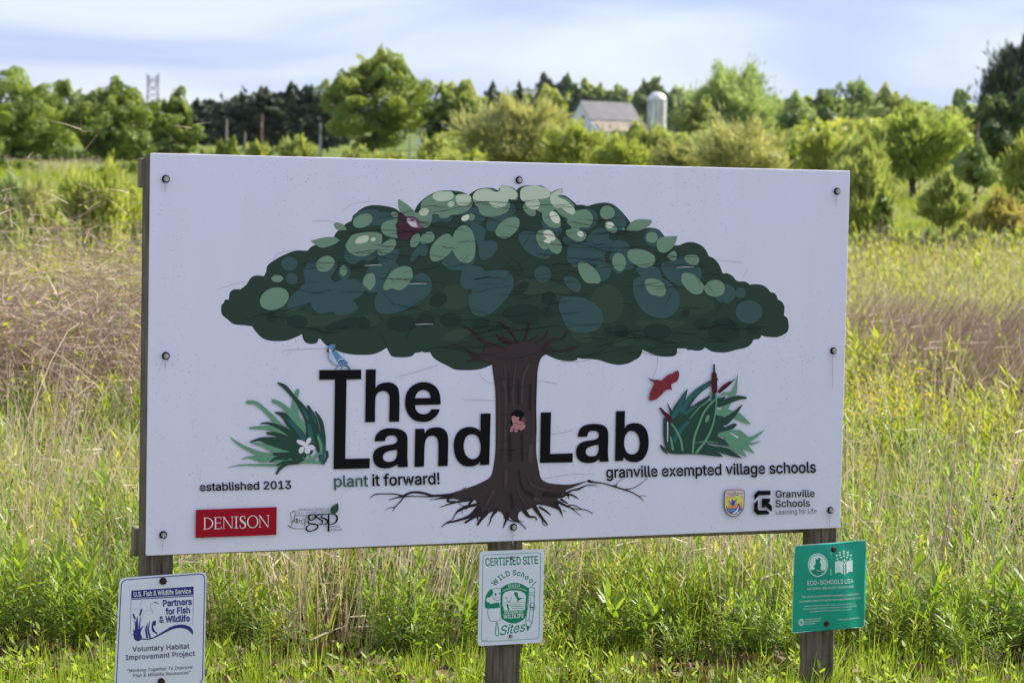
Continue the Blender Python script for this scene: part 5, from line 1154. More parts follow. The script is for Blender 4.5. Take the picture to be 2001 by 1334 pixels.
    mb = MB(); limbs(mb, rng, C, z0, H, tr or max(0.04, W * 0.022 + H * 0.009), 9)
    mb.build("trunk", [M_twig if leaf in ('olive', 'tan', 'orange') else M_bark], root, True)
    return root

# left side, from the picture's edge inwards
tree(28, 138, 215, 112, 'mid', "broad yellow-green tree at the picture's left edge behind the meadow", 'oval', n=18000, K=90, cr=0.12, foot=0.12)
tree(128, 158, 108, 122, 'bright', "slender light green bare-trunked tree, right of the broad left edge tree", 'egg', n=9000, foot=0.2, K=56, cr=0.14)
tree(222, 163, 168, 104, 'mid', "round dark green tree with low branches between two lighter trees, left of the sign board", 'egg', n=18000, K=90, cr=0.12, foot=0.03, seed=5)
tree(337, 176, 92, 124, 'bright', "bright fresh green round tree standing above the board's upper left corner", 'oval', n=11000, K=64, cr=0.13, foot=0.03)
G = "dark pines in a row behind the utility poles"
for px, pt, w, lb in ((398, 196, 60, "leftmost small dark pine right of the bright green round tree"), (436, 188, 62, "dark pine behind the grey utility pole at the left end of the pine row"),
    (478, 180, 66, "dark pine between the grey pole and the brown pole in the pine row"), (520, 172, 74, "dark pine behind the brown utility pole"),
    (562, 166, 80, "tallest dark pine in the middle of the pine row"), (606, 169, 74, "dark pine left of the whitish utility pole"), (642, 185, 56, "dark pine half hidden behind the tallest maple")):
    tree(px, pt, w, 205 + (px % 3) * 8, 'pine', lb, 'egg', "pine tree", "pine_tree", 6500, K=44, cr=0.15, foot=0.05, group=G, clumpf=0.5)
tree(655, 152, 72, 250, 'pale', "pale green tree top rising behind the right end of the pine row", 'dome', n=4000, foot=0.05)
tree(738, 104, 188, 150, 'bright', "tallest broad green maple standing above the left half of the board", 'egg', n=24000, K=110, cr=0.11, foot=0.12, seed=21)
tree(895, 158, 78, 215, 'olive', "yellowish tree top behind the medium green tree right of the tall maple", 'dome', n=4500, foot=0.05)
tree(876, 165, 102, 148, 'mid', "medium green tree just right of the tall maple", 'egg', n=11000, K=70, cr=0.13, foot=0.10)
tree(962, 166, 70, 262, 'pine', "dark evergreen left of the tan bushy tree", 'egg', "pine tree", "pine_tree", 4500, foot=0.03, clumpf=0.5)
tree(1018, 164, 44, 270, 'pine', "small pointed evergreen top between two dark evergreens", 'cone', "pine tree", "pine_tree", 3000, foot=0.03, clumpf=0.5)
tree(1075, 174, 112, 132, 'yellow', "golden-green round tree left of the barn", 'egg', n=9000, K=54, cr=0.14, foot=0.08)
tree(1015, 188, 190, 92, 'tan', "wide tan-green bushy tree with fine twigs left of the barn", 'dome', n=19000, K=90, cr=0.12, foot=0.08, feather=0.6)
for px, pt, w, lf, lb in ((1074, 147, 74, 'pine', "dark evergreen on the hill behind the golden-green tree"), (1112, 150, 62, 'dark', "dark tree on the hill just left of the barn roof"), (1156, 159, 74, 'bright', "light green tree on the hill behind the barn's ridge"),
    (1206, 170, 72, 'pale', "pale green tree on the hill behind the right end of the barn"), (1268, 153, 76, 'mid', "green tree on the hill right behind the silo"), (1325, 172, 70, 'pale', "pale tree on the hill right of the silo")):
    tree(px, pt, w, 640, lf, lb, 'egg', n=3600, foot=0.05, K=40, cr=0.17, size=0.62)
tree(1362, 190, 72, 205, 'olive', "dull olive tree right of the silo", 'oval', n=6500, K=50, cr=0.15, foot=0.05)
tree(1436, 122, 160, 225, 'pale', "tall pale willow-like tree with a feathery top above the board's right half", 'dome', n=15000, K=80, cr=0.12, foot=0.06, feather=0.55)
for px, pt, w, d, lf, lb in ((1545, 180, 96, 250, 'pale', "pale low tree right of the tall willow-like tree"), (1612, 176, 84, 300, 'mid', "green tree top behind the dark round tree"), (1668, 158, 110, 305, 'pale', "clumpy grey-green tree on the skyline right of centre"),
    (1742, 168, 78, 300, 'olive', "yellowish tree top on the skyline above the young oak"), (1880, 174, 56, 320, 'pale', "small thin tree on the skyline left of the big dark trees"), (1822, 208, 110, 240, 'olive', "olive tree behind the large young oak"), (1480, 200, 80, 260, 'olive', "olive tree low behind the willow-like tree")):
    tree(px, pt, w, d, lf, lb, 'oval', n=5000, foot=0.05, K=44, cr=0.15)
tree(1592, 214, 128, 150, 'dark', "dark round tree above the board's right end", 'oval', n=11000, K=64, cr=0.13, foot=0.04)
tree(1712, 231, 88, 150, 'dark', "smaller dark tree behind the feathery saplings right of the board", 'oval', n=6500, K=48, cr=0.14, foot=0.04)
tree(1992, 70, 150, 118, 'pine', "tall dark ragged tree at the picture's right edge", 'cone', n=34000, K=190, cr=0.10, foot=0.06, clumpf=0.9, feather=0.35)
tree(1972, 183, 155, 108, 'dark', "dark dense round tree under the tall one at the right edge", 'oval', n=15000, K=80, cr=0.12, foot=0.05, seed=8)
# feathery bushes right behind the board, brighter and nearer
G2 = "yellow-green feathery trees just beyond the meadow"
for px, pt, w, d, lf, lb in ((1122, 236, 110, 84, 'yellow', "yellow-green feathery tree covering the left foot of the barn"), (1212, 262, 100, 82, 'yellow', "low yellow-green tree below the barn's rusty roof"), (1262, 238, 84, 90, 'olive', "olive sapling in front of the silo's foot"),
    (1318, 268, 96, 84, 'tan', "low tan-green sapling right of the silo's foot"), (1452, 226, 165, 78, 'tan', "broad tan feathery tree below the tall willow-like tree"), (1532, 250, 70, 82, 'mid', "fresh green sapling left of the dark round tree"),
    (1616, 250, 88, 80, 'yellow', "golden sapling in front of the dark round tree"), (1690, 262, 92, 72, 'olive', "olive feathery tree just right of the board's upper right corner"), (850, 262, 72, 88, 'olive', "small olive sapling in front of the white house"),
    (905, 292, 90, 84, 'yellow', "low yellow-green bush right of the small olive sapling"), (702, 285, 62, 92, 'olive', "low olive bush left of the tall maple's trunk"), (760, 292, 60, 96, 'yellow', "low bush right of the tall maple's trunk"), (1380, 262, 70, 86, 'olive', "olive sapling below the dull olive tree"),
    (578, 264, 66, 92, 'olive', "rounded olive bush left of the whitish utility pole"), (505, 275, 46, 92, 'yellow', "small golden bush beside the brown utility pole"), (430, 272, 22, 90, 'bright', "narrow green sapling left of the grey utility pole"), (453, 268, 24, 90, 'bright', "narrow green sapling right of the grey utility pole"), (410, 288, 40, 92, 'olive', "low olive bush above the board's left part")):
    tree(px, pt, w, d, lf, lb, 'cone' if px in (430, 453, 850) else 'dome', "tree" if w > 60 else "sapling", "feathery_tree", 9000 if w > 80 else 4500, foot=0.06, K=50, cr=0.13, feather=0.5, group=G2)
# young trees on the grassy slope right of the board
tree(1788, 208, 182, 75, 'oak', "large young oak with a thin dark trunk on the grassy slope right of the board", 'egg', n=15000, K=90, cr=0.11, foot=0.26, feather=0.3, tr=0.10)
tree(1690, 300, 100, 56, 'olive', "slim olive feathery tree beside the board's right edge", 'egg', n=10000, K=70, cr=0.12, foot=0.10, feather=0.6)
tree(1908, 278, 88, 70, 'pale', "young round-headed tree with a bare thin trunk, second right of the large young oak", 'egg', n=7500, K=56, cr=0.13, foot=0.30, tr=0.07)
tree(1726, 374, 42, 50, 'bright', "knee-high fresh green sapling on the slope near the board's right edge", 'cone', "sapling", "sapling", 1400, K=22, cr=0.20, foot=0.28, tr=0.02)
tree(1846, 330, 92, 58, 'olive', "thin yellowish young tree in front of the gap right of the large young oak", 'egg', n=6500, K=56, cr=0.12, foot=0.20, feather=0.4, tr=0.04)
tree(1958, 372, 110, 54, 'orange', "orange-tinged bushy sapling at the lower right of the slope", 'egg', n=7500, K=56, cr=0.13, foot=0.12, feather=0.4, tr=0.04)
tree(2012, 262, 96, 66, 'yellow', "yellow-green young tree cut by the picture's right edge", 'egg', n=6500, K=56, cr=0.13, foot=0.14, feather=0.3)
tree(2060, 330, 120, 60, 'olive', "olive young tree just beyond the right edge", 'egg', n=5000, K=40, cr=0.13, foot=0.10, feather=0.3)
tree(-70, 250, 150, 90, 'mid', "green tree just beyond the left edge", 'oval', n=5000, K=40, cr=0.14, foot=0.10)
# shrubs on the left between the meadow and the trees
tree(212, 322, 170, 36, 'yellow', "big feathery yellow-green bush against the board's left edge", 'dome', "bush", "bush", 22000, K=100, cr=0.10, foot=0.03, feather=0.75, size=0.030)
tree(22, 332, 90, 46, 'pale', "pale green bush with bare pinkish twigs at the left edge", 'dome', "bush", "bush", 6000, K=50, cr=0.13, foot=0.04, feather=0.5, size=0.04)
tree(72, 348, 70, 44, 'tan', "pinkish brown twiggy bush beside the patch of lawn on the left", 'dome', "bush", "bush", 5000, K=44, cr=0.13, foot=0.04, feather=0.7, size=0.035)
for px, pt, w, d, lf, lb in ((10, 405, 90, 34, 'bright', "low bright bush at the left edge behind the brambles"), (92, 398, 90, 35, 'yellow', "low golden bush in the hollow below the lawn on the left"), (140, 388, 70, 38, 'bright', "low green bush left of the big feathery bush")):
    tree(px, pt, w, d, lf, lb, 'dome', "bush", "bush", 5000, K=40, cr=0.14, foot=0.03, feather=0.35, size=0.035)
G3 = "low green shrubs along the far side of the meadow"
rg = random.Random(4)
SH = [(1672, 440, "against the board's edge"), (1705, 452, "before the tiny sapling"), (1742, 446, "just right of the tiny sapling"), (1778, 452, "below the large young oak's trunk"), (1815, 444, "right below the large young oak"), (1852, 452, "below the thin yellowish young tree"), (1890, 440, "darkest one near the orange sapling"), (1925, 450, "in front of the orange sapling"), (1962, 442, "right of the orange sapling's foot"), (1998, 448, "cut by the picture's right edge")]
for i, (px, pt, w_) in enumerate(SH):
    tree(px, pt + rg.randint(-6, 8), rg.randint(40, 60), 46 + rg.uniform(-2, 3), ('yellow', 'bright', 'olive')[i % 3], "low leafy shrub on the far side of the meadow, " + w_, 'dome', "shrub", "shrub", 1800, K=20, cr=0.2, foot=0.02, group=G3, size=0.05)

# far woods on the hill: too far to tell the trees apart
def woods(pts, depth, leaf, n, label, seed, size=0.8, thick=14):
    rng = np.random.default_rng(seed); C = []; Rr = []
    for (xa, ta), (xb, tb) in zip(pts[:-1], pts[1:]):
        m_ = int((xb - xa) / 7) + 2
        for i in range(m_):
            t = rng.uniform(0, 1); px = xa + (xb - xa) * t; pt = ta + (tb - ta) * t + rng.uniform(-7, 6)
            dd = depth + rng.uniform(0, thick); p = at_depth(px, pt, dd); g = gz(p.x, dd); H = p.z - g
            for j in range(9):
                r_ = H * rng.uniform(0.13, 0.22); z = g + H * (j + 0.5) / 9.5
                C.append((p.x + rng.normal() * H * 0.14, dd + rng.normal() * H * 0.2, min(z, p.z - r_ * 0.7))); Rr.append(r_)
    C = np.array(C); Rr = np.array(Rr); s = Soup(); V, F, ti = crown_leaves(rng, C, Rr, n, size, 0.85); s.add(V, F, 0, ti)
    tag(link("far_woods", s.mesh("far_woods", [LM[leaf]])), label, "woods", None, 'stuff')
woods([(-60, 205), (120, 230), (330, 235), (400, 215)], 260, 'dark', 14000, "far dark woods behind the trees on the left", 1, 0.5)
woods([(820, 200), (930, 190), (1010, 185), (1120, 178), (1260, 182), (1400, 190)], 690, 'mid', 16000, "far woods along the hilltop behind the barn", 2, 1.0, 30)
woods([(1372, 205), (1440, 200), (1560, 200), (1700, 196), (1860, 212), (2060, 205)], 330, 'pale', 20000, "far olive woods along the skyline on the right", 3, 0.55)  # leaf colour paler than these olive trees, haze painted into it
woods([(380, 205), (470, 195), (600, 190), (660, 195)], 235, 'pine', 12000, "dark evergreen woods behind the row of pines", 4, 0.45)
woods([(-60, 300), (60, 302), (200, 306), (330, 290)], 132, 'dark', 9000, "dark hedge growing under the trees on the left", 5, 0.28, 4)
woods([(1640, 300), (1760, 290), (1880, 300), (2060, 290)], 130, 'olive', 10000, "olive thicket behind the young trees on the right", 6, 0.30, 8)
woods([(830, 285), (960, 280), (1120, 268), (1300, 275), (1460, 285), (1640, 290)], 118, 'yellow', 16000, "yellow-green thicket behind the feathery trees", 7, 0.26, 8)
woods([(-60, 372), (30, 380), (90, 398), (150, 396), (290, 384)], 52, 'olive', 14000, "thick green shrubs filling the hollow on the left beyond the brambles", 8, 0.075, 3)
woods([(-60, 318), (60, 326), (110, 340)], 84, 'mid', 7000, "lighter green scrub at the left below the broad tree", 9, 0.12, 4)
woods([(150, 336), (300, 322)], 80, 'mid', 5000, "lighter green scrub behind the big feathery bush", 10, 0.12, 4)
woods([(880, 262), (1010, 258), (1110, 268), (1270, 268), (1400, 262), (1560, 262), (1680, 268)], 108, 'olive', 22000, "tall yellow-green scrub behind the top edge of the board", 11, 0.17, 8)
woods([(1560, 246), (1700, 236), (1850, 240), (2060, 236)], 140, 'yellow', 16000, "fresh green wood edge behind the large young oak", 12, 0.24, 10)
# ------------------------------------------------------------------ farm, house, poles, pylon
def rot_at(px, py, d): p = at_depth(px, py, d); return p
M_tin = plain("grey_tin_roof", (0.13, 0.125, 0.14), 0.6, 0.0, 0.3, 0.2, 0.6)
M_rtin = plain("rusty_tin_roof", (0.31, 0.24, 0.19), 0.7, 0.0, 0.3, 0.3, 0.5)
M_wwall = plain("white_barn_boards", (0.68, 0.71, 0.74), 0.8, 0, 0.3, 0.12, 1.5)
M_win = plain("dark_window", (0.03, 0.035, 0.045), 0.2, 0, 0.5)
pb = at_depth(1180, 262, 550); g0 = gz(pb.x, 550)
k_ = 550 / FPX
barn = empty("barn", (pb.x, 550, g0)); tag(barn, "white barn with a grey upper roof and rusty lower roof on the hill", "barn")
ridge = at_depth(1180, 199, 550).z - g0; eave1 = at_depth(1180, 236, 550).z - g0; low = at_depth(1180, 259, 550).z - g0
barn.rotation_euler = (0, 0, math.radians(33)); x0, x1 = -6.6, 7.2
D_ = 6.0
# gable walls: five-cornered solids, front (towards the camera) is the long side
def prism(mb, prof, xa, xb, mi=0):
    n_ = len(prof); v = [(xa, y, z) for y, z in prof] + [(xb, y, z) for y, z in prof]
    f = [tuple(range(n_)), tuple(range(2 * n_ - 1, n_ - 1, -1))] + [(i, n_ + i, n_ + (i + 1) % n_, (i + 1) % n_) for i in range(n_)]
    mb.add(v, f, mi)
prof = [(-7.5, -2), (-7.5, low - 0.15), (-4.0, eave1 - 0.25), (0, ridge - 0.3), (4.0, eave1 - 0.25), (4.0, -2)]
w_ = MB(); prism(w_, prof, x0 + 0.3, x1 - 0.3); w_.build("wall", M_wwall, barn)
def slab(xa, xb, ya, za, yb, zb, th, mat_, nm, par):
    mb = MB(); mb.add([(xa, ya, za), (xb, ya, za), (xb, yb, zb), (xa, yb, zb), (xa, ya, za - th), (xb, ya, za - th), (xb, yb, zb - th), (xa, yb, zb - th)], [(0, 1, 2, 3), (7, 6, 5, 4), (0, 4, 5, 1), (1, 5, 6, 2), (2, 6, 7, 3), (3, 7, 4, 0)])
    nrib = int((xb - xa) / 0.8)
    for i in range(nrib + 1):
        x = xa + 0.02 + i * (xb - xa - 0.1) / nrib
        mb.add([(x, ya, za + 0.01), (x + 0.06, ya, za + 0.01), (x + 0.06, yb, zb + 0.01), (x, yb, zb + 0.01), (x, ya, za + 0.08), (x + 0.06, ya, za + 0.08), (x + 0.06, yb, zb + 0.08), (x, yb, zb + 0.08)], [(3, 2, 1, 0), (4, 5, 6, 7), (0, 1, 5, 4), (1, 2, 6, 5), (2, 3, 7, 6), (3, 0, 4, 7)])
    return mb.build(nm, mat_, par)
slab(x0, x1, -4.3, eave1, 0, ridge, 0.15, M_tin, "upper_roof", barn); slab(x0, x1, 4.3, eave1, 0, ridge, 0.15, M_tin, "rear_roof", barn)
slab(x0 + 0.8, x1 + 0.3, -8.1, low - 0.1, -4.2, eave1 - 0.2, 0.12, M_rtin, "lower_roof", barn)
for i in range(3):
    xx = x0 + 2.2 + i * 4.0; MB().box(xx, xx + 0.9, -7.56, -7.48, low - 1.6, low - 0.7).build("window", M_win, barn)
MB().box(x0 + 0.22, x0 + 0.32, -1.6, -0.6, eave1 - 0.2, eave1 + 0.9).build("window", M_win, barn)
ps = at_depth(1284.5, 180, 545); gs = gz(ps.x, 545)
silo = empty("silo", (ps.x, 545, gs)); tag(silo, "white concrete silo with a domed top beside the barn", "silo")
mt, n, l, out = new_mat("silo_concrete"); b = pbsdf(n, (0.6, 0.6, 0.6), 0.8, 0, 0.3)
t = n.new("ShaderNodeTexCoord"); mp = n.new("ShaderNodeMapping"); mp.inputs['Scale'].default_value = (1.3, 1.3, 0.22); q = n.new("ShaderNodeTexNoise"); q.inputs['Scale'].default_value = 1.2; q.inputs['Detail'].default_value = 6
l.new(t.outputs['Object'], mp.inputs[0]); l.new(mp.outputs[0], q.inputs['Vector'])
r = n.new("ShaderNodeValToRGB"); e = r.color_ramp.elements; e[0].position = 0.35; e[0].color = (0.30, 0.31, 0.33, 1); e[1].position = 0.6; e[1].color = (0.62, 0.62, 0.61, 1)
l.new(q.outputs[0], r.inputs[0]); l.new(r.outputs[0], b.inputs['Base Color']); l.new(b.outputs[0], out.inputs[0])
Hs = ps.z - gs; Rs = 18.5 * 545 / FPX
sh = MB(); sh.tube([(0, 0, -1.5), (0, 0, Hs - Rs * 0.95)], [Rs, Rs], 36)
for i in range(int((Hs - Rs) / 0.75)):
    z = 0.4 + i * 0.75; sh.tube([(0, 0, z), (0, 0, z + 0.06)], [Rs + 0.035, Rs + 0.035], 36)
sh.build("shaft", mt, silo, False)
dm = MB(); dm.tube([(0, 0, Hs - Rs * 0.95 + Rs * 0.95 * math.sin(a * math.pi / 16)) for a in range(9)], [max(0.05, Rs * 1.03 * math.cos(a * math.pi / 16)) for a in range(9)], 36)
dm.build("dome", plain("silo_dome_metal", (0.62, 0.63, 0.66), 0.5, 0.2, 0.5, 0.1, 1), silo, True)
MB().box(-Rs * 0.55, -Rs * 0.30, -Rs * 1.06, -Rs * 0.80, -1, Hs - Rs * 1.1).build("chute", M_wwall, silo)
# white house glimpsed between the maple and its neighbour
ph_ = at_depth(838, 288, 185); gh = gz(ph_.x, 185); kk = 185 / FPX
house = empty("house", (ph_.x, 185, gh)); tag(house, "white house mostly hidden between the tall maple and the medium green tree", "house")
hr = at_depth(838, 246, 185).z - gh; he = at_depth(838, 258, 185).z - gh; hx = 22 * kk
w_ = MB(); prism(w_, [(-2.5, -1), (-2.5, he), (0, hr - 0.1), (2.5, he), (2.5, -1)], -hx, hx); w_.build("wall", M_wwall, house)
slab(-hx - 0.2, hx + 0.2, -2.8, he - 0.05, 0, hr + 0.1, 0.12, M_tin, "roof", house); slab(-hx - 0.2, hx + 0.2, 2.8, he - 0.05, 0, hr + 0.1, 0.12, M_tin, "rear_roof", house)
for i in range(3): MB().box(-hx + 0.4 + i * 0.9, -hx + 0.8 + i * 0.9, -2.56, -2.48, he - 1.1, he - 0.4).build("window", M_win, house)
M_pole = plain("grey_pole_wood", (0.30, 0.28, 0.27), 0.9, 0, 0.2, 0.2, 2); M_pole2 = plain("brown_pole_wood", (0.19, 0.11, 0.085), 0.9, 0, 0.2, 0.2, 2); M_pole3 = plain("pale_pole", (0.50, 0.49, 0.49), 0.8, 0, 0.2, 0.1, 2)
for px, pt, wp, d, mm_, lb in ((443, 234, 4, 165, M_pole, "grey utility pole leftmost in front of the pine row"), (479, 258, 3, 180, M_pole, "short thin grey post between the two taller poles before the pines"), (512, 222, 5, 165, M_pole2, "tall reddish brown utility pole before the pines"),
    (627, 239, 6, 150, M_pole3, "whitish utility pole left of the tall maple"), (1338, 258, 5, 140, M_pole3, "short pale pole among the saplings right of the silo"), (1911, 238, 6, 92, M_pole2, "reddish pole beside the dark round tree at the right"), (801, 268, 4, 160, M_pole, "short grey post right of the tall maple")):
    tp = at_depth(px, pt, d); g = gz(tp.x, d); r_ = empty("utility_pole", (tp.x, d, g)); tag(r_, lb, "pole", "poles along the field edge")
    H = tp.z - g; rr = wp * d / FPX / 2
    MB().tube([(0, 0, -0.4), (0, 0, H * 0.5), (0.01, 0, H)], [rr * 1.15, rr, rr * 0.85], 10).build("shaft", mm_, r_)
    MB().tube([(0, 0, H - 0.02), (0, 0, H + 0.03)], [rr * 0.95, rr * 0.7], 10).build("cap", M_dark, r_)
    MB().box(-rr * 0.5, rr * 0.5, -rr * 1.5, -rr * 0.7, H * 0.72, H * 0.72 + 0.35).build("bracket", M_pole, r_)
# lattice pylon far away behind the left trees
pp = at_depth(299, 143, 900); gp = gz(pp.x, 900); Hp = pp.z - gp
pyl = empty("pylon", (pp.x, 900, gp)); tag(pyl, "distant lattice power pylon rising above the trees on the left", "pylon")
M_pyl = plain("galvanised_lattice", (0.16, 0.17, 0.21), 0.6, 0.0)
hw = 11.5 * 900 / FPX
mb = MB(); tube_r = 0.12
hb = Hp - 7.0
corners = lambda z: [(sx_ * (hw * (0.9 + (hb - z) * 0.02)), sy_ * hw * 0.6, z) for sx_ in (-1, 1) for sy_ in (-1, 1)]
lv = [0, hb * 0.3, hb * 0.55, hb * 0.75, hb * 0.9, hb, hb + 3.2, Hp - 0.8]
for a, c in zip(lv[:-1], lv[1:]):
    A, B = corners(a), corners(c)
    for i in range(4): mb.tube([A[i], B[i]], tube_r, 4)
    for i, j in ((0, 1), (1, 3), (3, 2), (2, 0)):
        mb.tube([A[i], B[j]], tube_r * 0.7, 4); mb.tube([A[j], B[i]], tube_r * 0.7, 4)
mb.build("mast", M_pyl, pyl)
mb = MB()
for s_ in (-1, 1):
    mb.tube([(s_ * hw * 0.9, 0, Hp - 3.0), (s_ * hw * 1.05, 0, Hp)], tube_r, 4); mb.tube([(s_ * hw * 1.05, 0, Hp), (s_ * hw * 0.4, 0, Hp - 3.0)], tube_r, 4)
mb.tube([(-hw * 1.2, 0, Hp - 2.6), (hw * 1.2, 0, Hp - 2.6)], tube_r * 1.2, 4); mb.tube([(-hw * 1.2, 0, Hp - 3.6), (hw * 1.2, 0, Hp - 3.6)], tube_r, 4)
mb.tube([(-hw, 0, Hp - 3.6), (0, 0, Hp - 6.4), (hw, 0, Hp - 3.6)], tube_r, 4)
mb.build("crossarm", M_pyl, pyl)

# ------------------------------------------------------------------ thin haze over the land
hz = MB().box(-1450, 1450, -40, 2450, -1.2, 40.0).build("haze", [], None)
mt, n, l, out = new_mat("thin_haze")
pv = n.new("ShaderNodeVolumePrincipled"); pv.inputs['Color'].default_value = (0.80, 0.88, 1.0, 1); pv.inputs['Density'].default_value = 0.00004; pv.inputs['Anisotropy'].default_value = 0.3
l.new(pv.outputs[0], out.inputs['Volume']); hz.data.materials.append(mt)
tag(hz, "thin pale haze over the fields", "haze", None, 'stuff')
# ------------------------------------------------------------------ meadow plants
PM = {
 'grass': leafmat("meadow_grass", (0.18, 0.25, 0.030), (0.38, 0.41, 0.075), 0.50, (1.3, 1.3, 0.6), 0.55, 0.35, None, 0.15),
 'lawn':  leafmat("short_grass", (0.16, 0.26, 0.030), (0.34, 0.41, 0.06), 0.50, (1.35, 1.4, 0.6), 0.5, 0.35, None, 0.3),
 'herb':  leafmat("goldenrod_leaves", (0.10, 0.18, 0.028), (0.25, 0.34, 0.05), 0.47, (1.6, 1.65, 0.6), 0.42, 0.30, None, 0.4),
 'herb2': leafmat("yellow_herb_leaves", (0.24, 0.30, 0.032), (0.46, 0.47, 0.075), 0.50, (1.2, 1.2, 0.6), 0.5, 0.30, None, 0.35),
 'straw': leafmat("dry_straw", (0.50, 0.40, 0.27), (0.76, 0.66, 0.49), 0.25, (1.05, 1.0, 0.9), 0.55, 0.30, None, 0.25),
 'brown': leafmat("dead_brown_stems", (0.22, 0.155, 0.12), (0.48, 0.37, 0.29), 0.20, (1.05, 1.0, 0.95), 0.65, 0.35, None, 0.2),
 'cane':  leafmat("dead_bramble_canes", (0.21, 0.14, 0.10), (0.53, 0.42, 0.32), 0.12, (1.05, 1.0, 0.95), 0.65, 0.3, None, 0.2),
 'stem':  leafmat("reddish_stems", (0.10, 0.055, 0.03), (0.17, 0.15, 0.04), 0.10, (1, 1, 1), 0.6, 0.2),
 'litter':leafmat("dead_oak_leaves", (0.08, 0.042, 0.026), (0.27, 0.175, 0.12), 0.15, (1.2, 1, 0.8), 0.65, 0.45),
 'flower':leafmat("yellow_flowers", (0.55, 0.42, 0.02), (0.75, 0.62, 0.03), 0.35, (1.1, 1.1, 0.5), 0.5, 0.1),
 'seed':  leafmat("dark_seed_heads", (0.035, 0.025, 0.02), (0.10, 0.07, 0.05), 0.05, (1, 1, 1), 0.8, 0.2),
}
MK = list(PM); MI = {k: i for i, k in enumerate(MK)}
def fan(rng, n, spread, tilt):
    a = rng.uniform(0, 2 * np.pi, n); r = spread * np.sqrt(rng.uniform(0, 1, n)); t = np.abs(rng.normal(0, tilt, n))
    base = np.stack([r * np.cos(a), r * np.sin(a), np.zeros(n) - 0.01], 1); az = a + rng.normal(0, 0.8, n)
    d = np.stack([np.sin(t) * np.cos(az), np.sin(t) * np.sin(az), np.cos(t)], 1)
    return base, d, az
def p_grass(rng, n=34, h=0.42, w=0.0065, mk='grass', spread=0.09, tilt=0.28, droop=0.35):
    s = Soup(); b, d, az = fan(rng, n, spread, tilt); L = h * rng.uniform(0.5, 1.2, n)
    bend = np.stack([np.cos(az) * L * 0.25, np.sin(az) * L * 0.25, -L * droop * rng.uniform(0.2, 1.4, n)], 1)
    V, F = strips(b, d, bend, L, w * rng.uniform(0.6, 1.3, n), 4, 'blade', None, rng)
    s.add(V, F, MI[mk], np.clip(rng.normal(0.5, 0.25, n), 0, 1)); return s
def p_straw(rng, n=12, h=0.95, w=0.0042, mk='straw', lean=(0.0, 0.0), spread=0.14, tilt=0.30, curls=10, sub=0):
    s = Soup(); b, d, az = fan(rng, n, spread, tilt); d += np.array([lean[0], lean[1], 0]); L = h * rng.uniform(0.55, 1.15, n)
    bend = np.stack([rng.normal(size=n) * 0.06 * L + lean[0] * L * 0.3, rng.normal(size=n) * 0.06 * L + lean[1] * L * 0.3, -L * 0.08 * np.abs(rng.normal(size=n))], 1)
    ti = np.clip(rng.normal(0.5, 0.25, n), 0, 1)
    V, F = strips(b, d, bend, L, w * rng.uniform(0.6, 1.5, n), 4, 'even', None, rng); s.add(V, F, MI[mk], ti)
    if curls:
        dn = d / np.linalg.norm(d, axis=1, keepdims=True); k = rng.choice(n, curls); t = rng.uniform(0.15, 0.95, curls)
        p = b[k] + dn[k] * (L[k] * t)[:, None] + bend[k] * (t * t)[:, None]
        dd = rng.normal(size=(curls, 3)); dd[:, 2] = np.abs(dd[:, 2]) * 0.3
        l_ = rng.uniform(0.06, 0.20, curls)
        V, F = strips(p, dd, np.array([[0, 0, -0.06]]) * np.ones((curls, 1)), l_, np.full(curls, w * 1.5), 3, 'blade', None, rng); s.add(V, F, MI[mk], np.clip(rng.normal(0.6, 0.25, curls), 0, 1))
    if sub:
        dn = d / np.linalg.norm(d, axis=1, keepdims=True); k = rng.choice(n, sub); t = rng.uniform(0.5, 1.0, sub)
        p = b[k] + dn[k] * (L[k] * t)[:, None] + bend[k] * (t * t)[:, None]
        dd = dn[k] + rng.normal(size=(sub, 3)) * 0.45
        V, F = strips(p, dd, rng.normal(size=(sub, 3)) * 0.03, rng.uniform(0.08, 0.24, sub), np.full(sub, w * 0.6), 2, 'blade', None, rng); s.add(V, F, MI[mk], np.clip(rng.normal(0.45, 0.25, sub), 0, 1))
    return s
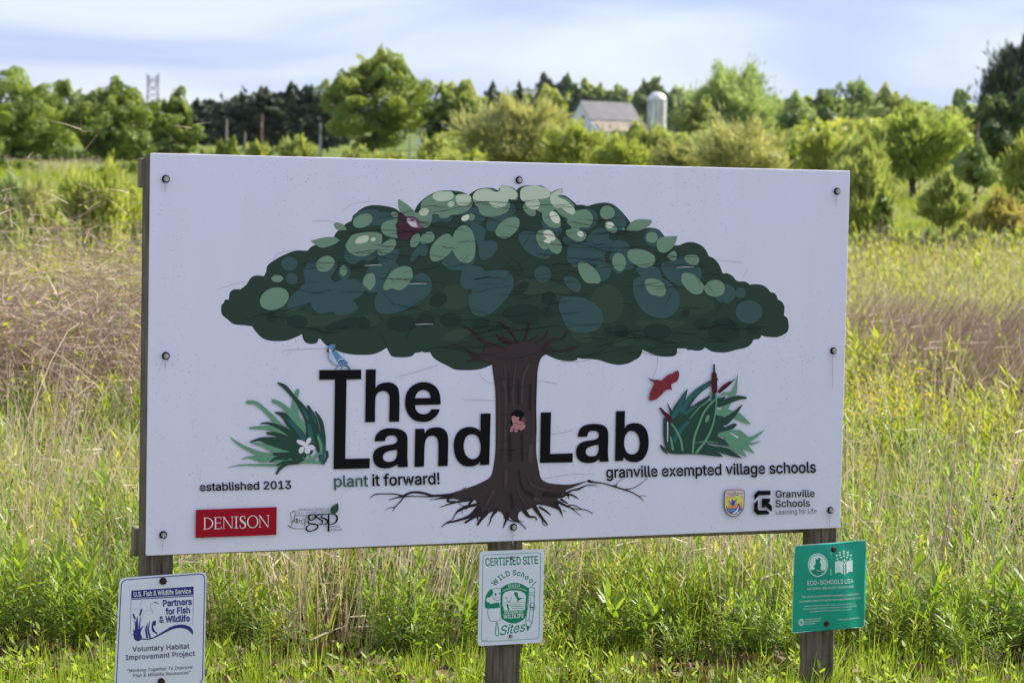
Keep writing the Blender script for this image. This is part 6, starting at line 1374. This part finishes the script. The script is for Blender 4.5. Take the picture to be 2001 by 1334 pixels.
def p_herb(rng, stems=3, h=0.6, leaves=30, ll=0.085, lw=0.014, mk='herb', spread=0.06, start=0.15):
    s = Soup(); b, d, az = fan(rng, stems, spread, 0.12); L = h * rng.uniform(0.75, 1.12, stems)
    bend = rng.normal(size=(stems, 3)) * 0.05; bend[:, 2] = 0
    V, F = strips(b, d, bend, L, np.full(stems, 0.005), 3, 'even', None, rng); s.add(V, F, MI['stem'], 0.5)
    V, F = strips(b, d, bend, L, np.full(stems, 0.005), 3, 'even', np.array([[0, 1, 0.]]) * np.ones((stems, 1)), rng); s.add(V, F, MI['stem'], 0.5)
    dn = d / np.linalg.norm(d, axis=1, keepdims=True)
    for i in range(stems):
        t = np.linspace(start, 1.0, leaves) + rng.normal(0, 0.01, leaves); p = b[i] + dn[i] * (L[i] * t)[:, None] + bend[i] * (t * t)[:, None]
        a = np.arange(leaves) * 2.4 + rng.uniform(0, 6) + rng.normal(0, 0.3, leaves); el = 0.30 + 0.75 * t ** 3 + rng.normal(0, 0.16, leaves)
        dd = np.stack([np.cos(a) * np.cos(el), np.sin(a) * np.cos(el), np.sin(el)], 1)
        l_ = ll * (0.55 + 0.75 * np.sin(np.pi * np.clip(t, 0, 1) * 0.75 + 0.2)) * rng.uniform(0.75, 1.2, leaves)
        side = np.stack([-np.sin(a), np.cos(a), rng.normal(0, 0.35, leaves)], 1)
        V, F = strips(p, dd, np.stack([np.cos(a) * 0.1, np.sin(a) * 0.1, -0.45 - 0.2 * rng.uniform(size=leaves)], 1) * l_[:, None], l_, lw * rng.uniform(0.8, 1.25, leaves), 4, 'leaf', side, rng)
        s.add(V, F, MI[mk], np.clip(0.25 + 0.5 * t + rng.normal(0, 0.15, leaves), 0, 1))
    return s
def p_leaf(rng):
    s = Soup(); n = 5; m_ = 6
    r = 0.032 * rng.uniform(0.8, 1.3); V = []; F = []
    for i in range(n):
        t = i / (n - 1); wd = r * (0.35 + 0.65 * math.sin(math.pi * t)) * (1.15 if i % 2 else 0.75)
        for j in (-1, 0, 1): V.append((j * wd, (t - 0.5) * r * 3.2, 0.012 + abs(j) * 0.014 * rng.uniform(0.3, 1.6) + 0.012 * math.sin(t * 5)))
    for i in range(n - 1):
        for j in range(2): F.append((i * 3 + j, i * 3 + j + 1, i * 3 + j + 4, i * 3 + j + 3))
    s.add(np.array(V), np.array(F), MI['litter'], rng.uniform(0.1, 0.9)); return s
def p_flower(rng, h=0.75):
    s = p_herb(rng, 3, h * 0.8, 8, 0.06, 0.010, 'herb2'); n = 60
    p = np.stack([rng.normal(0, 0.06, n), rng.normal(0, 0.06, n), rng.uniform(h * 0.72, h, n)], 1)
    V, F = strips(p, rng.normal(size=(n, 3)), np.zeros((n, 3)), np.full(n, 0.014), np.full(n, 0.012), 1, 'even', None, rng); s.add(V, F, MI['flower'], rng.uniform(0, 1, n)); return s
def p_seed(rng, h=0.85):
    s = p_straw(rng, 6, h, 0.003, 'brown', (0.05, 0), 0.10, 0.12, 0, 14); n = 24
    p = np.stack([rng.normal(0.05, 0.09, n), rng.normal(0, 0.09, n), rng.uniform(h * 0.7, h * 1.0, n)], 1)
    for a in range(2):
        V, F = strips(p, rng.normal(size=(n, 3)), np.zeros((n, 3)), np.full(n, 0.012), np.full(n, 0.011), 1, 'even', None, rng); s.add(V, F, MI['seed'], rng.uniform(0, 1, n))
    return s
def proto(s, name):
    return bpy.data.objects.new(name, s.mesh(name, [PM[k] for k in MK]))
def scatter(name, protos, P3, rotz, scl, idx, label, cat, tilt=None):
    """one object that repeats a few plant meshes over many points"""
    col = bpy.data.collections.new(name + "_kinds")
    for i, s in enumerate(protos): col.objects.link(proto(s, "%s_%02d" % (name, i)))
    me = bpy.data.meshes.new(name); me.vertices.add(len(P3)); me.vertices.foreach_set("co", np.asarray(P3, np.float32).ravel())
    rot = np.zeros((len(P3), 3), np.float32); rot[:, 2] = rotz
    if tilt is not None: rot[:, 0] = tilt[:, 0]; rot[:, 1] = tilt[:, 1]
    a = me.attributes.new("rot", 'FLOAT_VECTOR', 'POINT'); a.data.foreach_set("vector", rot.ravel())
    a = me.attributes.new("scl", 'FLOAT', 'POINT'); a.data.foreach_set("value", np.asarray(scl, np.float32))
    a = me.attributes.new("idx", 'INT', 'POINT'); a.data.foreach_set("value", np.asarray(idx, np.int32))
    ob = link(name, me); tag(ob, label, cat, None, 'stuff')
    ng = bpy.data.node_groups.new(name, 'GeometryNodeTree')
    ng.interface.new_socket("Geometry", in_out='INPUT', socket_type='NodeSocketGeometry'); ng.interface.new_socket("Geometry", in_out='OUTPUT', socket_type='NodeSocketGeometry')
    gi = ng.nodes.new("NodeGroupInput"); go = ng.nodes.new("NodeGroupOutput")
    m2p = ng.nodes.new("GeometryNodeMeshToPoints"); iop = ng.nodes.new("GeometryNodeInstanceOnPoints"); ci = ng.nodes.new("GeometryNodeCollectionInfo")
    ci.inputs[0].default_value = col; ci.inputs['Separate Children'].default_value = True; ci.inputs['Reset Children'].default_value = True
    iop.inputs['Pick Instance'].default_value = True
    def na(nm, ty):
        q = ng.nodes.new("GeometryNodeInputNamedAttribute"); q.data_type = ty; q.inputs[0].default_value = nm; return q.outputs[0]
    L_ = ng.links
    e2r = ng.nodes.new("FunctionNodeEulerToRotation"); L_.new(na("rot", 'FLOAT_VECTOR'), e2r.inputs[0])
    L_.new(gi.outputs[0], m2p.inputs[0]); L_.new(m2p.outputs[0], iop.inputs['Points']); L_.new(ci.outputs[0], iop.inputs['Instance'])
    L_.new(na("idx", 'INT'), iop.inputs['Instance Index']); L_.new(e2r.outputs[0], iop.inputs['Rotation']); L_.new(na("scl", 'FLOAT'), iop.inputs['Scale'])
    L_.new(iop.outputs[0], go.inputs[0])
    md = ob.modifiers.new("scatter", 'NODES'); md.node_group = ng
    return ob
R = np.random.default_rng(7)
def field(n, y0, y1, power=1.0, margin=2.2):
    """points over the part of the meadow the picture (and a step aside of it) sees"""
    # density falls with distance; width grows with distance
    y = y0 + (y1 - y0) * R.uniform(0, 1, int(n)) ** power
    hw_ = y * 0.215 + margin; x = R.uniform(-1, 1, int(n)) * hw_
    return x, y
def noise2(x, y, s, seed=0):
    r = np.random.default_rng(seed); v = 0
    for i in range(5):
        k = r.normal(size=2) * s * (1.0 + 0.6 * i); v = v + np.sin(x * k[0] + y * k[1] + r.uniform(0, 6.28)) / (1 + 0.4 * i)
    return v / 2.2
def place(x, y): return np.stack([x, y, ground(x, y)], 1)
rp = lambda s: np.random.default_rng(s)
edge = lambda x: 8.86 + 0.16 * np.sin(x * 1.9) + 0.10 * np.sin(x * 5.3 + 1)      # where the mown strip stops

# short grass of the mown strip under the signs
x = R.uniform(-4.5, 4.5, 9000); y = R.uniform(6.2, 9.9, 9000); k = (y < edge(x) + 0.15) | (R.uniform(size=9000) < 0.12)
k &= (noise2(x, y, 2.4, 3) > np.interp(y, [8.2, 8.9], [-1.1, -0.45])) | (R.uniform(size=9000) < 0.22)
x, y = x[k], y[k]
scatter("short_grass", [p_grass(rp(i), 18, 0.10 + 0.02 * i, 0.0042, 'lawn', 0.05, 0.4, 0.3) for i in range(4)] + [p_herb(rp(20), 2, 0.10, 9, 0.035, 0.012, 'lawn')], place(x, y), R.uniform(0, 6.3, len(x)), R.uniform(0.5, 1.25, len(x)), R.integers(0, 5, len(x)), "short bright green grass of the mown strip below the signs", "grass")
# dead leaves along the foot of the herbs
x = R.uniform(-4.5, 5, 2600); y = edge(x) + R.normal(0.10, 0.32, 2600)
scatter("dead_leaves", [p_leaf(rp(i)) for i in range(6)], place(x, y), R.uniform(0, 6.3, len(x)), R.uniform(0.6, 1.25, len(x)), R.integers(0, 6, len(x)), "brown dead leaves littering the ground where the mown strip meets the herbs", "leaf litter", R.normal(0, 0.5, (len(x), 2)))
# leafy herbs
herbs = [p_herb(rp(30 + i), 3, 0.50 + 0.07 * i, 30 + 2 * i, 0.105, 0.0140, 'herb') for i in range(4)] + [p_herb(rp(40 + i), 3, 0.52 + 0.08 * i, 28, 0.090, 0.0150, 'herb2') for i in range(3)] + [p_herb(rp(50), 4, 0.32, 12, 0.10, 0.024, 'herb')]
x, y = field(8200, 8.95, 21, 1.45); k = (y > edge(x) + 0.05)
x, y = x[k], y[k]; nz = noise2(x, y, 0.9, 5)
idx = np.where(R.uniform(size=len(x)) < np.clip(0.80 - (y - 10) * 0.10 + nz * 0.1, 0.06, 0.92), R.choice([0, 1, 2, 3, 7], len(x)), R.choice([4, 5, 6], len(x)))
sc = R.uniform(0.55, 1.12, len(x)) * np.interp(y - edge(x), [0, 0.5, 3, 7], [0.42, 0.56, 0.62, 0.85]) * (1 + 0.25 * noise2(x, y, 1.7, 12))
k = (noise2(x, y, 2.6, 14) > -0.55) | (y > 11.5); x, y, idx, sc = x[k], y[k], idx[k], sc[k]
scatter("goldenrod_herbs", herbs, place(x, y), R.uniform(0, 6.3, len(x)), sc, idx, "dense green leafy herbs growing behind and between the sign posts", "herbs", R.normal(0, 0.17, (len(x), 2)))
# green grass through the meadow
gr = [p_grass(rp(60 + i), 44, 0.38 + 0.06 * i, 0.0052, 'grass') for i in range(5)]
x, y = field(5200, 9.6, 24, 1.3); k = (y > edge(x) + 0.1) & ((y > 12.5) | (R.uniform(size=len(y)) < 0.35)); x, y = x[k], y[k]
x2, y2 = field(7500, 20, 43, 1.2, 4.0)
big_ = np.clip(y2 / 20, 1, 1.8)
xx = np.concatenate([x, x2]); yy = np.concatenate([y, y2]); sc = np.concatenate([R.uniform(0.5, 1.0, len(x)) * np.interp(y, [9, 13, 18], [0.68, 0.8, 1.0]), R.uniform(0.55, 0.95, len(x2)) * big_ ** 0.55])
sc *= np.where(yy > 48, 0.75, 1.0)
scatter("meadow_grass", gr, place(xx, yy), R.uniform(0, 6.3, len(xx)), sc, R.integers(0, 5, len(xx)), "bright yellow-green meadow grass behind the sign", "grass")
# taller yellow-green herbs that fill the middle distance
x, y = field(5200, 17, 43, 1.2, 3.5)
hb = [p_herb(rp(80 + i), 5, 0.55 + 0.08 * i, 20, 0.065, 0.014, 'herb2', 0.12) for i in range(4)] + [p_herb(rp(90), 5, 0.55, 20, 0.07, 0.014, 'herb', 0.12)]
scatter("meadow_herbs", hb, place(x, y), R.uniform(0, 6.3, len(x)), R.uniform(0.6, 1.05, len(x)) * np.clip(y / 22, 1, 1.5), R.choice([0, 1, 2, 3, 0, 1, 2, 3, 4], len(x)), "yellow-green leafy herbs in the middle of the meadow", "herbs")
# dry straw stems
st_ = [p_straw(rp(100 + i), 12, 0.85 + 0.07 * i, 0.0040, 'straw', (0.05 * (i - 2), 0), curls=10) for i in range(5)] + [p_seed(rp(110))]
x, y = field(5000, 9.5, 26, 1.15); k = (noise2(x, y, 1.1, 9) > -0.25) | (R.uniform(size=len(x)) < 0.25); k &= y > edge(x) + 0.25; x, y = x[k], y[k]
x2, y2 = field(3600, 22, 43, 1.15, 4.0)
xx = np.concatenate([x, x2]); yy = np.concatenate([y, y2]); idx = R.choice([0, 1, 2, 3, 4, 0, 1, 2, 3, 4, 5], len(xx))
scatter("dry_stems", st_, place(xx, yy), R.uniform(-0.5, 0.5, len(xx)), np.concatenate([R.uniform(0.35, 0.95, len(x)) * np.interp(y, [9, 14], [0.75, 1.0]), R.uniform(0.6, 1.0, len(x2)) * np.clip(y2 / 22, 1, 1.3)]), idx, "thin straw-coloured dead stems standing through the meadow", "dry stems", R.normal(0, 0.16, (len(xx), 2)))
# short grass on the rising ground beyond the meadow
x, y = field(15000, 43, 125, 1.25, 6.0)
scatter("slope_grass", [p_grass(rp(170 + i), 26, 0.26, 0.016, 'grass', 0.30, 0.4, 0.4) for i in range(4)] + [p_straw(rp(180), 14, 0.34, 0.012, 'straw', (0.05, 0), 0.3, 0.3, 4)], place(x, y), R.uniform(0, 6.3, len(x)), R.uniform(0.6, 1.2, len(x)) * np.clip(y / 60, 1, 1.8), R.choice([0, 1, 2, 3, 0, 1, 2, 3, 4], len(x)), "short green grass on the rising ground under the young trees", "grass")
# swath of flattened brown stems on the right, and the brown band at the meadow's far edge
br = [p_straw(rp(120 + i), 34, 0.92, 0.0065, 'cane', (0.42, 0.0), 0.22, 0.28, 12, 70) for i in range(4)]
def blob(n, cx, cy, rx, ry): a = R.normal(size=(n, 2)); return cx + a[:, 0] * rx, cy + a[:, 1] * ry
parts = [blob(150, 3.55, 19.0, 0.62, 0.8), blob(75, 4.5, 21.0, 0.7, 0.7), blob(60, 2.85, 17.6, 0.22, 0.5), blob(60, 2.85, 22, 0.4, 1.0), blob(170, -3.3, 16.4, 0.6, 0.7), blob(150, -4.1, 20, 0.9, 1.0), blob(90, -2.9, 18.3, 0.4, 0.9)]
xx = np.concatenate([p[0] for p in parts]); yy = np.concatenate([p[1] for p in parts])
scatter("brown_stem_swath", br, place(xx, yy), R.uniform(-0.35, 0.35, len(xx)), R.uniform(0.7, 1.1, len(xx)), R.integers(0, 4, len(xx)), "swaths of grey-brown and russet dead stems leaning in the meadow on both sides", "dry stems")
x2 = R.uniform(-13, 13, 1500); y2 = R.normal(41.5, 1.5, 1500)
scatter("far_brown_band", [p_straw(rp(150 + i), 26, 0.80, 0.008, 'brown', (0.15, 0.0), 0.3, 0.25, 8, 30) for i in range(4)], place(x2, y2), R.uniform(-0.8, 0.8, len(x2)), R.uniform(0.75, 1.05, len(x2)), R.integers(0, 4, len(x2)), "band of brown dead stems along the far edge of the meadow", "dry stems")
# bramble thicket on the left
def bramble(cx, cy, rx, ry, H, n, label, seed):
    g = gz(cx, cy); root = empty("bramble_thicket", (cx, cy, g)); tag(root, label, "brambles")
    r = rp(seed); s = Soup()
    a = r.normal(size=(n, 2)); b = np.stack([a[:, 0] * rx, a[:, 1] * ry, np.zeros(n)], 1)
    az = r.uniform(0, 6.28, n); L = H * r.uniform(0.9, 1.75, n); tl = r.uniform(0.1, 0.8, n)
    d = np.stack([np.sin(tl) * np.cos(az), np.sin(tl) * np.sin(az), np.cos(tl)], 1)
    bend = np.stack([np.cos(az) * L * 0.45, np.sin(az) * L * 0.45, -L * r.uniform(0.25, 0.75, n)], 1)
    V, F = strips(b, d, bend, L, r.uniform(0.008, 0.014, n), 7, 'even', None, r); s.add(V, F, 0, np.clip(r.normal(0.4, 0.25, n), 0, 1))
    m_ = 16; az2 = r.uniform(-0.6, 3.7, m_); tl2 = r.uniform(0.25, 0.7, m_); L2 = H * r.uniform(0.95, 1.35, m_)
    b2 = np.stack([r.normal(size=m_) * rx, r.normal(size=m_) * ry - 0.3, np.zeros(m_)], 1); d2 = np.stack([np.sin(tl2) * np.cos(az2), np.sin(tl2) * np.sin(az2) * 0.4, np.cos(tl2)], 1)
    V, F = strips(b2, d2, np.stack([np.cos(az2) * L2 * 0.5, np.zeros(m_), -L2 * r.uniform(0.45, 0.8, m_)], 1), L2, r.uniform(0.010, 0.016, m_), 12, 'even', np.array([[0.3, 0, 1.0]]) * np.ones((m_, 1)), r); s.add(V, F, 0, r.uniform(0.0, 1.0, m_))
    link("canes", s.mesh("canes", [PM['cane']]), root)
    s = Soup(); m_ = n * 16; k = r.choice(n, m_); t = r.uniform(0.15, 1, m_)
    p = b[k] + d[k] * (L[k] * t)[:, None] + bend[k] * (t * t)[:, None]; dd = r.normal(size=(m_, 3)); dd[:, 2] = np.abs(dd[:, 2]) * 0.5
    V, F = strips(p, dd, np.array([[0, 0, -0.08]]) * np.ones((m_, 1)), r.uniform(0.08, 0.30, m_), np.full(m_, 0.0055), 2, 'blade', None, r); s.add(V, F, 0, np.clip(r.normal(0.55, 0.25, m_), 0, 1))
    link("twigs", s.mesh("twigs", [PM['cane']]), root)
    s = Soup(); m_ = int(n * 1.6); k = r.choice(n, m_); t = r.uniform(0.1, 0.8, m_); p = b[k] + d[k] * (L[k] * t)[:, None] + bend[k] * (t * t)[:, None]
    V, F = strips(p, r.normal(size=(m_, 3)), np.zeros((m_, 3)), np.full(m_, 0.045), np.full(m_, 0.028), 2, 'leaf', None, r); s.add(V, F, 0, r.uniform(0, 1, m_))
    link("young_leaves", s.mesh("young_leaves", [PM['herb2']]), root)
bramble(-3.15, 15.6, 0.50, 0.6, 1.75, 700, "tangled brown bramble canes at the picture's left edge", 5)
bramble(-2.55, 16.2, 0.25, 0.5, 1.6, 460, "arching brown bramble canes against the board's left edge", 6)
bramble(-3.9, 19.5, 0.9, 0.8, 1.25, 520, "farther low mound of brown brambles behind the two near ones", 8)
# single plants that stand out
def plant(px, d, s, name, label, cat, group=None, rz=0.0):
    p = at_depth(px, 1100, d); root = empty(name, (p.x, d, gz(p.x, d)), rz); tag(root, label, cat, group)
    me_ = s.mesh(name, [PM[k] for k in MK]); V = np.zeros(len(me_.vertices) * 3); me_.vertices.foreach_get("co", V)
    link("foliage", me_, root); return root
plant(452, 9.35, p_grass(rp(201), 46, 0.40, 0.0075, 'grass', 0.05, 0.34, 0.22), "grass_tuft", "tall bright grass tuft just right of the left small sign", "grass tuft")
plant(620, 9.2, p_grass(rp(202), 26, 0.33, 0.0070, 'grass', 0.04, 0.22, 0.15), "grass_tuft", "narrow upright grass tuft left of the middle post", "grass tuft")
plant(1345, 9.3, p_grass(rp(203), 30, 0.38, 0.0070, 'grass', 0.05, 0.26, 0.2), "grass_tuft", "upright grass tuft under the right half of the board", "grass tuft")
plant(1530, 9.3, p_grass(rp(204), 34, 0.30, 0.0075, 'lawn', 0.06, 0.4, 0.3), "grass_tuft", "spreading grass tuft left of the right post", "grass tuft")
G4 = "young goldenrod plants in front of the herbs"
for px, d, h, lb in ((118, 9.2, 0.30, "leafy goldenrod plant with a red stem left of the left small sign"), (40, 9.3, 0.34, "leafy plant at the picture's lower left edge"), (905, 9.2, 0.28, "leafy plant beside the middle small sign's left edge"),
    (800, 9.35, 0.33, "bushy leafy plant left of the middle small sign"), (1240, 9.15, 0.25, "low leafy plant in front of the herbs under the board's middle right"), (1800, 9.3, 0.34, "leafy plant right of the green sign"), (1930, 9.35, 0.34, "leafy plant near the picture's lower right edge")):
    plant(px, d, p_herb(rp(300 + px), 3, h, 24, 0.105, 0.017, 'herb', 0.05, 0.12), "goldenrod_plant", lb, "plant", G4)
plant(1818, 9.5, p_straw(rp(400), 3, 1.05, 0.0085, 'brown', (0.05, 0), 0.02, 0.05, 0, 26), "dry_stalk", "tall dark dry stalk standing right of the green sign", "dry stalk")
plant(1920, 10.6, p_straw(rp(401), 12, 1.05, 0.0050, 'straw', (0.12, 0), 0.06, 0.14, 16, 10), "dry_stalk", "clump of pale dry stalks near the right edge", "dry stalk")
plant(735, 9.35, p_straw(rp(402), 40, 0.9, 0.0054, 'straw', (0.12, 0), 0.34, 0.22, 40, 10), "dry_stalk", "dense clump of pale straw stems under the board left of the middle post", "dry stalk")
plant(870, 9.4, p_straw(rp(403), 34, 0.9, 0.0054, 'straw', (0.10, 0), 0.30, 0.22, 40, 10), "dry_stalk", "second clump of pale straw stems close to the middle post", "dry stalk")
plant(470, 9.45, p_straw(rp(404), 46, 0.85, 0.0054, 'straw', (0.14, 0), 0.34, 0.22, 40, 10), "dry_stalk", "clump of pale straw stems behind the left small sign's right edge", "dry stalk")
for px, d, h, sd, lb in ((560, 9.4, 0.7, 1, "sparse pale straw stems between the left small sign and the dense straw clump"), (690, 9.25, 0.6, 2, "short pale straw clump in front of the dense clump left of the middle post"),
    (1130, 9.8, 0.90, 3, "pale straw clump just right of the middle post"), (1290, 9.9, 0.92, 4, "pale straw clump under the middle right part of the board"), (1470, 9.6, 0.90, 5, "pale straw clump left of the right post"), (1735, 10.4, 0.95, 6, "pale straw clump beside the green sign's right edge"), (90, 11.4, 0.95, 7, "pale straw clump left of the left small sign")):
    plant(px, d, p_straw(rp(600 + sd), 30, h, 0.0052, 'straw', (0.03 * sd - 0.1, 0), 0.26, 0.22, 18, 10), "dry_stalk", lb, "dry stalk")
for px, d, lb in ((1672, 13.0, "yellow-flowered weed touching the board's lower right edge"), (1735, 13.2, "yellow-flowered weed right of the board's lower right corner"), (1700, 12.4, "lowest yellow-flowered weed above the green sign"), (1790, 13.6, "yellow-flowered weed farthest right of the board")):
    plant(px, d, p_flower(rp(500 + px), 0.80), "yellow_flower", lb, "flower", "yellow flowering weeds beside the board")
